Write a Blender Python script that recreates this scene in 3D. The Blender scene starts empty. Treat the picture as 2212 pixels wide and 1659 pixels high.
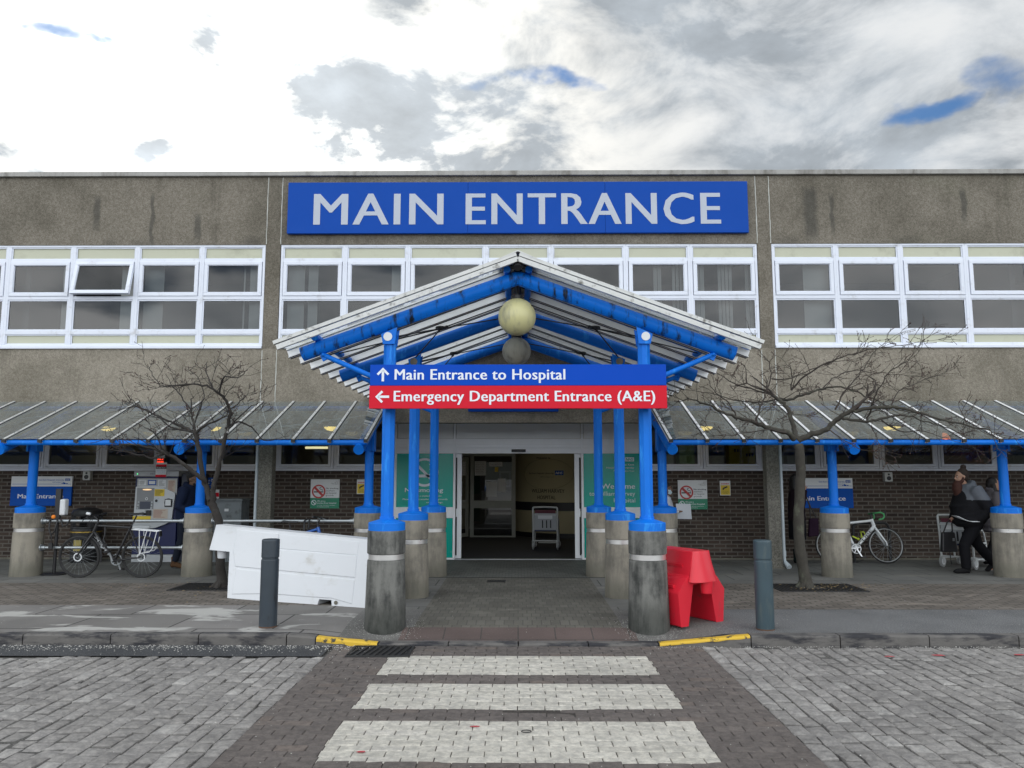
import bpy, bmesh, math, random
from mathutils import Vector, Matrix, Euler, noise as mnoise
R = math.radians
scene = bpy.context.scene
COL = scene.collection

# ------------------------------------------------------------------ camera
cd = bpy.data.cameras.new("camera"); cam = bpy.data.objects.new("camera", cd); COL.objects.link(cam)
cd.sensor_width = 36.0; cd.lens = 36.0*1662/2212; cd.clip_start = 0.05; cd.clip_end = 2000
cam.location = (0, 0, 1.65); cam.rotation_euler = (R(90+6.7), 0, R(0.45))
scene.camera = cam

# ------------------------------------------------------------------ light and exposure
vs = scene.view_settings
vs.view_transform = 'Standard'; vs.look = 'None'; vs.gamma = 1.0; vs.exposure = 0.0
SUN_EL, SUN_AZ = R(21.5), R(-20.5)          # behind the roof, upper left
sd = Vector((math.sin(SUN_AZ)*math.cos(SUN_EL), math.cos(SUN_AZ)*math.cos(SUN_EL), math.sin(SUN_EL)))
ld = bpy.data.lights.new("sun", 'SUN'); ld.energy = 1.0; ld.angle = R(14); ld.color = (1, .93, .82)
sun = bpy.data.objects.new("sun", ld); COL.objects.link(sun)
sun.rotation_euler = sd.to_track_quat('Z', 'Y').to_euler()

class NT:
    """small node-tree helper"""
    def __init__(s, tree): s.t = tree; s.n = tree.nodes; s.l = tree.links
    def node(s, typ, **kw):
        nd = s.n.new(typ)
        for k, v in kw.items():
            if k[0] == '_': setattr(nd, k[1:], v)
            else:
                sock = nd.inputs[int(k[1:])] if k[0] == 'i' and k[1:].isdigit() else nd.inputs[k.replace('__', ' ')]
                s.put(sock, v)
        return nd
    def put(s, sock, v):
        if isinstance(v, bpy.types.NodeSocket): s.l.new(v, sock)
        else:
            try: sock.default_value = v
            except Exception: sock.default_value = (*v, 1.0)
    def math(s, op, a, b=0.0, c=0.0, clamp=False):
        nd = s.n.new('ShaderNodeMath'); nd.operation = op; nd.use_clamp = clamp
        for i, v in enumerate((a, b, c)): s.put(nd.inputs[i], v)
        return nd.outputs[0]
    def vmath(s, op, a, b=(0, 0, 0)):
        nd = s.n.new('ShaderNodeVectorMath'); nd.operation = op
        s.put(nd.inputs[0], a); s.put(nd.inputs[1], b)
        return nd.outputs['Value'] if op in ('DISTANCE', 'DOT_PRODUCT', 'LENGTH') else nd.outputs[0]
    def rng(s, v, a, b, c=0.0, d=1.0, smooth=True):
        nd = s.n.new('ShaderNodeMapRange'); nd.interpolation_type = 'SMOOTHSTEP' if smooth else 'LINEAR'
        for i, x in enumerate((v, a, b, c, d)): s.put(nd.inputs[i], x)
        return nd.outputs[0]
    def mix(s, f, a, b, mode='MIX'):
        nd = s.n.new('ShaderNodeMix'); nd.data_type = 'RGBA'; nd.blend_type = mode
        s.put(nd.inputs[0], f)
        for i, v in ((6, a), (7, b)): s.put(nd.inputs[i], v)
        return nd.outputs[2]
    def noise(s, vec, scale, detail=4.0, rough=.55, dist=0.0):
        nd = s.n.new('ShaderNodeTexNoise')
        s.put(nd.inputs['Vector'], vec)
        for k, v in (('Scale', scale), ('Detail', detail), ('Roughness', rough), ('Distortion', dist)): s.put(nd.inputs[k], v)
        return nd.outputs[0]
    def scale(s, vec, sc):
        return s.vmath('MULTIPLY', vec, sc)

# ------------------------------------------------------------------ world: Nishita sky behind a broken cloud sheet
world = bpy.data.worlds.new("World"); scene.world = world; world.use_nodes = True
world.node_tree.nodes.clear()
def make_world():
    W = NT(world.node_tree)
    tc = W.node('ShaderNodeTexCoord'); d = W.vmath('NORMALIZE', tc.outputs['Generated'])
    sep = W.node('ShaderNodeSeparateXYZ', i0=d)
    sky = W.node('ShaderNodeTexSky', _sky_type='NISHITA', _sun_disc=False, _sun_elevation=SUN_EL, _sun_rotation=SUN_AZ, _air_density=1.6, _dust_density=.4, _ozone_density=4.0)
    bg_sky = W.node('ShaderNodeBackground', Color=W.mix(1.0, sky.outputs[0], (.42, .66, 1.0, 1), 'MULTIPLY'), Strength=.10)
    def at(px, py, back=False):
        p, y = R(6.7), R(.45)
        v = Vector((0, math.cos(p), math.sin(p))); u = Vector((0, -math.sin(p), math.cos(p)))
        q = v + Vector((1, 0, 0))*(px-1106)/1662 - u*(py-829.5)/1662
        q = Matrix.Rotation(y, 3, 'Z') @ q; q.normalize()
        return Vector((q.x, -q.y, q.z)) if back else q
    fl = W.scale(d, (1, 1, 1.9))
    warp = W.noise(fl, 3.2, 3, .5)
    dw = W.vmath('ADD', d, W.scale(W.vmath('SUBTRACT', warp.node.outputs[1], (.5, .5, .5)), (.16, .16, .13)))
    dw2 = W.vmath('ADD', dw, W.scale(W.vmath('SUBTRACT', W.noise(fl, 11.0, 4, .6).node.outputs[1], (.5, .5, .5)), (.06, .06, .06)))
    def blob(px, py, r0, r1, sx=1.0, sz=1.0, back=False, src=None):
        c = at(px, py, back)
        v = W.scale(W.vmath('SUBTRACT', src or dw2, tuple(c)), (1/sx, 1, 1/sz))
        return W.rng(W.vmath('LENGTH', v), r0, r1, 1.0, 0.0)
    def add(*v):
        o = v[0]
        for x in v[1:]: o = W.math('MAXIMUM', o, x)
        return o
    n1 = W.noise(W.vmath('ADD', fl, (3.1, 1.7, .4)), 5.6, 10, .60, .3)
    n2 = W.noise(W.vmath('ADD', fl, (7.7, .2, 5.1)), 2.1, 4, .5)
    # how thick the cloud is: 0 = thin and bright, 1 = thick and grey
    thick = W.math('ADD', W.rng(n1, .33, .67), W.math('MULTIPLY', W.math('SUBTRACT', n2, .48), 1.1))
    dark = add(W.math('MULTIPLY', blob(1010, 300, .06, .21, 1.8, .60), 1.35), W.math('MULTIPLY', blob(740, 155, .02, .12, 2.2, .6), 1.0), blob(520, 110, .03, .10, 1.6, .9), blob(440, 115, .02, .07), W.math('MULTIPLY', blob(1330, 50, .08, .26, 2.0, .6), .8), W.math('MULTIPLY', blob(1620, 230, .06, .24, 1.7, .6), .7), blob(1900, 330, .04, .20, 1.8, .6), blob(280, 335, .02, .06, 1.3, .8), blob(60, 345, .02, .06, 1.5, .6), blob(245, 243, .005, .02, 1.6, .8), blob(1160, 330, .04, .14, 2.2, .6))
    bright = add(blob(330, 90, .12, .25, 1.4, 1.0), blob(200, 250, .12, .24, 1.5, .9), blob(560, 290, .04, .13, 1.4, .8), blob(480, 330, .06, .16, 1.5, .7), blob(1000, 155, .03, .10, 2.0, .7), blob(640, 45, .03, .10, 1.3, 1.0), blob(1230, 165, .01, .07, 1.8, .7), W.math('MULTIPLY', blob(1600, 120, .01, .10, 2.4, .4), .5), W.math('MULTIPLY', blob(1450, 300, .01, .09, 2.0, .5), .5), W.math('MULTIPLY', blob(2150, 260, .01, .10, 1.4, .6), .7))
    t = W.math('ADD', W.math('MULTIPLY', thick, .72), W.math('MULTIPLY', dark, W.math('ADD', .12, W.math('MULTIPLY', W.rng(n1, .32, .68), .58))))
    t = W.math('SUBTRACT', t, W.math('MULTIPLY', bright, W.math('SUBTRACT', .95, W.math('MULTIPLY', W.math('MINIMUM', dark, 1.0), .95))), 0, True)
    t = W.math('MINIMUM', t, .94)
    s_c = W.vmath('DOT_PRODUCT', d, tuple(sd))
    glow = W.math('POWER', W.math('MAXIMUM', s_c, 0.0), 26.0)
    glow2 = W.math('POWER', W.math('MAXIMUM', s_c, 0.0), 5.0)
    lite = W.math('ADD', .84, W.math('ADD', W.math('MULTIPLY', glow, 2.4), W.math('MULTIPLY', glow2, .10)))
    back = W.rng(sep.outputs[1], .45, -.5)
    lite = W.math('ADD', lite, W.math('MULTIPLY', back, 1.25))
    cl = W.node('ShaderNodeVectorMath', _operation='SCALE'); W.put(cl.inputs[0], W.mix(W.rng(s_c, .80, .985), (.97, .99, 1.0, 1), (1.0, .965, .88, 1))); W.put(cl.inputs['Scale'], lite)
    gl = W.math('ADD', .42, W.math('ADD', W.math('MULTIPLY', back, .55), W.math('MULTIPLY', glow, .25)))
    gl = W.math('MULTIPLY', gl, W.math('MULTIPLY', W.rng(W.noise(W.vmath('ADD', fl, (9.1, 3.3, 1.2)), 3.4, 7, .58, .2), .30, .70, .72, 1.36), W.rng(n1, .42, .72, 1.16, .90)))
    cg = W.node('ShaderNodeVectorMath', _operation='SCALE'); W.put(cg.inputs[0], (.88, .98, 1.08)); W.put(cg.inputs['Scale'], gl)
    ccol = W.mix(t, cl.outputs[0], cg.outputs[0])
    low = W.math('ADD', 1.0, W.math('MULTIPLY', W.math('MULTIPLY', back, W.rng(sep.outputs[2], .55, .02)), .75))
    lw = W.node('ShaderNodeVectorMath', _operation='SCALE'); W.put(lw.inputs[0], ccol); W.put(lw.inputs['Scale'], low); ccol = lw.outputs[0]
    # a dark line of trees and roofs along the horizon behind the camera
    hor = W.math('ADD', .045, W.math('MULTIPLY', W.math('SUBTRACT', W.noise(d, 9, 5), .5), .12))
    tl = W.math('MULTIPLY', W.rng(W.math('SUBTRACT', sep.outputs[2], hor), .004, -.004), W.rng(sep.outputs[1], .25, .05))
    ccol = W.mix(tl, ccol, (.10, .11, .10, 1))
    bg_c = W.node('ShaderNodeBackground', Color=ccol, Strength=1.0)
    n3 = W.noise(W.vmath('ADD', fl, (1.3, 4.2, 2.6)), 9.0, 8, .6, .4)
    hole = add(blob(80, 100, .004, .045, 1.7, .6), blob(176, 118, .006, .026, 1.6, .7), W.math('MULTIPLY', blob(1145, 205, .012, .075, 1.9, .40), 1.3), blob(2040, 215, .008, .065, 1.7, .5), W.math('MULTIPLY', blob(2185, 175, .005, .06), .9), blob(1345, 160, .0, .035, .8, 1.2),
               W.math('MULTIPLY', add(blob(250, 600, .02, .12, 1.2, .35, True, dw), blob(480, 595, .02, .09, 1, .35, True, dw), blob(830, 595, .02, .07, 1.5, .35, True, dw)), .85))
    hole = W.math('ADD', hole, W.math('MULTIPLY', W.math('SUBTRACT', n3, .5), 1.1))
    hm = W.math('MULTIPLY', W.rng(hole, .36, 1.0, 0, .92), W.math('SUBTRACT', 1.0, tl))
    mx = W.node('ShaderNodeMixShader', i0=hm, i1=bg_c.outputs[0], i2=bg_sky.outputs[0])
    out = W.node('ShaderNodeOutputWorld', Surface=mx.outputs[0])
make_world()
world.cycles.sampling_method = 'MANUAL'; world.cycles.sample_map_resolution = 512
scene.cycles.max_bounces = 8; scene.cycles.transparent_max_bounces = 24; scene.cycles.caustics_reflective = False; scene.cycles.caustics_refractive = False

# ------------------------------------------------------------------ mesh helpers
class MB:
    def __init__(s): s.v = []; s.f = []; s.m = []; s.s = []
    def add(s, vs, fs, mat=0, smooth=False):
        o = len(s.v); s.v += [tuple(v) for v in vs]
        for f in fs: s.f.append([i+o for i in f]); s.m.append(mat); s.s.append(smooth)
        return s
    def box(s, x0, x1, y0, y1, z0, z1, mat=0):
        vs = [(x, y, z) for z in (z0, z1) for y in (y0, y1) for x in (x0, x1)]
        return s.add(vs, [(0, 2, 3, 1), (4, 5, 7, 6), (0, 1, 5, 4), (2, 6, 7, 3), (0, 4, 6, 2), (1, 3, 7, 5)], mat)
    def obox(s, c, size, rot=None, mat=0):
        h = Vector(size)/2; M = Matrix.Translation(c) @ (rot.to_4x4() if rot else Matrix())
        vs = [M @ Vector((sx*h.x, sy*h.y, sz*h.z)) for sz in (-1, 1) for sy in (-1, 1) for sx in (-1, 1)]
        return s.add(vs, [(0, 2, 3, 1), (4, 5, 7, 6), (0, 1, 5, 4), (2, 6, 7, 3), (0, 4, 6, 2), (1, 3, 7, 5)], mat)
    def bar(s, a, b, w, h, up=(0, 0, 1), mat=0):
        a, b = Vector(a), Vector(b); x = (b-a); L = x.length; x.normalize()
        y = Vector(up).cross(x).normalized(); z = x.cross(y)
        return s.obox((a+b)/2, (L, w, h), Matrix((x, y, z)).transposed(), mat)
    def tube(s, path, r, n=10, mat=0, smooth=True, caps=True, flat=None):
        P = [Vector(p) for p in path]; k = len(P)
        rr = r if isinstance(r, (list, tuple)) else [r]*k
        T = []
        for i in range(k):
            t = P[min(i+1, k-1)]-P[max(i-1, 0)]
            T.append(t.normalized() if t.length > 1e-9 else Vector((0, 0, 1)))
        ref = Vector((0, 0, 1)) if abs(T[0].z) < .9 else Vector((0, 1, 0))
        u = ref.cross(T[0]).normalized(); vs = []
        for i in range(k):
            u = (u-T[i]*u.dot(T[i]))
            u = u.normalized() if u.length > 1e-6 else T[i].orthogonal().normalized()
            w = T[i].cross(u)
            for j in range(n):
                a = 2*math.pi*(j+.5)/n
                ra, rb = rr[i] if isinstance(rr[i], (list, tuple)) else (rr[i], rr[i])
                vs.append(P[i]+u*math.cos(a)*ra+w*math.sin(a)*rb)
        fs = [(i*n+j, i*n+(j+1) % n, (i+1)*n+(j+1) % n, (i+1)*n+j) for i in range(k-1) for j in range(n)]
        s.add(vs, fs, mat, smooth)
        if caps:
            s.add(vs[:n], [tuple(range(n))[::-1]], mat); s.add(vs[-n:], [tuple(range(n))], mat)
        return s
    def lathe(s, prof, c=(0, 0, 0), n=24, mat=0, smooth=True, rot=0.0, mats=None):
        k = len(prof)
        vs = [(c[0]+r*math.cos(2*math.pi*j/n+rot), c[1]+r*math.sin(2*math.pi*j/n+rot), c[2]+z) for r, z in prof for j in range(n)]
        for i in range(k-1):
            ring = vs[i*n:(i+2)*n]
            s.add(ring, [(j, (j+1) % n, n+(j+1) % n, n+j) for j in range(n)], mats[i] if mats else mat, smooth)
        s.add(vs[:n], [tuple(range(n))[::-1]], mats[0] if mats else mat); s.add(vs[-n:], [tuple(range(n))], mats[-1] if mats else mat)
        return s
    def prism(s, poly, a0, a1, axis='y', mat=0, smooth=False):
        f = {'y': lambda p, a: (p[0], a, p[1]), 'x': lambda p, a: (a, p[0], p[1]), 'z': lambda p, a: (p[0], p[1], a)}[axis]
        n = len(poly); vs = [f(p, a0) for p in poly]+[f(p, a1) for p in poly]
        fs = [tuple(range(n)), tuple(range(2*n-1, n-1, -1))]
        s.add(vs, fs, mat)
        s.add(vs, [(i, n+i, n+(i+1) % n, (i+1) % n) for i in range(n)], mat, smooth)
        return s
    def ball(s, c, r, n=16, m=10, mat=0, rot=None):
        r = r if isinstance(r, (list, tuple)) else (r, r, r); vs = []
        for i in range(m+1):
            th = math.pi*i/m
            for j in range(n):
                q = Vector((r[0]*math.sin(th)*math.cos(2*math.pi*j/n), r[1]*math.sin(th)*math.sin(2*math.pi*j/n), r[2]*math.cos(th)))
                if rot: q = rot @ q
                vs.append(q+Vector(c))
        return s.add(vs, [(i*n+j, (i+1)*n+j, (i+1)*n+(j+1) % n, i*n+(j+1) % n) for i in range(m) for j in range(n)], mat, True)
    def disc(s, c, r, y, n=24, mat=0, inner=0.0):
        """flat disc or ring in the XZ plane facing -Y"""
        o = [(c[0]+r*math.cos(2*math.pi*j/n), y, c[1]+r*math.sin(2*math.pi*j/n)) for j in range(n)]
        if not inner: return s.add(o, [tuple(range(n))], mat)
        q = [(c[0]+inner*math.cos(2*math.pi*j/n), y, c[1]+inner*math.sin(2*math.pi*j/n)) for j in range(n)]
        return s.add(o+q, [(j, (j+1) % n, n+(j+1) % n, n+j) for j in range(n)], mat)
    def rect(s, x0, x1, z0, z1, y, mat=0):
        return s.add([(x0, y, z0), (x1, y, z0), (x1, y, z1), (x0, y, z1)], [(0, 1, 2, 3)], mat)
    def poly(s, pts, y, mat=0):
        return s.add([(p[0], y, p[1]) for p in pts], [tuple(range(len(pts)))], mat)
    def frame(s, x0, x1, z0, z1, t, y0, y1, mat=0, tb=None, tt=None):
        tb = t if tb is None else tb; tt = t if tt is None else tt
        s.box(x0, x1, y0, y1, z0, z0+tb, mat); s.box(x0, x1, y0, y1, z1-tt, z1, mat)
        s.box(x0, x0+t, y0, y1, z0+tb, z1-tt, mat); s.box(x1-t, x1, y0, y1, z0+tb, z1-tt, mat)
        return s
    def text(s, body, x, z, h, y, w=None, bold=0.0, align='l', mat=0, shear=0.0, M=None, space=1.0):
        """lettering in the XZ plane facing -Y; h = capital height, w = total width"""
        cu = bpy.data.curves.new("t", 'FONT'); cu.body = body; cu.size = 1.0; cu.offset = 0.0; cu.space_character = space; cu.resolution_u = 3; cu.shear = shear
        o = bpy.data.objects.new("t", cu); COL.objects.link(o)
        dg = bpy.context.evaluated_depsgraph_get(); me = o.evaluated_get(dg).to_mesh()
        V = [(v.co.x, v.co.y) for v in me.vertices]; F = [tuple(p.vertices) for p in me.polygons]
        o.evaluated_get(dg).to_mesh_clear(); bpy.data.objects.remove(o); bpy.data.curves.remove(cu)
        x0 = min(v[0] for v in V); x1 = max(v[0] for v in V); sz = h/.729
        sx = (w/(x1-x0)) if w else sz*.9
        off = {'l': 0, 'c': -(x1-x0)*sx/2, 'r': -(x1-x0)*sx}[align]
        vs = [(x+off+(v[0]-x0)*sx, y, z+v[1]*sz) for v in V]
        bx = bold*sz*.9
        for k, dx in enumerate((0, -bx, bx) if bx > 0 else (0,)):
            q = [(a+dx, b-.0004*k, c) for a, b, c in vs]
            s.add([M(v) for v in q] if M else q, F, mat)
        return s
    def xf(s, M):
        s.v = [tuple(M @ Vector(v)) for v in s.v]; return s

def obj(name, mb, mats, parent=None, bevel=0.0, auto=None):
    me = bpy.data.meshes.new(name)
    me.from_pydata(mb.v, [], mb.f); mats = mats if isinstance(mats, (list, tuple)) else [mats]
    for m in mats: me.materials.append(m)
    me.polygons.foreach_set('material_index', mb.m); me.polygons.foreach_set('use_smooth', mb.s); me.update()
    o = bpy.data.objects.new(name, me); COL.objects.link(o)
    if parent:
        o.parent = parent
        if parent.type == 'EMPTY': o.matrix_parent_inverse = Matrix.Translation(-parent.location)
    if bevel:
        b = o.modifiers.new('bevel', 'BEVEL'); b.width = bevel; b.segments = 2; b.limit_method = 'ANGLE'; b.angle_limit = R(35)
    return o
def tag(o, label=None, cat=None, group=None, kind=None):
    for k, v in (('label', label), ('category', cat), ('group', group), ('kind', kind)):
        if v: o[k] = v
    return o
def thing(name, label, cat, loc=(0, 0, 0), group=None):
    o = bpy.data.objects.new(name, None); COL.objects.link(o); o.location = loc; o.empty_display_size = .2
    return tag(o, label, cat, group)
def kids(o): return [c for c in list(scene.objects) if c.parent == o]
def copy_tree(o, parent=None):
    c = o.copy(); COL.objects.link(c)
    if parent: c.parent = parent
    for k in kids(o): copy_tree(k, c)
    return c

# ------------------------------------------------------------------ materials
def mat(name, col, rough=.6, metal=0.0, var=0.0, vscale=6.0, bump=0.0, bscale=60.0, spec=.5, dirt=None, dscale=2.0, dlo=.5, dhi=.7, stretch=(1, 1, 1), emit=None, estr=1.0, coat=0.0):
    """paint, plastic, metal, stone: base colour with noise variation, optional dirt colour and bump"""
    m = bpy.data.materials.new(name); m.use_nodes = True; N = NT(m.node_tree); b = N.n['Principled BSDF']
    geo = N.node('ShaderNodeNewGeometry'); p = geo.outputs['Position']
    c = (*col, 1.0)
    if var:
        n = N.noise(p, vscale, 5)
        c = N.mix(n, tuple(x*(1-var) for x in col)+(1,), tuple(min(1, x*(1+var)) for x in col)+(1,))
    if dirt:
        n = N.noise(N.scale(p, stretch), dscale, 6, .65)
        c = N.mix(N.rng(n, dlo, dhi), c, (*dirt, 1.0))
    N.put(b.inputs['Base Color'], c); b.inputs['Roughness'].default_value = rough; b.inputs['Metallic'].default_value = metal
    b.inputs['Specular IOR Level'].default_value = spec; b.inputs['Coat Weight'].default_value = coat
    if var and rough < .9: N.put(b.inputs['Roughness'], N.math('ADD', rough-.08, N.math('MULTIPLY', N.noise(p, vscale*2.3, 4), .18)))
    if bump:
        bp = N.node('ShaderNodeBump', Strength=bump, Distance=.01); N.put(bp.inputs['Height'], N.noise(p, bscale, 4)); N.l.new(bp.outputs[0], b.inputs['Normal'])
    if emit: b.inputs['Emission Color'].default_value = (*emit, 1); b.inputs['Emission Strength'].default_value = estr
    return m

def concrete_mat(name, lo, hi, grain=1.0, streak=.5, patches=()):
    """pebble-dashed panel: coarse grain, blotches, vertical rain streaks; patches = dark stains (x, z, w, h)"""
    m = bpy.data.materials.new(name); m.use_nodes = True; N = NT(m.node_tree); b = N.n['Principled BSDF']
    p = N.node('ShaderNodeNewGeometry').outputs['Position']
    g = N.noise(p, 62*grain, 3, .75); g2 = N.noise(p, 24*grain, 3, .7)
    c = N.mix(N.rng(N.math('ADD', N.math('MULTIPLY', g, .62), N.math('MULTIPLY', g2, .38)), .40, .62), (*lo, 1), (*hi, 1))
    bl = N.noise(p, .9, 6, .6); c = N.mix(N.rng(bl, .35, .7), c, N.mix(1.0, c, (.66, .66, .64, 1), 'MULTIPLY'))
    st = N.noise(N.scale(p, (3.2, 3.2, .22)), 1.0, 6, .65)
    c = N.mix(N.math('MULTIPLY', N.rng(st, .52, .72), streak), c, (lo[0]*.55, lo[1]*.56, lo[2]*.55, 1))
    gr = N.noise(N.scale(p, (.35, 1, .5)), 1.0, 4); c = N.mix(N.math('MULTIPLY', N.rng(gr, .58, .75), .25), c, (.16, .17, .115, 1))
    sep = N.node('ShaderNodeSeparateXYZ', i0=p)
    wob = N.math('MULTIPLY', N.math('SUBTRACT', N.noise(p, 4, 4), .5), .16)
    for x, z0, z1, w in patches:
        dx = N.math('ABSOLUTE', N.math('SUBTRACT', N.math('ADD', sep.outputs[0], wob), x))
        k = N.math('MULTIPLY', N.rng(dx, w*.35, w*1.15, 1, 0), N.math('MULTIPLY', N.rng(sep.outputs[2], z0-.15, z0+.25), N.rng(sep.outputs[2], z1-.12, z1+.06, 1, 0)))
        c = N.mix(N.math('MULTIPLY', k, .62), c, (.055, .055, .05, 1))
    N.put(b.inputs['Base Color'], c); b.inputs['Roughness'].default_value = .93; b.inputs['Specular IOR Level'].default_value = .25
    bp = N.node('ShaderNodeBump', Strength=.85, Distance=.012); N.put(bp.inputs['Height'], N.math('ADD', g, N.math('MULTIPLY', g2, .6))); N.l.new(bp.outputs[0], b.inputs['Normal'])
    return m

def cast_mat(name, c0, c1, dirt):
    """smooth cast concrete with runs, blotches and a damp mossy foot"""
    m = bpy.data.materials.new(name); m.use_nodes = True; N = NT(m.node_tree); b = N.n['Principled BSDF']
    p = N.node('ShaderNodeNewGeometry').outputs['Position']; sep = N.node('ShaderNodeSeparateXYZ', i0=p)
    a = N.noise(N.scale(p, (6, 6, 1.1)), 1.0, 8, .68); c_ = N.noise(p, 3.2, 7, .65); g = N.noise(p, 110, 3, .7)
    k = N.math('ADD', N.math('MULTIPLY', a, .55), N.math('MULTIPLY', c_, .45))
    c = N.mix(N.math('MULTIPLY', N.rng(k, .40, .62), dirt), (*c0, 1), (*c1, 1))
    c = N.mix(N.math('MULTIPLY', N.rng(N.math('ADD', sep.outputs[2], N.math('MULTIPLY', N.math('SUBTRACT', c_, .5), .5)), .38, .02), .62), c, (c1[0]*.9, c1[1]*.95, c1[2]*.85, 1))
    c = N.mix(1.0, c, N.mix(g, (.82, .82, .82, 1), (1.18, 1.18, 1.18, 1)), 'MULTIPLY')
    c = N.mix(N.rng(N.noise(p, 55, 4, .7), .66, .76), c, (c1[0]*.7, c1[1]*.7, c1[2]*.7, 1))
    N.put(b.inputs['Base Color'], c); b.inputs['Roughness'].default_value = .9; b.inputs['Specular IOR Level'].default_value = .25
    bp = N.node('ShaderNodeBump', Strength=.35, Distance=.006); N.put(bp.inputs['Height'], N.math('ADD', g, c_)); N.l.new(bp.outputs[0], b.inputs['Normal'])
    return m
def brick_mat(name, c1, c2, mortar, w, h, msize, plane='xz', grain=.25, gscale=70, bump=.6, rough=.85, off=.5, warp=.0, blot=.3, spots=None, joint_noise=.4, yscale=1.0):
    m = bpy.data.materials.new(name); m.use_nodes = True; N = NT(m.node_tree); b = N.n['Principled BSDF']
    p = N.node('ShaderNodeNewGeometry').outputs['Position']; sep = N.node('ShaderNodeSeparateXYZ', i0=p)
    ax = {'x': 0, 'y': 1, 'z': 2}
    q = N.node('ShaderNodeCombineXYZ', i0=sep.outputs[ax[plane[0]]], i1=sep.outputs[ax[plane[1]]]).outputs[0]
    if warp: q = N.vmath('ADD', q, N.scale(N.vmath('SUBTRACT', N.noise(p, 3.0, 3).node.outputs[1], (.5, .5, .5)), (warp, warp, 0)))
    br = N.node('ShaderNodeTexBrick', Vector=q, Color1=(*c1, 1), Color2=(*c2, 1), Mortar=(*mortar, 1), Scale=1.0, Mortar__Size=msize, Mortar__Smooth=.2, Bias=-.1, Brick__Width=w, Row__Height=h)
    br.offset = off
    g = N.noise(p, gscale, 4, .7)
    c = N.mix(1.0, br.outputs[0], N.mix(g, (1-grain,)*3+(1,), (1+grain,)*3+(1,)), 'MULTIPLY')
    c = N.mix(N.math('MULTIPLY', N.rng(N.noise(p, 1.1, 5), .4, .7), blot), c, N.mix(1.0, c, (.5, .5, .5, 1), 'MULTIPLY'))
    if spots:
        sc, lo, hi, colr = spots
        c = N.mix(N.rng(N.noise(N.scale(p, (1, 2.2, 1)), sc, 5, .6, .6), lo, hi), c, N.mix(.75, c, (*colr, 1)))
    N.put(b.inputs['Base Color'], c); b.inputs['Roughness'].default_value = rough; b.inputs['Specular IOR Level'].default_value = .3
    bp = N.node('ShaderNodeBump', Strength=bump, Distance=.008)
    N.put(bp.inputs['Height'], N.math('ADD', N.math('MULTIPLY', br.outputs[1], -1.0), N.math('MULTIPLY', g, joint_noise))); N.l.new(bp.outputs[0], b.inputs['Normal'])
    return m

def glass_mat(name, tint=(.8, .82, .82), dust=0.0, dcol=(.5, .52, .5), ior=1.5, gain=1.7, rough=0.0, dstretch=(1, 1, 1)):
    """a pane: mirror by Fresnel over a tinted clear sheet, with a film of dirt"""
    m = bpy.data.materials.new(name); m.use_nodes = True; N = NT(m.node_tree); N.n.remove(N.n['Principled BSDF'])
    tr = N.node('ShaderNodeBsdfTransparent', Color=(*tint, 1)); gl = N.node('ShaderNodeBsdfGlossy', Color=(1, 1, 1, 1), Roughness=rough)
    fr = N.node('ShaderNodeFresnel', IOR=ior)
    a = N.node('ShaderNodeMixShader', i0=N.math('MULTIPLY', fr.outputs[0], gain, 0, True), i1=tr.outputs[0], i2=gl.outputs[0]).outputs[0]
    if dust:
        p = N.node('ShaderNodeNewGeometry').outputs['Position']
        df = N.node('ShaderNodeBsdfDiffuse', Color=(*dcol, 1)); tl = N.node('ShaderNodeBsdfTranslucent', Color=(*dcol, 1))
        dd = N.node('ShaderNodeMixShader', i0=.5, i1=df.outputs[0], i2=tl.outputs[0])
        k = N.math('MULTIPLY', N.rng(N.noise(N.scale(p, dstretch), 5, 6, .65), .25, .8, .35, 1.5), dust, 0, True)
        a = N.node('ShaderNodeMixShader', i0=k, i1=a, i2=dd.outputs[0]).outputs[0]
    N.l.new(a, N.n['Material Output'].inputs['Surface'])
    return m

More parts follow.
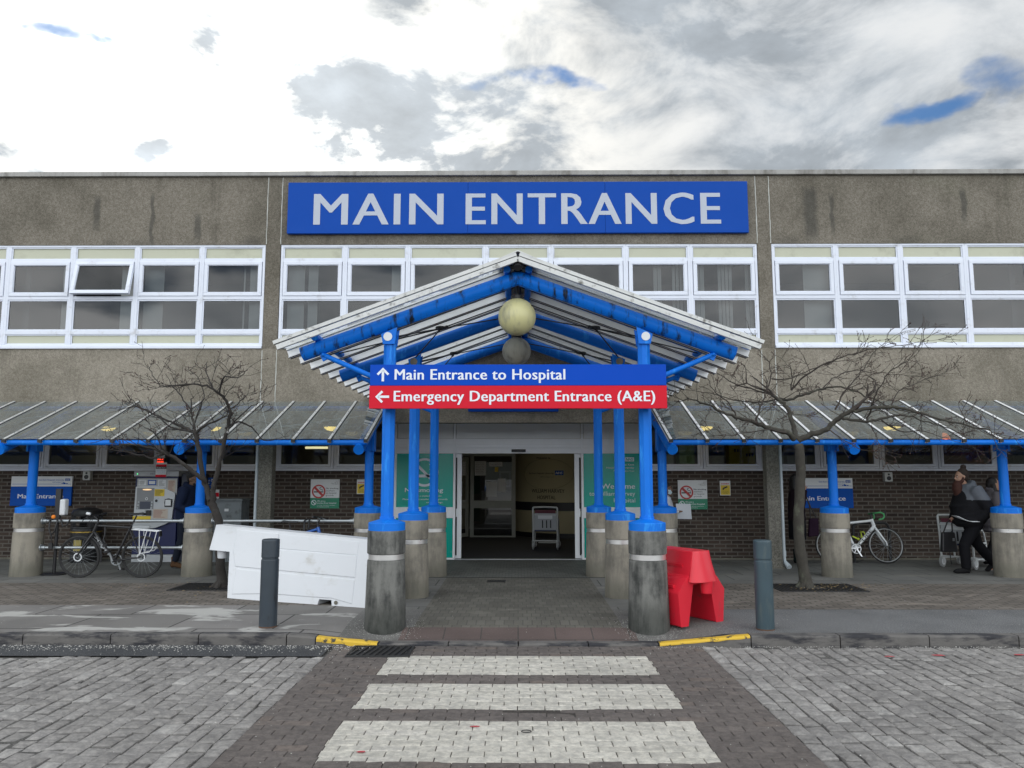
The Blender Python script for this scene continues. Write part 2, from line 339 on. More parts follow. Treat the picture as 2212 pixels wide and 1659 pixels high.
M_ = {}
def mk():
    g = M_.__setitem__
    g('facade', concrete_mat('facade_concrete', (.150, .133, .107), (.272, .249, .210), 1.0, .5, ((5.45, 5.95, 6.98, .16), (5.85, 6.1, 6.85, .04), (-5.98, 5.95, 6.5, .09), (-6.85, 5.9, 6.9, .05), (-7.9, 6.2, 6.85, .08), (8.3, 6.3, 6.95, .07), (7.2, 5.88, 6.02, .3), (5.05, 5.88, 6.02, .25), (-7.0, 5.88, 6.02, .3), (-4.95, 5.88, 6.05, .2), (-7.6, 5.88, 6.0, .15))))
    g('spandrel', concrete_mat('spandrel_concrete', (.225, .201, .163), (.368, .336, .281), 1.0, .35))
    g('column', concrete_mat('column_concrete', (.12, .115, .10), (.30, .285, .25), 1.2, .3))
    g('pedestal', cast_mat('pedestal_concrete', (.30, .275, .228), (.11, .104, .092), .75))
    g('pedestal_dirty', cast_mat('weathered_pedestal', (.19, .19, .178), (.035, .037, .036), .95))
    g('cap', mat('parapet_metal', (.33, .325, .31), .55, 0, .18, 3, dirt=(.13, .12, .105), dscale=3, dlo=.45, dhi=.75, stretch=(1, 1, .3)))
    g('brick', brick_mat('dark_brick', (.040, .029, .024), (.085, .062, .050), (.135, .12, .105), .225, .075, .012, 'xz', .4, 60, .7, blot=.45))
    g('upvc', mat('white_frame', (.70, .74, .83), .38, 0, .06, 3, dirt=(.50, .51, .54), dscale=5, dlo=.55, dhi=.8))
    g('door_frame', mat('door_frame_white', (.80, .82, .85), .4, 0, .08, 3))
    g('infill', mat('cream_panel', (.50, .51, .40), .6, 0, .08, 2, dirt=(.36, .36, .28), dscale=2, dlo=.5, dhi=.8))
    g('dark', mat('black_rubber', (.012, .012, .013), .6))
    g('glass', glass_mat('window_glass', (.50, .54, .56), .012, gain=1.35))
    g('glass_low', glass_mat('low_window_glass', (.6, .62, .62), .015, gain=1.6))
    g('roof_glass', glass_mat('porch_glass', (.95, .97, .96), .40, (.72, .75, .73), gain=1.3, dstretch=(.5, 3, .5)))
    g('canopy_glass', glass_mat('canopy_glass', (.72, .80, .80), .30, (.47, .54, .54), gain=2.2, dstretch=(3, .6, .6)))
    g('blue', mat('blue_paint', (.001, .155, .66), .46, 0, .16, 3, bump=.08, bscale=70, spec=.25, dirt=(.018, .25, .78), dscale=4.5, dlo=.56, dhi=.66, stretch=(2.2, 2.2, .45)))
    g('blue_dirty', mat('stained_blue_paint', (.001, .155, .66), .46, 0, .12, 4, bump=.08, bscale=60, spec=.2, dirt=(.010, .016, .026), dscale=4.5, dlo=.51, dhi=.68, stretch=(2.6, 1, .7)))
    g('alu', mat('dirty_aluminium', (.56, .57, .56), .5, .25, .12, 6, dirt=(.13, .125, .11), dscale=7, dlo=.52, dhi=.72, stretch=(1.5, 1.5, 1.5)))
    g('alu_clean', mat('pale_aluminium', (.80, .81, .82), .45, 0, .08, 6, dirt=(.36, .35, .32), dscale=9, dlo=.6, dhi=.8))
    g('steel', mat('polished_steel_band', (.68, .67, .66), .30, .75, .1, 8, bump=.15, bscale=9))
    g('galv', mat('galvanised_steel', (.42, .45, .47), .42, .8, .2, 20))
    g('sign_blue', mat('sign_blue', (.001, .060, .36), .5, 0, .05, 2, spec=.15))
    g('nhs_blue', mat('nhs_sign_blue', (.001, .075, .40), .5, 0, .05, 2, spec=.15))
    g('sign_red', mat('sign_red', (.60, .012, .030), .5, 0, .05, 2, spec=.15))
    g('white', mat('white_lettering', (.74, .78, .84), .45))
    g('grey_letter', mat('pale_grey_lettering', (.42, .46, .54), .4, 0, .05, 3))
    g('sign_white', mat('sign_white', (.70, .72, .74), .45, 0, .05, 4))
    g('black', mat('black_plastic', (.014, .014, .016), .45, 0, .3, 10))
    g('ink', mat('black_ink', (.02, .02, .024), .6))
    g('green', mat('teal_film', (.002, .36, .285), .22, 0, .05, 2))
    g('sign_green', mat('sign_green', (.01, .22, .12), .4, 0, .06, 3))
    g('yellow', mat('sign_yellow', (.72, .52, .03), .45, 0, .06, 5))
    g('ped_red', mat('prohibition_red', (.45, .03, .03), .45))
    g('white_plastic', mat('white_barrier_plastic', (.63, .65, .68), .42, 0, .04, 2, bump=.04, bscale=30, dirt=(.46, .45, .42), dscale=3.0, dlo=.56, dhi=.85, stretch=(1, 1, 1.6)))
    g('red_plastic', mat('red_barrier_plastic', (.66, .016, .035), .36, 0, .10, 3, bump=.05, bscale=25, dirt=(.42, .04, .05), dscale=6, dlo=.55, dhi=.8))
    g('bollard', mat('bollard_paint', (.030, .042, .055), .42, 0, .2, 5, bump=.05, bscale=80, dirt=(.018, .02, .024), dscale=5, dlo=.5, dhi=.7, stretch=(2, 2, .6)))
    g('bollard_flare', mat('flare_tinted_bollard', (.034, .062, .078), .45, 0, .25, 4, bump=.05, bscale=80, dirt=(.06, .085, .09), dscale=6, dlo=.5, dhi=.75, stretch=(2, 2, .5)))  # right bollard: bluish lens flare haze put into its colour
    g('globe', mat('yellowed_globe', (.60, .57, .29), .35, 0, .06, 3, dirt=(.32, .31, .22), dscale=3.0, dlo=.45, dhi=.75, stretch=(3, 3, .5)))
    g('globe_grey', mat('grimy_globe', (.42, .41, .34), .45, 0, .08, 3, dirt=(.20, .20, .17), dscale=3.4, dlo=.42, dhi=.7, stretch=(3, 3, .5)))
    g('bark', mat('bark', (.046, .042, .034), .9, 0, .45, 14, bump=.9, bscale=38, dirt=(.095, .10, .072), dscale=6, dlo=.52, dhi=.72, stretch=(1, 1, .7)))
    g('bark_dark', mat('dark_bark', (.030, .026, .023), .9, 0, .4, 14, bump=.9, bscale=38, dirt=(.07, .07, .06), dscale=6, dlo=.55, dhi=.75))
    g('twig', mat('twig', (.040, .032, .027), .85, 0, .35, 9))
    g('twig_dark', mat('dark_twig', (.022, .019, .018), .85, 0, .35, 9))
    g('bud', mat('bud', (.06, .025, .022), .8))
mk()

# ================================================================== the ground
def block_mat(name, c1, c2, c3, grain=.3, gscale=90, rough=.85, wear=None, blot=.3, spec=.3):
    """stone or clay blocks modelled one by one: colour varies from block to block"""
    m = bpy.data.materials.new(name); m.use_nodes = True; N = NT(m.node_tree); b = N.n['Principled BSDF']
    geo = N.node('ShaderNodeNewGeometry'); p = geo.outputs['Position']; r = geo.outputs['Random Per Island']
    c = N.mix(r, (*c1, 1), (*c2, 1)); c = N.mix(N.rng(r, .86, .98), c, (*c3, 1))
    g = N.noise(p, gscale, 4, .75); c = N.mix(1.0, c, N.mix(g, (1-grain,)*3+(1,), (1+grain,)*3+(1,)), 'MULTIPLY')
    c = N.mix(N.math('MULTIPLY', N.rng(N.noise(p, .8, 6, .6), .38, .7), blot), c, N.mix(1.0, c, (.52, .52, .53, 1), 'MULTIPLY'))
    c = N.mix(1.0, c, N.mix(N.rng(N.noise(p, 17, 4, .7), .32, .68), (.78, .78, .79, 1), (1.18, 1.17, 1.16, 1)), 'MULTIPLY')
    if wear: c = N.mix(N.rng(N.noise(p, wear[0], 5, .75), wear[1], wear[2]), c, (*wear[3], 1))
    N.put(b.inputs['Base Color'], c); b.inputs['Roughness'].default_value = rough; b.inputs['Specular IOR Level'].default_value = spec
    bp = N.node('ShaderNodeBump', Strength=.7, Distance=.006); N.put(bp.inputs['Height'], N.math('ADD', N.noise(p, gscale*.5, 4, .7), N.math('MULTIPLY', g, .4))); N.l.new(bp.outputs[0], b.inputs['Normal'])
    return m
def asphalt_mat(name, lo, hi, fleck=(.35, .35, .33), fl=(.70, .74), blot=.4):
    m = bpy.data.materials.new(name); m.use_nodes = True; N = NT(m.node_tree); b = N.n['Principled BSDF']
    p = N.node('ShaderNodeNewGeometry').outputs['Position']
    g = N.noise(p, 85, 4, .75); c = N.mix(N.rng(g, .35, .65), (*lo, 1), (*hi, 1))
    c = N.mix(N.rng(N.noise(N.vmath('ADD', p, (3, 1, 2)), 70, 2, .6), *fl), c, (*fleck, 1))
    c = N.mix(N.math('MULTIPLY', N.rng(N.noise(p, 1.3, 6, .6), .4, .7), blot), c, N.mix(1.0, c, (.45, .45, .46, 1), 'MULTIPLY'))
    N.put(b.inputs['Base Color'], c); b.inputs['Roughness'].default_value = .85; b.inputs['Specular IOR Level'].default_value = .35
    bp = N.node('ShaderNodeBump', Strength=.8, Distance=.008); N.put(bp.inputs['Height'], g); N.l.new(bp.outputs[0], b.inputs['Normal'])
    return m
def mk2():
    g = M_.__setitem__
    g('sett', block_mat('granite_setts', (.225, .216, .206), (.285, .274, .263), (.34, .33, .315), .40, 45, blot=.55, wear=(55, .70, .80, (.42, .41, .39))))
    g('clay', block_mat('brown_clay_blocks', (.118, .104, .097), (.146, .129, .120), (.15, .126, .112), .4, 95, blot=.35, wear=(70, .68, .78, (.34, .31, .28))))
    g('zebra', block_mat('painted_blocks', (.46, .443, .395), (.545, .525, .47), (.50, .48, .435), .2, 80, rough=.7, blot=.30, wear=(46, .56, .70, (.27, .255, .23))))
    g('bed', asphalt_mat('joint_sand', (.05, .048, .046), (.145, .14, .132), (.40, .39, .36), (.64, .72)))
    g('asphalt', asphalt_mat('asphalt', (.075, .077, .080), (.22, .222, .225), (.40, .40, .38), (.62, .70)))
    g('asphalt_grit', asphalt_mat('gritty_asphalt', (.10, .098, .092), (.20, .195, .185), (.42, .41, .38), (.62, .70), .5))
    g('setts_far', brick_mat('sett_paving', (.22, .21, .20), (.32, .31, .295), (.05, .05, .047), .23, .15, .012, 'yx', .3, 60))
    g('slab', brick_mat('paving_slabs', (.17, .163, .155), (.215, .205, .197), (.055, .053, .05), 1.15, .85, .012, 'xy', .25, 80, .4, blot=.45, spots=(.95, .53, .60, (.47, .465, .44)), off=.3))
    g('blocks', brick_mat('block_paving', (.135, .118, .102), (.20, .178, .155), (.062, .056, .05), .21, .105, .010, 'xy', .35, 80, .6, blot=.55, spots=(1.4, .57, .72, (.26, .225, .19)), warp=.01))
    g('blocks_grey', brick_mat('grey_paving', (.135, .135, .128), (.18, .178, .168), (.07, .07, .066), .62, .62, .010, 'xy', .3, 80, .4, blot=.5, spots=(1.1, .55, .75, (.22, .205, .18))))
    g('path', brick_mat('path_pavers', (.112, .106, .091), (.148, .140, .121), (.090, .085, .074), .105, .21, .007, 'xy', .4, 90, .3, blot=.5, spots=(1.5, .55, .75, (.19, .18, .155)), off=.5))
    g('apron', brick_mat('door_apron', (.105, .107, .098), (.14, .142, .13), (.075, .075, .07), .105, .105, .007, 'xy', .3, 80, .4, blot=.4))
    g('tactile', brick_mat('red_tactile_paving', (.112, .085, .078), (.135, .100, .092), (.075, .066, .060), .40, .40, .008, 'xy', .35, 90, .5, blot=.4, spots=(40, .66, .74, (.40, .36, .33))))
    g('kerb', mat('kerb_stone', (.125, .118, .112), .85, 0, .3, 5, bump=.5, bscale=60, dirt=(.025, .025, .03), dscale=4, dlo=.42, dhi=.60, stretch=(.6, 1, 2.2)))
    g('kerb_paint', mat('yellow_kerb_paint', (.62, .40, .035), .65, 0, .12, 8, bump=.3, bscale=60, dirt=(.05, .045, .035), dscale=11, dlo=.56, dhi=.64))
    g('grit', mat('grit', (.50, .49, .46), .8, 0, .4, 30))
    g('iron', mat('cast_iron', (.030, .030, .031), .6, .3, .3, 20, bump=.3))
    g('soil', mat('soil', (.045, .037, .028), .95, 0, .4, 20, bump=.8, bscale=50))
    g('leaf', mat('dead_leaf', (.30, .22, .11), .9, 0, .35, 20))
mk2()

def smooth(a, b, v):
    t = min(1, max(0, (v-a)/(b-a))); return t*t*(3-2*t)
def pz(x, y):
    """height of the pavement: it drops to the road between the yellow kerb ends"""
    return -.088*(1-smooth(1.45, 2.4, abs(x)))*(1-smooth(8.34, 9.0, y))
ROAD = -.11
def ground():
    mb = MB(); mb.add([(-220, -220, -.17), (220, -220, -.17), (220, 220, -.17), (-220, 220, -.17)], [(0, 1, 2, 3)])
    tag(obj('ground', mb, M_['asphalt']), kind='structure')
    mb = MB(); mb.add([(-40, -25, ROAD-.008), (40, -25, ROAD-.008), (40, 3.0, ROAD-.008), (-40, 3.0, ROAD-.008)], [(0, 1, 2, 3)])
    for s in (-1, 1):
        a, b = sorted((s*8.0, s*40)); mb.add([(a, 3.0, ROAD-.008), (b, 3.0, ROAD-.008), (b, 8.2, ROAD-.008), (a, 8.2, ROAD-.008)], [(0, 1, 2, 3)])
    tag(obj('road', mb, M_['setts_far']), kind='structure')
    mb = MB(); mb.add([(-8, 3, ROAD-.017), (8, 3, ROAD-.017), (8, 8.2, ROAD-.017), (-8, 8.2, ROAD-.017)], [(0, 1, 2, 3)])
    mb.add([(-1.88, 3, ROAD-.006), (1.88, 3, ROAD-.006), (1.88, 8.19, ROAD-.006), (-1.88, 8.19, ROAD-.006)], [(0, 1, 2, 3)], 1)
    tag(obj('road_bed', mb, [M_['bed'], asphalt_mat('brown_joint_sand', (.030, .026, .024), (.085, .074, .066))]), kind='structure')
    # pavement: one sheet of cells, each region with its own paving
    xs = sorted(set([-30, -16, -2.4, -2.15, -1.9, -1.65, -1.45, -1.27, -1.15, -.6, 0, .6, 1.15, 1.27, 1.45, 1.65, 1.9, 2.15, 2.4, 16, 30]))
    ys = [8.34, 8.45, 8.55, 8.65, 8.75, 8.85, 9.0, 9.75, 10.0, 12.0, 12.65, 15.35]
    mb = MB(); P = {}
    def region(x, y):
        if y > 12.65: return 4 if abs(x) < 1.65 else 3
        if abs(x) < 1.27 and y < 8.75: return 5
        if abs(x) < 1.15: return 6
        if abs(x) < (1.9 if x < 0 else 2.15) and y < 12.65: return 1 if y < 9.75 else 3
        if x < 0: return 0 if y < 10.0 else (2 if y < 12.0 else 3)
        return 7 if y < 9.75 else (2 if y < 12.0 else 3)
    for i in range(len(xs)-1):
        for j in range(len(ys)-1):
            q = [(xs[i], ys[j]), (xs[i+1], ys[j]), (xs[i+1], ys[j+1]), (xs[i], ys[j+1])]
            mb.add([(x, y, pz(x, y)) for x, y in q], [(0, 1, 2, 3)], region((q[0][0]+q[2][0])/2, (q[0][1]+q[2][1])/2), True)
    tag(obj('pavement', mb, [M_['slab'], M_['asphalt_grit'], M_['blocks'], M_['blocks_grey'], M_['apron'], M_['tactile'], M_['path'], M_['asphalt']]), kind='structure')
    # kerbs: stones 0.9 m long, dropped between the yellow ends
    def kerb_stone(mb, xa, xb, za, zb, mat=0):
        e = .006; xa += e; xb -= e
        pr = lambda x, z: [(x, 8.2, -.16), (x, 8.2, z-.018), (x, 8.206, z-.007), (x, 8.218, z), (x, 8.338, z+.001), (x, 8.338, -.16)]
        a, b = pr(xa, za), pr(xb, zb); n = 6
        mb.add(a+b, [(i, (i+1) % n, n+(i+1) % n, n+i) for i in range(n)]+[tuple(range(n))[::-1], tuple(range(n, 2*n))], mat)
    for s in (-1, 1):
        mb = MB(); x = 2.4
        while x < 16:
            a, b = sorted((s*x, s*(x+.915))); kerb_stone(mb, a, b, 0, 0); x += .915
        if s < 0: kerb_stone(mb, -2.4, -2.1, 0, -.026)
        tag(obj('kerb', mb, M_['kerb']), kind='structure')
        mb = MB()
        if s < 0: kerb_stone(mb, -2.1, -1.45, -.026, -.085)
        else: kerb_stone(mb, 1.45, 2.4, -.085, 0)
        # yellow paint: a coat on the top and upper face
        pm = MB()
        x0, z0, x1, z1 = (-2.09, -.026, -1.46, -.084) if s < 0 else (1.46, -.084, 2.39, -.001)
        N_ = 26; pts = []
        for i in range(N_+1):
            t = i/N_; x = x0+(x1-x0)*t; z = z0+(z1-z0)*t; d = (.042 if s < 0 else .012)*(.7+.6*mnoise.noise((x*9, s, 0)))
            pts += [(x, 8.197, z-.018-d), (x, 8.197, z-.016), (x, 8.204, z-.004), (x, 8.218, z+.003), (x, 8.285+.02*mnoise.noise((x*7, 5, s)), z+.004)]
        pm.add(pts, [(i*5+j, (i+1)*5+j, (i+1)*5+j+1, i*5+j+1) for i in range(N_) for j in range(4)])
        tag(obj('dropped_kerb', mb, M_['kerb']), kind='structure'); tag(obj('kerb_paint', pm, M_['kerb_paint']), kind='structure')
    mb = MB(); x = -1.45
    for k in range(4): kerb_stone(mb, -1.45+k*.725, -1.45+(k+1)*.725, -.085, -.085)
    tag(obj('dropped_kerb', mb, M_['kerb']), kind='structure')
    # setts and clay blocks, laid one by one
    rnd = random.Random(4)
    def block(mb, x0, x1, y0, y1, z, inset, jit, mat=0, dome=.003, tilt=.004):
        j = lambda: rnd.uniform(-jit, jit)
        c = [(x0+j(), y0+j()), (x1+j(), y0+j()), (x1+j(), y1+j()), (x0+j(), y1+j())]
        cx, cy = (x0+x1)/2, (y0+y1)/2; tx, ty = rnd.uniform(-tilt, tilt), rnd.uniform(-tilt, tilt)
        h = lambda p, dz: z+dz+tx*(p[0]-cx)/max(.05, x1-x0)*2+ty*(p[1]-cy)/max(.05, y1-y0)*2
        ins = [(p[0]+(inset if p[0] < cx else -inset), p[1]+(inset if p[1] < cy else -inset)) for p in c]
        vs = [(p[0], p[1], z-.05) for p in c]+[(p[0], p[1], h(p, -.007)) for p in c]+[(p[0], p[1], h(p, 0)) for p in ins]+[(cx, cy, z+dome)]
        fs = []
        for i in range(4):
            k = (i+1) % 4; fs += [(i, k, 4+k, 4+i), (4+i, 4+k, 8+k, 8+i), (8+i, 8+k, 12)]
        mb.add(vs, fs, mat)
    for s in (-1, 1):
        mb = MB(); x = 1.88; ymax = 7.72 if s < 0 else 8.19
        while x < 8:
            w = rnd.uniform(.120, .150); y = 3.0-rnd.uniform(0, .2)
            while y < ymax-.05:
                l = rnd.uniform(.13, .225); ye = min(y+l, ymax+rnd.uniform(-.02, .015)); g = rnd.uniform(.004, .008)
                a, b = sorted((s*(x+g), s*(x+w-g)))
                if ye-y > .06: block(mb, a, b, y+g, ye-g, ROAD+rnd.gauss(0, .0028)-.012*smooth(.1, .5, mnoise.noise((x*.5, y*.5, s))), .017, .010, dome=.007, tilt=.003)
                y += l
            x += w
        tag(obj('road', mb, M_['sett']), kind='structure')
    stripes = [(4.96, 5.77, 0), (6.05, 6.76, 1), (7.05, 7.72, 2)]
    brown = MB(); white = [MB(), MB(), MB()]
    y = 3.06; row = 0
    rows = []
    while y < 8.19:
        if rows and any(abs(y-a) < .06 for a, b, k in stripes): y = min((a for a, b, k in stripes), key=lambda a: abs(a-y))
        h = .1015; rows.append((y, min(y+h, 8.195))); y += h
    for r, (ya, yb) in enumerate(rows):
        x = -1.88-(r % 2)*.105-rnd.uniform(0, .02)
        st = [k for a, b, k in stripes if a-.03 < ya and yb < b+.06]
        while x < 1.88:
            xa, xb = max(x, -1.88), min(x+.21, 1.88); x += .21
            if xb-xa < .03: continue
            z = ROAD+rnd.gauss(0, .0012)-.010*math.exp(-((ya-5.95)**2/.01+(xa-.05)**2/.12))
            cuts = [xa, xb]
            if st:
                for e in (-1.255+rnd.uniform(-.006, .006), 1.25+rnd.uniform(-.006, .006)):
                    if xa+.01 < e < xb-.01: cuts.append(e)
            cuts.sort()
            for a, b in zip(cuts, cuts[1:]):
                inside = st and -1.27 < (a+b)/2 < 1.265
                ga = .002 if a == xa else .0; gb = .002 if b == xb else .0
                block(white[st[0]] if inside else brown, a+ga, b-gb, ya+.002, yb-.002, z+(.0012 if inside else 0), .0035, .0015, dome=.0008, tilt=.0015)
    tag(obj('road', brown, M_['clay']), kind='structure')
    for w in white: tag(obj('road_marking', w, M_['zebra']), kind='structure')
    mb = MB()
    mb.add([(-9, 7.73, ROAD+.001), (-1.92, 7.73, ROAD+.001), (-1.92, 8.2, ROAD+.004), (-9, 8.2, ROAD+.004)], [(0, 1, 2, 3)])
    tag(obj('asphalt_strip', mb, asphalt_mat('gutter_asphalt', (.030, .032, .036), (.085, .088, .094))), kind='structure')
    # grit: along the kerbs, round the pedestals, thinly everywhere
    mb = MB()
    def stone(x, y, z, r):
        a = rnd.uniform(0, 6.3); vs = []
        for i in range(4): vs.append((x+r*rnd.uniform(.7, 1.2)*math.cos(a+i*1.57), y+r*rnd.uniform(.7, 1.2)*math.sin(a+i*1.57), z+r*rnd.uniform(.1, .3)))
        vs += [(x, y, z+r*rnd.uniform(.6, 1))]
        mb.add(vs, [(0, 1, 4), (1, 2, 4), (2, 3, 4), (3, 0, 4)])
    for i in range(1500):
        x = rnd.uniform(-7, -1.5); stone(x, 8.19-abs(rnd.gauss(0, .12)), ROAD+.004, rnd.uniform(.0025, .0085))
    for i in range(800):
        x = rnd.uniform(1.4, 7); stone(x, 8.19-abs(rnd.gauss(0, .06)), ROAD+.003, rnd.uniform(.002, .0065))
    for i in range(700):
        s = rnd.choice((-1, 1)); a = rnd.uniform(0, 6.3); q = .235+abs(rnd.gauss(0, .12)); x, y = s*1.46+q*math.cos(a), 8.76+q*math.sin(a)
        if y > 8.36: stone(x, y, pz(x, y)+.001, rnd.uniform(.002, .006))
    for i in range(600):
        x, y = rnd.uniform(-6, 6), rnd.uniform(4.6, 8.1); stone(x, y, ROAD+.003, rnd.uniform(.002, .006))
    for i in range(400):
        x, y = rnd.uniform(-6, 6), rnd.uniform(8.36, 12.5); stone(x, y, pz(x, y)+.001, rnd.uniform(.002, .006))
    tag(obj('grit', mb, M_['grit']), 'pale grit scattered along the kerbs and over the paving', 'grit', kind='stuff')
    # litter and marks on the crossing
    mb = MB()
    for x, y, r in ((-.30, 5.63, .035), (-1.0, 5.13, .035), (3.35, 4.95, .06), (3.6, 7.75, .05), (4.1, 7.8, .07), (4.9, 7.83, .06)):
        mb.add([(x+r*math.cos(a)*rnd.uniform(.7, 1.3), y+.45*r*math.sin(a), ROAD+.0075) for a in [i*.7 for i in range(9)]], [tuple(range(9))])
    tag(obj('road_paint_mark', mb, mat('red_spray_paint', (.42, .06, .07), .7, 0, .2, 20)), kind='structure')
    mb = MB(); pts = [(.055+.033*math.cos(a), 5.52+.026*math.sin(a), ROAD+.010) for a in [i*math.pi/9 for i in range(19)]]
    mb.tube(pts, .0035, 6); tag(obj('rubber_ring', mb, M_['black']), 'small black rubber ring lying on the nearest white crossing stripe', 'ring')
    # drain gully at the dropped kerb
    t = thing('drain_gully', 'cast iron drain gully with slanted bars beside the yellow kerb end', 'drain', (-1.37, 7.9, ROAD))
    mb = MB(); mb.box(-1.66, -1.08, 7.72, 8.14, ROAD-.02, ROAD+.003); obj('drain_well', mb, M_['dark'], t)
    mb = MB(); mb.box(-1.68, -1.655, 7.70, 8.16, ROAD-.02, ROAD+.014); mb.box(-1.085, -1.06, 7.70, 8.16, ROAD-.02, ROAD+.014); mb.box(-1.655, -1.085, 7.70, 7.725, ROAD-.02, ROAD+.014); mb.box(-1.655, -1.085, 8.135, 8.16, ROAD-.02, ROAD+.014)
    obj('rim', mb, M_['iron'], t)
    mb = MB()
    for k in range(9): mb.bar((-1.66+k*.062, 7.725, ROAD+.008), (-1.60+k*.062, 8.135, ROAD+.008), .024, .012)
    obj('grating', mb, M_['iron'], t)
    t = thing('floor_vent', 'small dark slotted drain cover set in the entrance path', 'drain', (-.34, 12.2, 0))
    mb = MB(); mb.box(-.48, -.20, 12.12, 12.28, -.02, .004); obj('drain_well', mb, M_['dark'], t)
    mb = MB(); mb.frame(0, 1, 0, 1, .1, 0, 1) if 0 else None
    for k in range(11): mb.box(-.475+k*.0255, -.463+k*.0255, 12.12, 12.28, .004, .009)
    mb.box(-.485, -.195, 12.105, 12.12, -.02, .010); mb.box(-.485, -.195, 12.28, 12.295, -.02, .010)
    obj('grating', mb, M_['iron'], t)
    mb = MB(); mb.box(-1.62, 1.62, 12.635, 12.665, -.02, .006); tag(obj('channel_drain', mb, M_['iron']), 'narrow dark channel drain crossing the path before the door apron', 'drain')
ground()

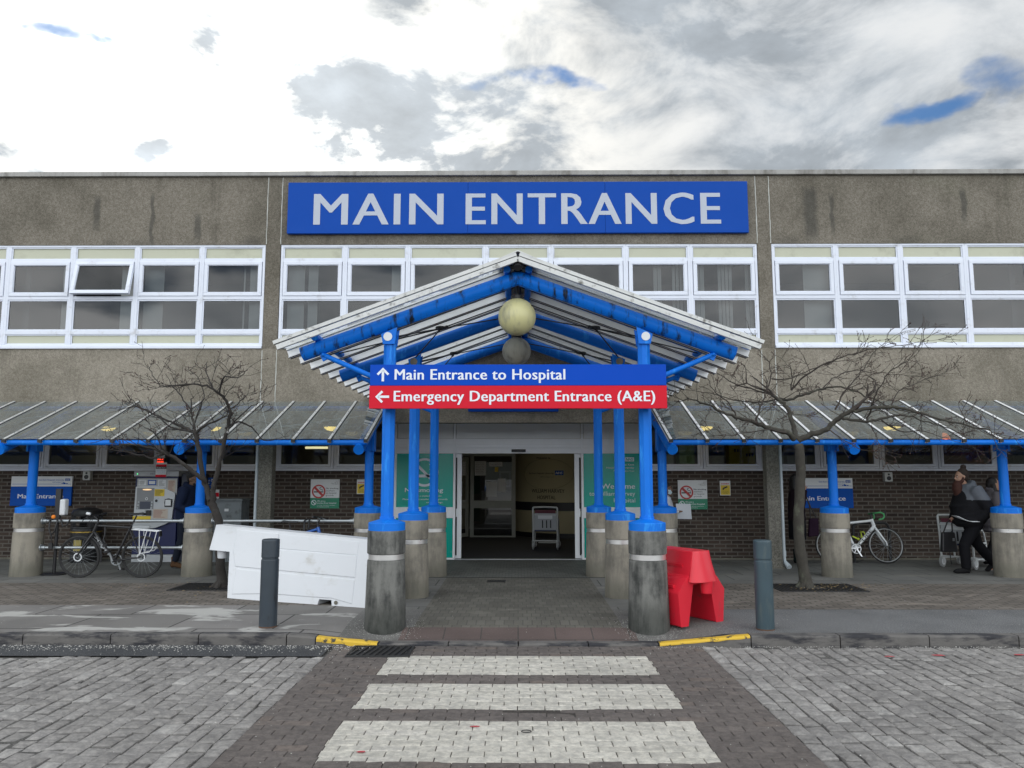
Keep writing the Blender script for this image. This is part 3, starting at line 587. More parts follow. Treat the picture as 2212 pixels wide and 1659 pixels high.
# ================================================================== the hospital building
YF, YW = 13.9, 15.3            # upper facade and recessed ground-floor wall
Z0, Z1, Z2 = 2.58, 3.94, 5.90  # foot of the upper storey, window sill, window head
def building():
    B = thing('hospital_building', 'two storey concrete hospital building with dark brick ground floor and white window bands', 'building', (0, YF, 0))
    mb = MB(); mb.box(-18, 18, YF, YF+.3, Z2, 7.22)
    pil = [(-4.69, -4.42), (4.44, 4.69), (-13.5, -13.2), (13.2, 13.5)]
    mb2 = MB()
    for a, b in pil: mb.box(a, b, YF, YF+.3, Z1, Z2)
    mb.box(-18, -13.5, YF, YF+.3, Z1, Z2); mb.box(13.5, 18, YF, YF+.3, Z1, Z2)
    obj('upper_wall', mb, M_['facade'], B)
    mb2.box(-18, 18, YF+.0, YF+.3, Z0, Z1); obj('spandrel_wall', mb2, M_['spandrel'], B)
    mb = MB()                                       # pale sealant in the panel joints
    rnd = random.Random(2)
    for x in (-4.69, -4.42, 4.44, 4.69):
        for a, b in ((Z2+.01, 7.2), (Z0+.02, Z1-.03)):
            n = 16; mb.tube([(x+rnd.uniform(-.004, .004), YF-.001, a+(b-a)*i/n) for i in range(n+1)], [rnd.uniform(.006, .011) for i in range(n+1)], 6)
    obj('joint_sealant', mb, mat('sealant', (.50, .51, .48), .7, 0, .15, 5), B)
    mb = MB()
    for k in range(12): mb.box(-18+k*3.0+.004, -15+k*3.0-.004, YF-.06, YF+.45, 7.215, 7.305)
    for k in range(1, 12): mb.box(-18+k*3.0-.03, -18+k*3.0+.03, YF-.062, YF+.4, 7.21, 7.307)
    obj('parapet_cap', mb, M_['cap'], B, .008)
    mb = MB(); mb.box(-18, 18, YF+.3, YF+14, 6.6, 6.75); obj('flat_roof', mb, M_['asphalt'], B)
    mb = MB(); mb.box(-18, 18, YF+.3, YW+.3, 2.72, 2.86); obj('soffit', mb, mat('soffit_paint', (.36, .37, .36), .7, 0, .1, 2), B)
    # ground floor
    mb = MB(); mb.box(-18, -2.46, YW, YW+.3, -.1, 1.72); mb.box(2.48, 18, YW, YW+.3, -.1, 1.72); obj('brick_wall', mb, M_['brick'], B)
    mb = MB()
    for s in (-1, 1): mb.box(*sorted((s*2.47, s*18)), YW-.035, YW+.05, 1.72, 1.762)
    obj('sill_band', mb, M_['upvc'], B, .004)
    mb = MB()
    for s in (-1, 1): mb.box(*sorted((s*2.3, s*18)), YW-.012, YW+.02, -.02, .035)
    obj('wall_foot', mb, M_['pedestal'], B)
    for a, b in pil:
        mb = MB(); mb.box(a+.01, b-.01, YF+.004, YF+.226, -.1, Z0); obj('column', mb, M_['column'], B, .012)
        mb = MB(); mb.box(a-.01, b+.01, YF-.012, YF+.24, -.05, .02)
        obj('column_foot', mb, M_['pedestal'], B)
    # drainpipes beside the columns
    for x in (-4.735, 4.735):
        mb = MB(); mb.tube([(x, YF+.10, Z0), (x, YF+.10, .17), (x+.004, YF+.09, .09), (x+.03, YF-.02, .03)], .030, 12)
        mb.tube([(x, YF+.10, .30), (x, YF+.10, .20)], .039, 12); mb.tube([(x, YF+.10, 1.5), (x, YF+.10, 1.54)], .036, 12)
        mb.tube([(x+.004, YF+.07, .10), (x+.035, YF-.05, .025)], [.036, .048], 12)
        obj('drainpipe', mb, mat('pipe_grey', (.50, .56, .60), .45, 0, .08, 4), B)
    # windows -------------------------------------------------------------
    blind = mat('blind_fabric', (.62, .61, .58), .9, 0, .1, 3)
    def blinds(mb, x0, x1, z0, z1, y, n, turn):
        for i in range(n):
            x = x0+(x1-x0)*(i+.5)/n; w = (x1-x0)/n*.98
            mb.obox((x, y, (z0+z1)/2), (w, .003, z1-z0), Matrix.Rotation(turn, 3, 'Z'))
    def upper_window(a, b, opened=False, bl=None):
        y0 = YF+.012
        mb = MB(); mb.frame(a, b, Z1+.05, Z2, .045, y0, y0+.07, tb=.035, tt=.04)
        for z, h in ((5.578, .05), (4.865, .065), (4.215, .07)): mb.box(a+.045, b-.045, y0+.002, y0+.066, z, z+h)
        mb.frame(a+.045, b-.045, 5.628, 5.86, .022, y0+.014, y0+.05)     # beads round the top panel
        mb.frame(a+.045, b-.045, 4.285, 4.865, .026, y0+.014, y0+.05); mb.frame(a+.045, b-.045, 4.025, 4.215, .022, y0+.014, y0+.05)
        w = obj('window', mb, M_['upvc'], B, .004)
        for z, zz in ((5.64, 5.85), (4.035, 4.205)): obj('infill_panel', MB().box(a+.06, b-.06, y0+.035, y0+.045, z, zz), M_['infill'], w)
        mb = MB(); q = mb                                                   # top-hung sash
        q.frame(a+.055, b-.055, 4.932, 5.580, .062, y0-.014, y0+.05); q.frame(a+.117, b-.117, 4.994, 5.518, .012, y0-.002, y0+.04)
        g = MB(); g.rect(a+.12, b-.12, 4.997, 5.515, y0+.022)
        if opened:
            M = Matrix.Translation((0, y0, 5.58)) @ Matrix.Rotation(R(-13), 4, 'X') @ Matrix.Translation((0, -y0, -5.58)); q.xf(M); g.xf(M)
        obj('sash', q, M_['upvc'], w, .004)
        obj('pane', g, M_['glass'], w); obj('pane', MB().rect(a+.065, b-.065, 4.30, 4.85, y0+.030), M_['glass'], w)
        mb = MB()
        mb.frame(a+.060, b-.060, 4.29, 4.86, .012, y0+.0235, y0+.028); mb.frame(a+.062, b-.062, 5.645, 5.845, .006, y0+.028, y0+.034); mb.frame(a+.062, b-.062, 4.04, 4.20, .006, y0+.028, y0+.034)
        if not opened: mb.frame(a+.117, b-.117, 4.994, 5.518, .009, y0+.018, y0+.0215)
        obj('gasket', mb, M_['dark'], w)
        mb = MB(); mb.box(a-.0, b+.0, y0-.045, y0+.07, Z1+.0, Z1+.05); obj('sill', mb, M_['upvc'], w, .005)
        if bl:
            mb = MB()
            for x0, x1, n, t in bl: blinds(mb, a+(b-a)*x0, a+(b-a)*x1, 4.0, 5.8, y0+.19, n, t)
            obj('blind', mb, blind, w)
    L = [-4.70-1.2*k for k in range(8)]; L[0] = -4.70; L[1] = -5.88; L[2] = -7.09; L[3] = -8.29
    BL = {0: [(.72, .98, 3, .3), (.62, .645, 1, 0)], 1: [(.06, .36, 5, .5)], 2: [(.70, .98, 3, .15)], 3: [(.78, .99, 3, .2)], 5: [(.1, .5, 5, .4)]}
    for k in range(7): upper_window(L[k+1], L[k], k == 2, BL.get(k))
    Mx = [-4.41, -3.213, -2.04, -.60, .612, 1.997, 3.188, 4.43]
    BM = {0: [(.08, .34, 4, .3), (.40, .55, 2, .3)], 1: [(.72, .98, 4, .2)], 4: [(.05, .2, 2, .3)], 5: [(.45, .58, 2, .3), (.74, .98, 4, .5)], 6: [(.04, .24, 3, .2), (.44, .66, 4, .4), (.85, .97, 2, .3)]}
    for k in range(7): upper_window(Mx[k], Mx[k+1], False, BM.get(k))
    Rx = [4.70, 5.88, 7.07, 8.27, 9.47, 10.67, 11.87, 13.07]
    BR = {0: [(.53, .97, 1, .0)]}
    for k in range(7): upper_window(Rx[k], Rx[k+1], False, BR.get(k))
    # upstairs rooms behind the panes
    room = mat('room_wall', (.17, .17, .165), .9, 0, .1, 1.0)
    mb = MB(); mb.box(-13.2, 13.2, YF+3.2, YF+3.3, 3.6, 6.0); mb.box(-13.2, 13.2, YF+.32, YF+3.2, 3.55, 3.62); mb.box(-13.2, 13.2, YF+.32, YF+3.2, 5.93, 6.0)
    for x in (-13.2, -9.3, -4.55, 0, 4.55, 9.3, 13.2): mb.box(x-.05, x+.05, YF+.32, YF+3.2, 3.62, 5.93)
    obj('upstairs_room', mb, room, B)
    # ground-floor windows
    def low_window(a, b, stain=None):
        mb = MB(); mb.frame(a, b, 1.765, 2.715, .045, YW-.01, YW+.06, tb=.03); mb.frame(a+.05, b-.05, 1.80, 2.70, .052, YW-.022, YW+.05)
        w = obj('window', mb, M_['upvc'], B, .004)
        g = MB(); g.rect(a+.10, b-.10, 1.85, 2.65, YW+.02); obj('pane', g, M_['glass_low'], w)
        mb = MB(); mb.frame(a+.098, b-.098, 1.848, 2.652, .008, YW+.012, YW+.018); obj('gasket', mb, M_['dark'], w)
        if stain: stain(w, a, b)
    def leaded(w, a, b):
        """stained glass: lead lines and coloured shapes behind the pane"""
        rr = random.Random(int(a*100)); mb = MB()
        for k in range(9):
            x = a+.12; z = rr.uniform(1.88, 2.4); pts = []
            th = rr.uniform(-.5, .8)
            for i in range(12):
                pts.append((x, YW+.055, min(2.6, max(1.87, z)))); x += (b-a-.24)/11; z += .06*math.sin(th+i*rr.uniform(.4, .9))
            mb.tube(pts, .006, 5)
        for k in range(4):
            cx, cz, q = rr.uniform(a+.3, b-.3), rr.uniform(1.95, 2.2), rr.uniform(.08, .2)
            mb.tube([(min(b-.11, max(a+.11, cx+q*math.cos(t*.5))), YW+.055, max(1.86, cz+q*math.sin(t*.5))) for t in range(14)], .007, 5)
        obj('lead', mb, mat('grey_lead', (.30, .29, .27), .6), w)
    LX = [2.5+1.155*k for k in range(13)]
    for s in (-1, 1):
        for k in range(10):
            a, b = sorted((s*LX[k], s*LX[k+1])); low_window(a+.005, b-.005, leaded if s > 0 and k in (4, 5, 6) else None)
    # ground-floor rooms: back walls, partitions, floor
    mb = MB()
    for s in (-1, 1):
        a, b = sorted((s*2.6, s*14)); mb.box(a, b, YW+3.0, YW+3.1, .9, 2.85); mb.box(a, b, YW+.3, YW+3.0, .85, .92); mb.box(a, b, YW+.3, YW+3.0, 2.72, 2.85)
        for x in (2.6, 5.4, 7.1, 9.4, 13.9): mb.box(s*x-.05, s*x+.05, YW+.3, YW+3.0, .92, 2.72)
    obj('ground_floor_room', mb, mat('dim_room', (.34, .32, .28), .9, 0, .4, .8), B)
    return B
BUILDING = building()

# ------------------------------------------------------------------ entrance doors and lobby
def entrance():
    B = BUILDING; fr = M_['door_frame']
    mb = MB()
    y0, y1 = YW-.03, YW+.05
    for a, b in ((-2.46, -2.40), (-1.28, -1.235), (1.245, 1.29), (2.42, 2.475)): mb.box(a, b, y0, y1, 0, 2.72)
    mb.box(-2.40, 2.42, y0+.003, y1-.003, 2.665, 2.72)
    for a, b in ((-2.40, -1.28), (-1.235, 1.245), (1.29, 2.42)):
        mb.box(a, b, y0+.002, y1, 2.245, 2.355); mb.box(a, b, y0+.002, y1, 2.165, 2.18)
        mb.box(a, b, y0+.02, y1, 2.18, 2.245)
    mb.box(-1.235, 1.245, y0-.05, y1, 2.06, 2.165)                        # door header
    for a, b in ((-2.40, -1.28), (1.29, 2.42)):
        mb.box(a, b, y0+.002, y1, 2.06, 2.165); mb.box(a, b, y0+.002, y1, .80, 1.01); mb.box(a, b, y0+.002, y1, 0, .035)
    S = obj('entrance_screen', mb, fr, B, .004)
    tg = mat('transom_grey', (.74, .76, .77), .5, 0, .06, 2)
    for a, b in ((-2.40, -1.28), (-1.235, 1.245), (1.29, 2.42)): obj('transom_panel', MB().box(a+.01, b-.01, y0+.03, y0+.04, 2.36, 2.66), tg, S)
    for a, b in ((-2.40, -1.28), (1.29, 2.42)):
        for z, zz in ((1.01, 2.06), (.035, .80)): obj('green_panel', MB().box(a, b, y0+.025, y0+.035, z, zz), M_['green'], S)
    mb = MB(); yl = y0+.021
    mb.disc((-1.85, 1.69), .28, yl, 40, 0, .235)
    def strip(x0, z0, x1, z1, w): 
        d = Vector((x1-x0, 0, z1-z0)).normalized(); n = Vector((-d.z, 0, d.x))*w/2
        mb.poly([(x0-n.x, z0-n.z), (x1-n.x, z1-n.z), (x1+n.x, z1+n.z), (x0+n.x, z0+n.z)], yl-.001)
    strip(-2.04, 1.88, -1.66, 1.50, .05); strip(-2.02, 1.62, -1.66, 1.62, .055)
    mb.tube([(-1.70, yl, 1.68), (-1.74, yl, 1.75), (-1.69, yl, 1.80), (-1.75, yl, 1.85)], .012, 5)
    mb.text('No smoking', -1.48, 1.305, .085, yl, .75, .02, 'r'); mb.text('We are a smoke-free hospital.', -1.50, 1.215, .032, yl, .60, .0, 'r')
    mb.text('Please do not smoke in the grounds', -1.39, 1.15, .033, yl, .88, .006, 'r'); mb.text('or buildings.', -1.64, 1.09, .033, yl, .33, .006, 'c')
    mb.text('East Kent', 2.29, 1.825, .036, yl, .24, .006, 'r'); mb.text('Hospitals University', 2.29, 1.765, .036, yl, .55, .006, 'r'); mb.text('NHS Foundation Trust', 2.29, 1.705, .027, yl, .40, .006, 'r')
    mb.text('Welcome', 2.30, 1.37, .105, yl, .66, .012, 'r'); mb.text('to William Harvey', 2.30, 1.235, .085, yl, .90, .0, 'r'); mb.text('Hospital', 2.30, 1.105, .085, yl, .42, .0, 'r')
    mb.rect(2.11, 2.29, 1.905, 1.985, yl)
    obj('lettering', mb, M_['white'], S)
    mb = MB(); mb.text('NHS', 2.20, 1.918, .056, yl-.002, .145, .03, 'c', 0, .25); obj('logo_lettering', mb, M_['green'], S)
    # sliding leaves parked behind the side panels, their edges showing
    for s in (-1, 1):
        a, b = sorted((s*1.115, s*1.225)); mb = MB(); mb.box(a, b, y0+.055, y0+.095, .02, 2.06); a2, b2 = sorted((s*1.225, s*2.36))
        mb.box(a2, b2, y0+.062, y0+.09, .02, .10); mb.box(a2, b2, y0+.062, y0+.09, 1.98, 2.06); mb.box(*sorted((s*2.30, s*2.36)), y0+.062, y0+.09, .1, 1.98)
        lf = obj('sliding_door', mb, fr, B, .004)
        mb = MB(); mb.box(*sorted((s*1.205, s*1.232)), y0+.048, y0+.0545, .08, .82); mb.box(*sorted((s*1.205, s*1.232)), y0+.048, y0+.0545, .98, 1.98); obj('slot_shade', mb, M_['dark'], lf)  # black strips put in for the shaded slots between leaf and jamb
    mb = MB(); mb.box(-.13, .15, y0-.085, y0-.052, 2.085, 2.140); obj('door_sensor', mb, M_['black'], B, .008)
    mb = MB(); mb.box(-1.24, 1.25, y0-.02, y1+.05, -.02, .012); obj('threshold', mb, M_['galv'], B)
    # lobby
    cream = mat('lobby_cream', (.46, .42, .27), .7, 0, .08, 1.5)
    mb = MB(); mb.box(-2.6, 2.6, YW+.06, 24, -.06, -.004); obj('lobby_floor', mb, mat('lobby_mat', (.035, .037, .042), .9, 0, .3, 30, bump=.3, bscale=120), B)
    mb = MB(); mb.box(-2.6, 2.6, YW+.31, 24, 2.72, 2.85); mb.box(-2.7, -2.6, YW+.31, 24, 0, 2.72); mb.box(2.6, 2.7, YW+.31, 24, 0, 2.72); mb.box(-2.6, 2.6, 24, 24.1, 0, 2.72)
    obj('lobby_shell', mb, mat('lobby_paint', (.30, .29, .24), .8, 0, .1, 1), B)
    def arc(t, off=0.0):                                # the curved wall right of the inner door
        a = R(200+ (290-200)*t); c = (1.55, 22.0); r = 1.72-off
        return (c[0]+r*math.cos(a), c[1]+r*math.sin(a))
    n = 24; mb = MB(); P = [arc(i/n) for i in range(n+1)]
    def ribbon(mb, off, z0, z1, m=0, t0=0.0, t1=1.0):
        Q = [arc(t0+(t1-t0)*i/n, off) for i in range(n+1)]
        mb.add([(x, y, z0) for x, y in Q]+[(x, y, z1) for x, y in Q], [(i, i+1, n+2+i, n+1+i) for i in range(n)], m, True)
    ribbon(mb, 0, 0, 2.72); mb.box(2.1, 2.62, 20.33, 20.38, 0, 2.72); w = obj('curved_lobby_wall', mb, cream, B)
    mb = MB(); ribbon(mb, -.015, .70, .92); ribbon(mb, -.012, 0, .12); obj('dado_band', mb, M_['black'], w)
    def onarc(v):                                       # wrap flat lettering round the curve
        t = (v[0]+.07)/(1.55+.07); x, y = arc(.16+t*.72, -.012); return (x, y, v[2])
    mb = MB()
    mb.text('Welcome to', .55, 2.06, .055, 0, .36, .01, 'c', M=onarc)
    mb.text('East Kent Hospitals University', .48, 1.66, .045, 0, .64, .01, 'c', M=onarc); mb.text('NHS Foundation Trust', .64, 1.57, .03, 0, .32, .0, 'c', M=onarc)
    mb.text('WILLIAM HARVEY', .64, 1.17, .10, 0, .80, .008, 'c', M=onarc); mb.text('HOSPITAL', .62, 1.0, .10, 0, .44, .008, 'c', M=onarc)
    obj('wall_lettering', mb, M_['ink'], w)
    mb = MB(); mb.add([onarc(v) for v in ((.83, 0, 1.63), (1.02, 0, 1.63), (1.02, 0, 1.75), (.83, 0, 1.75))], [(0, 1, 2, 3)]); obj('logo_plate', mb, M_['nhs_blue'], w)
    mb = MB(); mb.text('NHS', .925, 1.655, .07, 0, .15, .03, 'c', 0, .25, M=lambda v: (onarc(v)[0]-.002, onarc(v)[1]-.008, v[2])); obj('logo_lettering', mb, M_['white'], w)
    mb = MB(); q = []
    for i in range(33): a = 2*math.pi*i/32; q.append(onarc((.62+.62*math.cos(a), 0, 1.66+.40*math.sin(a))))
    mb.tube(q, .006, 5); obj('oval_line', mb, mat('oval_line', (.30, .27, .16), .6), w)
    # inner glazed partition with its open leaf
    ifr = mat('inner_frame', (.34, .36, .33), .5, 0, .06, 2); mb = MB(); yi = 20.7
    mb.frame(-1.28, -.07, 0, 2.30, .10, yi-.03, yi+.04, tb=.04, tt=.17); mb.box(-1.18, -.17, yi-.028, yi+.038, .76, .96)
    mb.box(-2.6, -1.28, yi-.03, yi+.04, 2.13, 2.30); mb.box(-2.6, 2.6, yi, yi+.05, 2.30, 2.72)
    p = obj('inner_screen', mb, ifr, B)
    mb = MB(); mb.rect(-1.18, -.17, .96, 2.13, yi); mb.rect(-1.18, -.17, .04, .76, yi); obj('pane', mb, glass_mat('inner_glass', (.45, .46, .47), .02, gain=2.6), p)
    mb = MB(); mb.rect(-1.16, -.86, 1.62, 2.0, yi-.004); mb.rect(-.78, -.42, 1.86, 1.98, yi-.004); mb.rect(-.85, -.56, 1.06, 1.46, yi-.004); mb.rect(-.54, -.33, 1.18, 1.54, yi-.004)
    obj('notice', mb, M_['sign_white'], p)
    mb = MB()
    for k in range(7): mb.text('Notices %s' % ('for visitors' if k % 2 else 'and wards'), -1.13, 1.95-k*.045, .018, yi-.006, .22)
    mb.text('Please use the bell', -.6, 1.915, .02, yi-.006, .3, 0, 'c'); obj('notice_print', mb, M_['ink'], p)
    mb = MB(); mb.rect(-.62, -.53, 1.72, 1.84, yi-.005); obj('yellow_notice', mb, M_['yellow'], p)
    mb = MB(); mb.frame(-.52, -.20, 1.30, 1.74, .05, yi+.6, yi+.64); mb.box(-1.0, -.2, yi+.5, yi+.9, .7, 1.2); obj('office_hatch', mb, M_['sign_white'], p)
    mb = MB(); mb.frame(0, .95, .03, 2.10, .09, -.02, .02); mb.box(.09, .86, -.018, .018, .76, .92)
    M = Matrix.Translation((-1.33, 20.6, 0)) @ Matrix.Rotation(R(-118), 4, 'Z'); mb.xf(M); dl = obj('inner_door', mb, ifr, B)
    mb = MB(); mb.rect(.09, .86, .92, 2.01, 0); mb.rect(.09, .86, .12, .76, 0); mb.xf(M); obj('pane', mb, M_['glass_low'], dl)
    mb = MB(); mb.box(.80, .84, -.06, -.03, .9, 1.25); mb.xf(M); obj('handle', mb, M_['galv'], dl)
entrance()

# ================================================================== entrance porch
def pedestal_mb(x, y, r0, r1, zt=1.03, dz=0.0):
    mb = MB(); k = r1
    mb.lathe([(r0*1.005, -.2), (r0, 0), (r0*.985, .12), (k*.985, .69), (k*.975, .704), (k*.93, .708), (k*.93, .776), (k*.995, .779), (k, .80), (k, zt-.02), (k*.985, zt)], (x, y, dz), 40)
    return mb
def collar_mb(x, y, r, rp, z=1.03):
    return MB().lathe([(r, z), (r, z+.078), (r*.985, z+.086), (rp*1.35, z+.118), (rp*1.15, z+.122), (rp*1.15, z+.15), (rp, z+.152)], (x, y, 0), 40, 0, False)
PORCH = [(8.76, 1.475, 1.445), (10.73, 1.445, 1.405), (12.9, 1.40, 1.335)]
def porch():
    T = thing('entrance_porch', 'gabled blue tube porch with glass roof over the entrance path', 'porch', (0, 10.7, 0))
    def roof(x): return 4.13-.372*abs(x)
    def chev(x): return 3.915-.357*abs(x)
    for i, (y, xl, xr) in enumerate(PORCH):
        for s, x in ((-1, -xl), (1, xr)):
            mb = MB(); mb.lathe([(.074, 1.15), (.074, 3.13)], (x, y, 0), 8, 0, False, math.pi/8)
            mb.lathe([(.070, 3.125), (.070, 3.145), (.074, 3.15), (.074, 3.16)], (x, y, 0), 8, 0, False, math.pi/8)
            c = obj('column', mb, M_['blue'], T)
            obj('pedestal', pedestal_mb(x, y, .228, .212), M_['pedestal_dirty'] if i == 0 else M_['pedestal'], c)
            obj('band', MB().lathe([(.2005, .714), (.2005, .771)], (x, y, 0), 40), M_['steel'], c)
            obj('collar', collar_mb(x, y, .205, .070), M_['blue'], c)
            mb = MB()
            for dy in (-.098, .080):
                q = [(x+s*.092, 3.245), (x+s*.068, 3.13), (x-s*.068, 3.13), (x-s*.092, 3.325)]
                mb.prism(q if s < 0 else q[::-1], y+dy, y+dy+.018)
            mb.box(x-.06, x+.06, y-.08, y+.08, 3.13, 3.27)
            obj('bracket', mb, M_['blue'], c, .003)
            mb = MB(); d = [(x+s*.012+.05*math.cos(a), 3.215+.05*math.sin(a)) for a in [j*math.pi/14 for j in range(28)]]
            mb.prism(d[::-1], y-.106, y-.098); obj('pin', mb, M_['sign_white'] if i == 0 else M_['pedestal'], c)
            mb = MB(); a = (x+s*.05, y, 2.70); b = (s*2.24, y-.01, chev(2.24)-.10)
            mb.tube([a, b], .030, 12); mb.bar((s*2.22, y-.01, chev(2.22)-.17), (s*2.27, y-.01, chev(2.27)-.05), .03, .05)
            mb.ball((b[0], b[1]-.03, b[2]), .022, 10, 6); obj('strut', mb, M_['blue'], c)
        mb = MB(); mb.tube([(-2.49, y, chev(2.49)), (-.02, y, chev(0)), (.02, y, chev(0)), (2.49, y, chev(2.49))], .0835, 24)
        obj('frame_tube', mb, M_['blue_dirty'] if i == 0 else M_['blue'], T)
    for s in (-1, 1):
        for x, r in ((.125, .041), (2.33, .043)):
            z = chev(x)+.0835*1.06+r
            p = obj('purlin', MB().tube([(s*x, 8.66, z), (s*x, 13.84, z)], r, 16), M_['blue'], T)
            mb = MB()
            for k in range(11):
                y = 8.70+k*.50; mb.obox((s*x, y, z+r+.014), (.11, .05, .05), Matrix.Rotation(s*math.atan(.372), 3, 'Y'))
            obj('clamp', mb, M_['black'], p)
            mb = MB(); y = 8.66
            for k in range(11):
                y = 8.685+k*.50; mb.obox((s*x, y, z+r+.046), (.13, .06, .022), Matrix.Rotation(s*math.atan(.372), 3, 'Y'))
            obj('clip', mb, M_['alu_clean'], p)
    # glazing bars run from ridge to eaves
    ys = [8.53+.495*k for k in range(11)]+[13.83]
    for s in (-1, 1):
        for k, y in enumerate(ys):
            w = .075; mb = MB(); up = (s*.372, 0, 1)
            a = Vector((s*.015, y, roof(.015))); b = Vector((s*2.745, y, roof(2.745))); dn = Vector((-s*.349, 0, -.937))
            if k == 0:
                mb.bar(a+dn*-.010, b+dn*-.010, .075, .04, up); mb.bar(a+dn*.046-Vector((0, .012, 0)), b+dn*.046-Vector((s*.02, .012, 0)), .045, .055, up)
            else:
                mb.bar(a+dn*.045, b+dn*.045, .030, .075, up); mb.bar(a+dn*.088, b+dn*.088, .095, .012, up); mb.bar(a-dn*.012, b-dn*.012, .06, .016, up)
                for e in (-1, 1): mb.bar(a+dn*.098+Vector((0, e*.040, 0)), b+dn*.098+Vector((0, e*.040, 0)), .010, .007, up, 1)
            obj('glazing_bar', mb, [M_['alu'] if k == 0 else M_['alu_clean'], M_['dark']], T)
        mb = MB(); mb.add([(s*.03, 8.54, roof(.03)), (s*2.73, 8.54, roof(2.73)), (s*2.73, 13.84, roof(2.73)), (s*.03, 13.84, roof(.03))], [(0, 1, 2, 3)])
        obj('roof_glass', mb, M_['roof_glass'], T)
    mb = MB(); p = [(-.24, roof(.24)+.02), (0, 4.165), (.24, roof(.24)+.02), (.24, roof(.24)+.03), (0, 4.18), (-.24, roof(.24)+.03)]
    mb.prism(p, 8.49, 13.86); obj('ridge_cap', mb, M_['alu'], T)
    mb = MB(); mb.tube([(0, 8.52, 3.98), (0, 8.56, 4.03), (0, 13.8, 4.03)], .045, 10); obj('ridge_seal', mb, M_['dark'], T)
    # thin rods cross under the roof with a ring where they meet
    for (ya, la, ra), (yb, lb, rb) in zip(PORCH, PORCH[1:]):
        mb = MB()
        for s in (-1, 1):
            xa = la if s < 0 else ra; m = Vector((s*.98, (ya+yb)/2-.1, chev(.98)-.07))
            for q in ((s*(xa-.09), ya+.06, 3.25), (s*.16, ya+.1, 3.62), (s*(xa-.05), yb-.1, 3.28), (s*.10, yb-.05, 3.86)):
                d = (Vector(q)-m).normalized(); mb.tube([Vector(q), m+d*.05], .0085, 6)
                mb.tube([m+d*.05, m+d*.12], .015, 8)
            mb.tube([m+Vector((.055*math.cos(a), .055*math.sin(a), .01)) for a in [j*math.pi/8 for j in range(17)]], .016, 8)
            mb.tube([Vector((s*2.33, (ya+yb)/2, chev(2.33)+.10)), m+(Vector((s*2.33, (ya+yb)/2, chev(2.33)+.10))-m).normalized()*.05], .0085, 6)
        obj('tie_rod', mb, M_['black'], T)
    # globe lamps hang under the ridge
    for lab, x, y, z, r, m in (('large yellowed globe lamp hanging under the front of the porch ridge', -.01, 8.95, 3.50, .222, 'globe'), ('smaller grimy grey globe lamp hanging behind the yellow one', -.02, 10.9, 3.40, .205, 'globe_grey')):
        t = thing('globe_lamp', lab, 'lamp', (x, y, z), 'globe lamps under the porch ridge')
        obj('globe', MB().ball((x, y, z), r, 40, 24), M_[m], t)
        obj('fitting', MB().tube([(x, y, z+r-.012), (x, y, z+r+.03)], .075, 20).tube([(x, y, z+r+.03), (x, y, 4.0)], .02, 8), M_['black'], t)
porch()

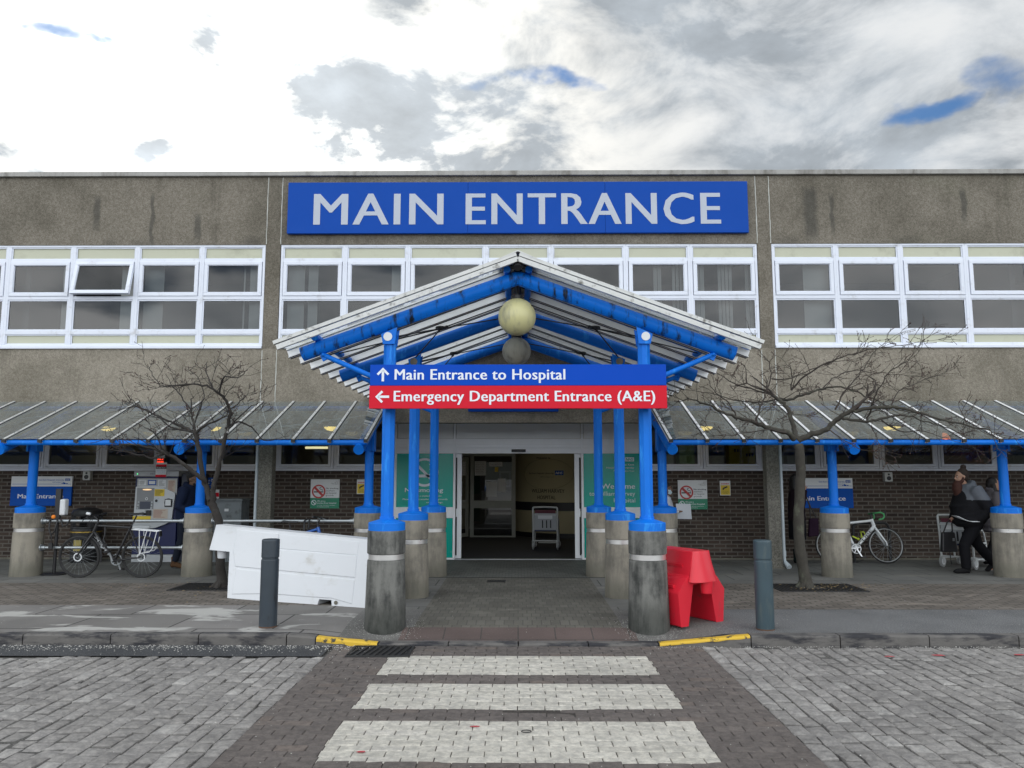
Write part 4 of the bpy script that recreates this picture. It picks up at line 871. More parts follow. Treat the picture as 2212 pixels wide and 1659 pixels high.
# ================================================================== lean-to glass canopies on both sides
def canopy(s, label):
    T = thing('glass_canopy', label, 'canopy', (s*8, 12.9, 0), 'lean-to canopies along the front wall')
    cols = [2.48, 5.285, 8.105, 10.9] if s < 0 else [2.394, 5.21, 8.025, 10.85]
    sl = .404; raf = lambda y: 2.03+sl*(y-11.98)*.95
    for k, cx in enumerate(cols):
        x = s*cx; y = 12.88
        c = obj('column', MB().lathe([(.074, 1.15), (.074, 2.05)], (x, y, 0), 20), M_['blue'], T)
        obj('pedestal', pedestal_mb(x, y, .242, .232, 1.02), M_['pedestal'], c)
        obj('band', MB().lathe([(.2195, .714), (.2195, .771)], (x, y, 0), 40), M_['steel'], c)
        obj('collar', collar_mb(x, y, .222, .072, 1.02), M_['blue'], c)
        mb = MB(); mb.box(x-.09, x-.055, y-.09, y+.09, 2.03, raf(y)+.02); mb.box(x+.055, x+.09, y-.09, y+.09, 2.03, raf(y)+.02); mb.box(x-.055, x+.055, y-.06, y+.06, 2.03, raf(y)-.03); obj('bracket', mb, M_['blue'], c, .004)
        obj('rafter', MB().tube([(x, 11.98, raf(11.98)), (x, 13.88, raf(13.88))], .082, 24), M_['blue'], T)
    e = s*2.36; far = s*12.4
    gz = lambda y: 2.20+(y-12.0)*.407
    obj('purlin', MB().tube([(e, 12.05, 2.145), (far, 12.05, 2.145)], .043, 16), M_['blue'], T)
    obj('purlin', MB().tube([(e, 13.72, gz(13.72)-.08), (far, 13.72, gz(13.72)-.08)], .045, 16), M_['blue'], T)
    a, b = sorted((e, far)); mb = MB(); mb.add([(a, 12.0, gz(12.0)), (b, 12.0, gz(12.0)), (b, 13.87, gz(13.87)), (a, 13.87, gz(13.87))], [(0, 1, 2, 3)])
    obj('canopy_glass', mb, M_['canopy_glass'], T)
    mt = M_['alu'] if s < 0 else M_['alu_clean']  # left bars dirty; right bars paler, their reflection put into the colour
    k = 0; x = 2.37
    while x < 12.4:
        mb = MB(); A = Vector((s*x, 11.97, gz(11.97))); Bq = Vector((s*x, 13.87, gz(13.87))); up = (0, -.377, .926); n = Vector(up)
        mb.bar(A+n*.010, Bq+n*.010, .040, .012, up); mb.bar(A-n*.03, Bq-n*.03, .024, .052, up); mb.bar(A-n*.052, Bq-n*.052, .045, .008, up)
        for e2 in (-1, 1): mb.bar(A+n*.002+Vector((e2*.026, 0, 0)), Bq+n*.002+Vector((e2*.026, 0, 0)), .010, .010, up, 1)
        for q in (.25, .8, 1.3): mb.ball(A+(Bq-A)*(q/1.9)+n*.017, .008, 6, 4, 1)
        mb.obox(A+Vector((0, -.005, -.02)), (.06, .03, .05), None, 1)
        obj('glazing_bar', mb, [mt, M_['dark']], T); x += .566; k += 1
    mb = MB()
    for i in range(3):
        x0, x1 = s*cols[i], s*cols[i+1]
        mb.tube([(x0, 12.3, 2.20), (x1, 13.6, 2.72)], .010, 6); mb.tube([(x1, 12.3, 2.20), (x0, 13.6, 2.72)], .010, 6)
    obj('tie_rod', mb, M_['galv'], T)
canopy(-1, 'glass lean-to canopy on blue posts over the pay station side'); canopy(1, 'glass lean-to canopy on blue posts over the white road bike side')
lit = mat('lit_lamp', (.8, .7, .4), .5, emit=(1.0, .70, .20), estr=2.2)
for x, lab in ((-7.75, 'round yellow lit ceiling lamp under the canopy near the pay station sign'), (-5.75, 'round lit ceiling lamp behind the crown of the left bare tree'), (-3.5, 'round yellow lit ceiling lamp nearest the porch on the pay station side'), (3.5, 'round yellow lit ceiling lamp nearest the porch on the red barrier side'), (7.0, 'round yellow lit ceiling lamp above the stained glass windows')):
    t = thing('ceiling_lamp', lab, 'lamp', (x, 14.45, 2.58), 'round lamps on the soffit')
    obj('lamp_base', MB().lathe([(.16, -.04), (.165, .14)], (x, 14.45, 2.575), 24), M_['sign_white'], t)
    obj('lamp_shade', MB().lathe([(.03, -.115), (.09, -.10), (.135, -.07), (.15, -.04)], (x, 14.45, 2.575), 24), lit, t)

for x, y, z, w, lab in ((-8.9, 17.0, 2.36, 1.0, 'long lit strip light inside the window near the left Main Entrance sign'), (-4.5, 17.2, 2.24, .5, 'short lit strip light inside the window beside the concrete column')):
    t = thing('strip_light', lab, 'lamp', (x, y, z), 'strip lights behind the ground floor windows')
    obj('lamp_tube', MB().tube([(x-w/2, y, z), (x+w/2, y, z)], .025, 12), mat('strip_lamp', (.9, .9, .7), .4, emit=(1, .90, .50), estr=1.3), t); obj('fitting', MB().box(x-w/2-.03, x+w/2+.03, y-.05, y+.05, z+.03, z+.07), M_['sign_white'], t)
for x, z, r, em, lab in ((7.32, 2.37, .11, (1, .72, .12), 'yellow glowing pendant lamp behind the stained glass window'), (8.55, 2.40, .12, (1, .22, .06), 'orange glowing pendant lamp behind the stained glass window')):
    t = thing('pendant_lamp', lab, 'lamp', (x, YW+.25, z), 'pendant lamps behind the stained glass')
    obj('lamp_shade', MB().lathe([(r*1.05, -.06), (r, -.02), (r*.55, .06), (.02, .08)], (x, YW+.25, z), 24), mat('glowing_shade', (.8, .6, .2), .5, emit=em, estr=1.8), t); obj('cord', MB().tube([(x, YW+.25, z+.08), (x, YW+.25, 2.72)], .005, 6), M_['black'], t)
t = thing('ceiling_lamp', 'round lit lamp on the lobby ceiling inside the entrance doors', 'lamp', (.1, 18.3, 2.7))
obj('lamp_shade', MB().lathe([(.06, -.06), (.15, -.04), (.17, 0)], (.1, 18.3, 2.66), 24), mat('lobby_lamp', (.9, .8, .5), .4, emit=(1, .90, .70), estr=15), t); obj('lamp_base', MB().lathe([(.18, 0), (.18, .055)], (.1, 18.3, 2.662), 24), M_['sign_white'], t)

# ================================================================== signs
def sign_big():
    t = thing('wall_sign', 'wide blue sign reading MAIN ENTRANCE high on the facade', 'sign', (0, 13.85, 6.58))
    mb = MB(); mb.box(-4.288, -.93, 13.815, 13.885, 6.088, 7.07); mb.box(-.927, 1.62, 13.815, 13.885, 6.088, 7.07); mb.box(1.623, 4.267, 13.815, 13.885, 6.088, 7.07)
    obj('panel', mb, M_['sign_blue'], t, .006)
    mb = MB(); mb.text('MAIN', -3.786, 6.255, .63, 13.811, 2.39, .020, space=1.10); mb.text('ENTRANCE', -.955, 6.255, .63, 13.811, 4.70, .020, space=1.10)
    obj('lettering', mb, M_['grey_letter'], t)
def sign_direction():
    t = thing('direction_sign', 'blue and red direction sign with white arrows across the front porch posts', 'sign', (0, 8.55, 2.62))
    obj('blue_panel', MB().box(-1.65, 1.649, 8.50, 8.545, 2.633, 2.868), mat('direction_blue', (.001, .062, .46), .5, 0, .04, 2, spec=.12), t, .003)
    obj('red_panel', MB().box(-1.655, 1.652, 8.50, 8.545, 2.376, 2.630), M_['sign_red'], t, .003)
    y = 8.497; mb = MB()
    mb.text('Main Entrance to Hospital', -1.372, 2.699, .124, y, 1.895, .026, space=1.06); mb.text('Emergency Department Entrance (A&E)', -1.378, 2.456, .124, y, 2.895, .026, space=1.06)
    obj('lettering', mb, M_['white'], t)
    def arrow(cx, cz, rot, L=.155):
        w = .027; c, s_ = math.cos(rot), math.sin(rot); mb = MB()
        def P(u, v): return (cx+u*c-v*s_, cz+u*s_+v*c)
        mb.poly([P(-w/2, -L/2), P(w/2, -L/2), P(w/2, L/2-.035), P(-w/2, L/2-.035)], y)
        mb.poly([P(0, L/2), P(-.070, L/2-.070), P(-.052, L/2-.088), P(0, L/2-.036)], y); mb.poly([P(0, L/2), P(0, L/2-.036), P(.052, L/2-.088), P(.070, L/2-.070)], y)
        return mb
    obj('arrow', arrow(-1.506, 2.757, 0), M_['white'], t); obj('arrow', arrow(-1.51, 2.507, math.pi/2), M_['white'], t)
    mb = MB()
    for x in (-1.475, 1.445): mb.box(x-.05, x+.05, 8.546, 8.70, 2.43, 2.46); mb.box(x-.05, x+.05, 8.546, 8.70, 2.78, 2.81)
    obj('bracket', mb, M_['galv'], t)
def sign_name():
    t = thing('wall_sign', 'blue hospital name sign half hidden behind the direction sign', 'sign', (-.08, 13.86, 2.95))
    obj('panel', MB().box(-.90, .73, 13.84, 13.885, 2.775, 3.13), M_['sign_blue'], t, .004)
    obj('lettering', MB().text('William Harvey Hospital', -.08, 2.875, .12, 13.837, 1.48, .03, 'c'), M_['white'], t)
def nhs_sign(x0, x1, z0, z1, lab):
    t = thing('wall_sign', lab, 'sign', ((x0+x1)/2, YW-.03, z0), 'blue and white hospital signs on the brick wall'); y = YW-.045; H = z1-z0; W = x1-x0; zs = z0+H*.655
    obj('panel', MB().box(x0, x1, y, YW-.005, z0, zs), M_['nhs_blue'], t, .003); obj('header', MB().box(x0, x1, y, YW-.005, zs, z1), M_['sign_white'], t, .003)
    mb = MB(); mb.rect(x0+.02, x1-.02, zs+H*.075, zs+H*.087, y-.003); mb.rect(x1-W*.115, x1-W*.035, z1-H*.155, z1-H*.075, y-.003)
    mb.text('East Kent Hospitals University', x1-W*.13, z1-H*.145, .030, y-.003, W*.42, .012, 'r'); mb.text('NHS Foundation Trust', x1-W*.13, z1-H*.215, .020, y-.003, W*.19, .006, 'r')
    for k, (w, h) in enumerate(((.02, .016), (.03, .028), (.02, .02), (.03, .014))): mb.rect(x1-W*.17+k*.03, x1-W*.17+k*.03+w, zs+H*.087, zs+H*.087+h, y-.003)
    obj('header_print', mb, M_['nhs_blue'], t)
    mb = MB(); mb.text('NHS', x1-W*.075, z1-H*.143, .028, y-.005, W*.062, .03, 'c', 0, .25); obj('logo_lettering', mb, M_['sign_white'], t)
    obj('lettering', MB().text('Main Entrance', x0+W*.125, z0+H*.255, .088, y-.003, W*.745, .024), M_['white'], t)
def smoke_sign(x0, z0, lab):
    t = thing('wall_sign', lab, 'sign', (x0+.28, YW-.02, z0), 'no smoking signs on the brick wall'); y = YW-.03; W = .57; H = .57
    P = lambda u, v: (x0+u*W, z0+(1-v)*H)
    obj('panel', MB().box(x0, x0+W, y, YW-.005, z0+.36*H, z0+H), M_['sign_white'], t, .002); obj('green_panel', MB().box(x0, x0+W, y, YW-.005, z0, z0+.36*H), M_['sign_green'], t, .002)
    mb = MB(); c = P(.285, .42); mb.disc(c, .235*W, y-.003, 36, 0, .185*W)
    d = .15*W; n = .016; mb.poly([(c[0]-d-n, c[1]+d-n), (c[0]-d+n, c[1]+d+n), (c[0]+d+n, c[1]-d+n), (c[0]+d-n, c[1]-d-n)], y-.004); obj('prohibition_ring', mb, M_['ped_red'], t)
    mb = MB(); mb.rect(c[0]-.17*W, c[0]+.11*W, c[1]-.035*W, c[1]+.005*W, y-.002); mb.rect(c[0]+.12*W, c[0]+.16*W, c[1]-.035*W, c[1]+.005*W, y-.002)
    mb.tube([(c[0]+.14*W, y-.002, c[1]+.02*W), (c[0]+.13*W, y-.002, c[1]+.06*W), (c[0]+.07*W, y-.002, c[1]+.07*W), (c[0]+.03*W, y-.002, c[1]+.10*W), (c[0]+.05*W, y-.002, c[1]+.14*W), (c[0]+.09*W, y-.002, c[1]+.13*W)], .006, 5)
    for k, (s, w, b) in enumerate((('No smoking', .43, .03), ('anywhere', .30, .0), ('on hospital', .36, .0), ('grounds', .27, .0))): p = P(.535, .335+.08*k); mb.text(s, p[0], p[1], .028, y-.003, W*w, b)
    for k, s in enumerate(('NHS', 'East Kent', 'Hospitals University', 'NHS Foundation Trust')): p = P(.96, .075+.035*k); mb.text(s, p[0], p[1], .011, y-.003, W*(.09, .13, .26, .2)[k], .01, 'r')
    obj('print', mb, M_['ink'], t)
    mb = MB(); c = P(.125, .80); mb.disc(c, .09*W, y-.003, 28, 0, .068*W); mb.poly([(c[0]-.07*W, c[1]+.05*W), (c[0]-.05*W, c[1]+.07*W), (c[0]+.07*W, c[1]-.05*W), (c[0]+.05*W, c[1]-.07*W)], y-.003)
    for k, (s, w, b) in enumerate((('We are a', .28, .03), ('smoke-free hospital', .66, .03), ('Smoking is banned everywhere', .62, 0), ('on hospital property', .42, 0))): p = P(.24, (.765, .835, .90, .955)[k]); mb.text(s, p[0], p[1], (.026, .026, .016, .016)[k], y-.003, W*w, b)
    obj('lettering', mb, M_['white'], t)
    mb = MB()
    for u in (.03, .97):
        for v in (.03, .97): p = P(u, v); mb.ball((p[0], y-.001, p[1]), .006, 8, 4)
    obj('screw', mb, M_['galv'], t)
def cctv_sign(x0, z0, lab):
    t = thing('wall_sign', lab, 'sign', (x0+.1, YW-.02, z0), 'camera warning signs on the brick wall'); y = YW-.025; W = .205; H = .285
    obj('panel', MB().box(x0, x0+W, y, YW-.005, z0, z0+H), M_['sign_white'], t, .002)
    obj('yellow_panel', MB().rect(x0+.012, x0+W-.012, z0+.012, z0+H*.70, y-.003), M_['yellow'], t)
    obj('lettering', MB().text('WARNING', x0+W/2, z0+H*.75, .026, y-.003, W*.78, .03, 'c'), M_['sign_red'], t)
    mb = MB(); cx, cz = x0+W*.5, z0+H*.55; mb.poly([(cx-.05, cz-.01), (cx+.035, cz+.025), (cx+.045, cz+.0), (cx-.035, cz-.035)], y-.005); mb.rect(cx-.055, cx-.03, cz-.05, cz-.02, y-.006)
    for k, w in enumerate((.6, .7, .5)): mb.text(('CCTV cameras', 'in operation for', 'your safety')[k], cx, z0+H*(.27-.075*k), .014, y-.005, W*w, .02, 'c')
    obj('print', mb, M_['ink'], t)
sign_big(); sign_direction(); sign_name()
nhs_sign(-10.02, -8.81, 1.035, 1.612, 'blue and white Main Entrance sign behind the black sanitiser stand'); nhs_sign(5.36, 6.555, .995, 1.578, 'blue and white Main Entrance sign above the white road bike')
smoke_sign(-4.09, .985, 'square no smoking sign on brick above the blue bicycle'); smoke_sign(3.14, .968, 'square no smoking sign on brick above the red barrier')
cctv_sign(-3.18, 1.265, 'small yellow camera warning sign by the porch above the white barrier'); cctv_sign(3.965, 1.24, 'small yellow camera warning sign beside the concrete column, above the right bollard')

# ================================================================== galvanised handrails
def rail(xa, xb, zs, lab):
    t = thing('handrail', lab, 'handrail', ((xa+xb)/2, 12.86, 0), 'galvanised rails between the pedestals')
    for z in zs:
        o = obj('rail', MB().tube([(xa, 12.86, z), (xb, 12.86, z)], .024, 14), M_['galv'], t)
        for x, d in ((xa, 1), (xb, -1)):
            obj('flange', MB().tube([(x-d*.006, 12.86, z), (x+d*.012, 12.86, z)], .055, 16).tube([(x+d*.012, 12.86, z), (x+d*.07, 12.86, z)], .034, 12), M_['galv'], o)
rail(-7.87, -5.52, (.885, .45), 'pair of galvanised rails behind the black bicycle'); rail(-5.05, -2.71, (.885, .45), 'galvanised rail behind the white barrier')

# ================================================================== barriers and bollards
def white_barrier():
    L, Rr = Vector((-3.775, 10.775, 0)), Vector((-1.695, 10.015, 0)); u = (Rr-L).normalized(); n = Vector((-u.y, u.x, 0))
    t = thing('plastic_barrier', 'white plastic water filled barrier standing left of the porch pedestal', 'barrier', tuple((L+Rr)/2))
    F = Matrix(((u.x, n.x, 0, L.x), (u.y, n.y, 0, L.y), (0, 0, 1, 0), (0, 0, 0, 1)))
    P = [(-.415, .955), (2.30, .810), (2.29, -.004), (1.70, -.008), (1.60, -.008), (1.585, .064), (1.40, .064), (1.385, -.004), (.765, -.004), (.75, .07), (.62, .07), (.605, .002), (-.037, .004), (-.13, .60), (-.478, .613)]
    th = lambda z: .10+.16*(1-min(1, max(0, z/.9)))**1.2
    def slab(P, mb, y_off=0.0, mat=0):
        vs = [(a, y_off-th(b), b) for a, b in P]+[(a, th(b)-y_off, b) for a, b in P]; k = len(P)
        # the face is split so that it can bend with the taper
        mb.add([(a, y_off-th(b), b) for a, b in P], [tuple(range(k))], mat); mb.add([(a, th(b), b) for a, b in P], [tuple(range(k))[::-1]], mat)
        mb.add(vs, [(i, k+i, k+(i+1) % k, (i+1) % k) for i in range(k)], mat)
    mb = MB(); cols = [-.478, -.415, -.13, -.037, .605, .62, .75, .765, 1.385, 1.40, 1.585, 1.60, 2.045, 2.295]
    top = lambda a: .955-(a+.415)*.0540 if a > -.415 else .613+(a+.478)/.063*.342
    def low(a):
        if a <= -.13: return .613-.013*(a+.478)/.348
        if a <= -.037: return .60-(a+.13)/.093*.596
        if .62 <= a <= .75 or 1.40 <= a <= 1.585: return .066
        return -.002
    nz = 8
    grid = []
    for a in cols:
        lo, hi = low(a), top(a) if a > -.478 else .613
        grid.append([(a, lo+(hi-lo)*j/nz) for j in range(nz+1)])
    for sgn in (-1, 1):
        vs = [(a, sgn*th(b), b) for c in grid for a, b in c]; m = nz+1
        fs = [(i*m+j, (i+1)*m+j, (i+1)*m+j+1, i*m+j+1) for i in range(len(grid)-1) for j in range(nz)]
        mb.add(vs, fs if sgn < 0 else [f[::-1] for f in fs])
    rim = [(c[0]) for c in grid]+[grid[-1][j] for j in range(1, nz+1)]+[c[nz] for c in grid[::-1]][1:]
    k = len(rim); vs = [(a, -th(b), b) for a, b in rim]+[(a, th(b), b) for a, b in rim]
    mb.add(vs, [(i, k+i, k+(i+1) % k, (i+1) % k) for i in range(k)])
    obj('body', mb.xf(F), M_['white_plastic'], t)
    for q, yo in (([(-.06, .905), (.64, .868), (.655, .66), (1.89, .615), (1.90, .345), (0.0, .405), (-.075, .60)], .009), ([(.66, .660), (1.89, .617), (1.90, .80), (.648, .866)], .004), ([(0.02, .39), (1.90, .335), (1.90, .03), (1.60, .08), (1.39, .08), (.76, .085), (.60, .085), (.02, .05)], .008)):
        mb = MB(); k = len(q); cz = sum(b for a, b in q)/k
        ca = sum(a for a, b in q)/k
        ins = [(a+(ca-a)*.012/max(.2, abs(ca-a))*1.2, b+(cz-b)*.012/max(.05, abs(cz-b))) for a, b in q]
        vs = [(a, -th(b)+.004, b) for a, b in q]+[(a, -th(b)-yo, b) for a, b in ins]
        mb.add(vs, [(i, (i+1) % k, k+(i+1) % k, k+i) for i in range(k)]+[tuple(range(k, 2*k))]); obj('raised_panel', mb.xf(F), M_['white_plastic'], t, .004)
    obj('coupling_peg', MB().lathe([(.055, .49), (.062, .50), (.070, .625)], (-.375, 0, 0), 20).xf(F), M_['white_plastic'], t)
    q = .0; z = .035
    obj('drain_plug', MB().tube([(1.66, -th(z)-.014, z+.005), (1.66, -th(z)-.004, z+.005)], .024, 16).tube([(1.66, -th(z)-.017, z+.005), (1.66, -th(z)-.013, z+.005)], .010, 10).xf(F), M_['pedestal'], t)
white_barrier()
def red_barrier():
    t = thing('plastic_barrier', 'red plastic water filled barrier seen end on beside the right porch pedestal', 'barrier', (2.0, 9.0, 0))
    F = Matrix.Translation((2.045, 8.80, 0)) @ Matrix.Rotation(R(33), 4, 'Z')     # local x across, y along (away)
    prof = [(-.33, 0), (-.36, .36), (-.25, .50), (-.235, .515), (-.185, .53), (-.13, .80), (.13, .80), (.185, .53), (.235, .515), (.25, .50), (.36, .36), (.33, 0), (.215, 0), (.13, .44), (-.13, .44), (-.215, 0)]
    mb = MB(); n = len(prof)
    # front face is split in convex pieces
    y0, y1 = 0.0, .60
    for y, rev in ((y0, 0), (y1, 1)):
        for f in ((0, 1, 2, 14, 15), (2, 3, 4, 14), (4, 5, 6, 7, 13, 14), (7, 8, 9, 13), (9, 10, 11, 12, 13)):
            q = [(prof[i][0], y, prof[i][1]) for i in f]; mb.add(q, [tuple(range(len(q)))[::(1 if rev else -1)]])
    mb.add([(a, y0, b) for a, b in prof]+[(a, y1, b) for a, b in prof], [(i, (i+1) % n, n+(i+1) % n, n+i) for i in range(n)])
    b = obj('body', mb.xf(F), M_['red_plastic'], t, .012)
    mb = MB()
    # hood: rounded, flaring nose under the top
    rows = []
    for k in range(6):
        z = .80-.33*k/5; w = .128+.075*(k/5)**1.3; d = .045+.085*(k/5)**1.2
        rows.append([(w*math.sin(a), -d*math.cos(a)**.6+.01, z) for a in [R(-88+176*j/12) for j in range(13)]])
    mb.add([p for r in rows for p in r], [(i*13+j, i*13+j+1, (i+1)*13+j+1, (i+1)*13+j) for i in range(5) for j in range(12)], 0, True)
    mb.add(rows[0], [tuple(range(13))]); mb.add(rows[-1], [tuple(range(13))[::-1]]); obj('hood', mb.xf(F), M_['red_plastic'], t)
    obj('coupling_peg', MB().lathe([(.060, .335), (.066, .345), (.078, .475)], (.035, -.045, 0), 20).xf(F), M_['red_plastic'], t)
    mb = MB()
    for s in (-1, 1):
        mb.bar((s*.165, .12, .635), (s*.165, .5, .635), .02, .03); mb.bar((s*.31, .10, .42), (s*.31, .52, .42), .06, .03)
    obj('rib', mb.xf(F), M_['red_plastic'], t)
    obj('foot', MB().box(-.13, -.05,   .45, .52, 0, .05).box(.06, .12, .38, .44, 0, .05).xf(F), M_['red_plastic'], t)
red_barrier()
for x, y, m, lab in ((-2.73, 8.62, 'bollard', 'dark grey steel bollard in front of the white barrier'), (2.65, 8.52, 'bollard_flare', 'steel bollard beside the red barrier, tinted blue grey for lens flare')):
    t = thing('bollard', lab, 'bollard', (x, y, 0), 'steel bollards along the kerb')
    obj('post', MB().lathe([(.096, -.15), (.096, .715), (.094, .722), (.088, .724), (.088, .742)], (x, y, 0), 36), M_[m], t)
    obj('cap', MB().lathe([(.088, .742), (.094, .744), (.096, .75), (.096, .925), (.093, .937), (.085, .942)], (x, y, 0), 36), M_[m], t)
    obj('rust_ring', MB().lathe([(.0965, -.02), (.0968, .008), (.0962, .014)], (x, y, 0), 36), mat('rust', (.10, .055, .035), .9, 0, .4, 20), t)

# ================================================================== bicycles
def bicycle(name, label, fc, rc, o):
    """side view in the XZ plane, front wheel towards +X, rear axle above the origin"""
    t = thing(name, label, 'bicycle'); W = o['r']; wb = o['wb']; BB = o['bb']; ST = o['st']; SD = o['sd']; HT, HB = o['ht'], o['hb']; HBAR = o['bar']
    tube = lambda mb, a, b, r, r2=None, y0=0, y1=0, n=10: mb.tube([(a[0], y0, a[1]), (b[0], y1, b[1])], [r, r2 or r], n)
    mb = MB(); k = o.get('fat', 1)
    tube(mb, HB, BB, .024*k, .022*k, n=14); tube(mb, (HT[0]-.0, HT[1]-.03), ST, .018*k, .016*k); tube(mb, ST, BB, .016*k, .018*k); tube(mb, HT, HB, .024*k, .025*k)
    for s in (-1, 1):
        tube(mb, (0, W), BB, .009*k, .012*k, s*.06, s*.03); tube(mb, (0, W), (ST[0]+.0, ST[1]-.04), .008*k, .009*k, s*.06, s*.02)
    mb.tube([(BB[0], -.04, BB[1]), (BB[0], .04, BB[1])], .028, 14); obj('frame', mb, fc, t)
    mb = MB()
    for s in (-1, 1): mb.tube([(HB[0], s*.02, HB[1]-.01), (HB[0]+.02, s*.05, HB[1]-.06), (wb-.01, s*.055, W+.05), (wb, s*.055, W)], [.016*k, .016*k, .011*k, .009*k], 10)
    fork = obj('fork', mb, o.get('forkm', fc), t)
    for i, x in enumerate((0, wb)):
        wt = MB(); wt.tube([(x+(W-.014)*math.cos(a), 0, W+(W-.014)*math.sin(a)) for a in [2*math.pi*j/44 for j in range(45)]], o.get('tyre', .015), 8, caps=False); w = obj('wheel', wt, o['tyrem'], t)
        rr = W-.034; d = o.get('rimd', .012)
        m2 = MB(); m2.tube([(x+rr*math.cos(a), 0, W+rr*math.sin(a)) for a in [2*math.pi*j/44 for j in range(45)]], [(.009, d)]*45, 8, caps=False); obj('rim', m2, rc, w)
        m3 = MB(); m3.tube([(x, -.05, W), (x, .05, W)], .016, 10)
        for j in range(24):
            a = 2*math.pi*j/24; s = 1 if j % 2 else -1; b = a+(.9 if (j//2) % 2 else -.9)
            m3.tube([(x+.02*math.cos(b), s*.028, W+.02*math.sin(b)), (x+rr*math.cos(a), 0, W+rr*math.sin(a))], .0013, 4, caps=False)
        obj('spokes', m3, M_['galv'], w)
        if o.get('disc'):
            m4 = MB(); m4.tube([(x+.06*math.cos(a), o['disc']*.045, W+.06*math.sin(a)) for a in [2*math.pi*j/24 for j in range(25)]], [(.012, .003)]*25, 4, caps=False); obj('brake_disc', m4, M_['sign_white'], w)
    sp = MB(); tube(sp, ST, (SD[0]+.005, SD[1]-.03), .0125); obj('seat_post', sp, M_['black'], t)
    sm = MB()
    P = [(-.13, .075, .0), (-.10, .075, .012), (-.02, .055, .004), (.05, .026, 0), (.14, .018, .002)]
    for i in range(len(P)-1):
        (a, wa, za), (b, wb_, zb) = P[i], P[i+1]
        q = [(SD[0]+a, -wa, SD[1]+za-.02), (SD[0]+a, 0, SD[1]+za+.012), (SD[0]+a, wa, SD[1]+za-.02), (SD[0]+b, -wb_, SD[1]+zb-.02), (SD[0]+b, 0, SD[1]+zb+.012), (SD[0]+b, wb_, SD[1]+zb-.02)]
        sm.add(q, [(0, 3, 4, 1), (1, 4, 5, 2), (0, 2, 5, 3)], 0, True)
    sm.add([(SD[0]-.13, -.075, SD[1]-.02), (SD[0]-.13, 0, SD[1]+.012), (SD[0]-.13, .075, SD[1]-.02)], [(0, 1, 2)]); obj('saddle', sm, o.get('saddlem', M_['black']), t)
    hb = MB(); st = MB(); st.tube([(HT[0], 0, HT[1]), (HT[0]-.012, 0, HT[1]+.06), (HBAR[0], 0, HBAR[1])], .016, 10); obj('stem', st, M_['black'], t)
    if o.get('drop'):
        for s in (-1, 1): hb.tube([(HBAR[0], 0, HBAR[1]), (HBAR[0], s*.19, HBAR[1]), (HBAR[0]+.06, s*.20, HBAR[1]+.005), (HBAR[0]+.11, s*.205, HBAR[1]-.02), (HBAR[0]+.115, s*.21, HBAR[1]-.07), (HBAR[0]+.08, s*.21, HBAR[1]-.115), (HBAR[0]+.01, s*.21, HBAR[1]-.125)], .015, 10)
        b = obj('handlebar', hb, o['tape'], t); lv = MB()
        for s in (-1, 1): lv.tube([(HBAR[0]+.09, s*.205, HBAR[1]+.0), (HBAR[0]+.14, s*.205, HBAR[1]+.03), (HBAR[0]+.15, s*.205, HBAR[1]-.08)], [.016, .017, .006], 8)
        obj('brake_lever', lv, M_['black'], b)
    else:
        hb.tube([(HBAR[0]-.05, -.29, HBAR[1]+.01), (HBAR[0], -.12, HBAR[1]+.01), (HBAR[0], .12, HBAR[1]+.01), (HBAR[0]-.05, .29, HBAR[1]+.01)], .012, 10)
        for s in (-1, 1): hb.tube([(HBAR[0]-.05, s*.29, HBAR[1]+.01), (HBAR[0]-.03, s*.18, HBAR[1]+.01)], .017, 10)
        b = obj('handlebar', hb, M_['black'], t); lv = MB()
        for s in (-1, 1): lv.tube([(HBAR[0], s*.16, HBAR[1]), (HBAR[0]+.05, s*.19, HBAR[1]-.02), (HBAR[0]+.03, s*.27, HBAR[1]-.05)], .007, 6)
        obj('brake_lever', lv, o.get('lever', M_['black']), b)
    dv = o.get('drive', -1)                                # drive side: -1 faces -Y
    cm = MB(); cm.tube([(BB[0]+.085*math.cos(a), dv*.05, BB[1]+.085*math.sin(a)) for a in [2*math.pi*j/28 for j in range(29)]], [(.012, .004)]*29, 5, caps=False)
    for j in range(5): a = j*1.257+.4; cm.bar((BB[0], dv*.05, BB[1]), (BB[0]+.08*math.cos(a), dv*.05, BB[1]+.08*math.sin(a)), .014, .006, (0, 1, 0))
    ca = o.get('crank', R(-62)); e = (BB[0]+.17*math.cos(ca), BB[1]+.17*math.sin(ca)); e2 = (BB[0]-.17*math.cos(ca), BB[1]-.17*math.sin(ca))
    cm.bar((BB[0], dv*.068, BB[1]), (e[0], dv*.075, e[1]), .024, .012, (0, 1, 0)); cm.bar((BB[0], -dv*.068, BB[1]), (e2[0], -dv*.075, e2[1]), .024, .012, (0, 1, 0))
    cr = obj('crank', cm, o.get('crankm', M_['galv']), t)
    for (a, y) in ((e, dv*.12), (e2, -dv*.12)): obj('pedal', MB().box(a[0]-.045, a[0]+.045, y-.045, y+.045, a[1]-.01, a[1]+.01), M_['black'], cr)
    ch = MB(); ch.tube([(BB[0], dv*.046, BB[1]+.088), (0, dv*.046, W+.035)], .004, 4); ch.tube([(BB[0], dv*.046, BB[1]-.088), (.02, dv*.046, W-.09), (0, dv*.046, W-.035)], .004, 4)
    ch.tube([(.03*math.cos(a), dv*.045, W+.03*math.sin(a)) for a in [j*.524 for j in range(13)]], .012, 6); obj('chain', ch, M_['black'], t)
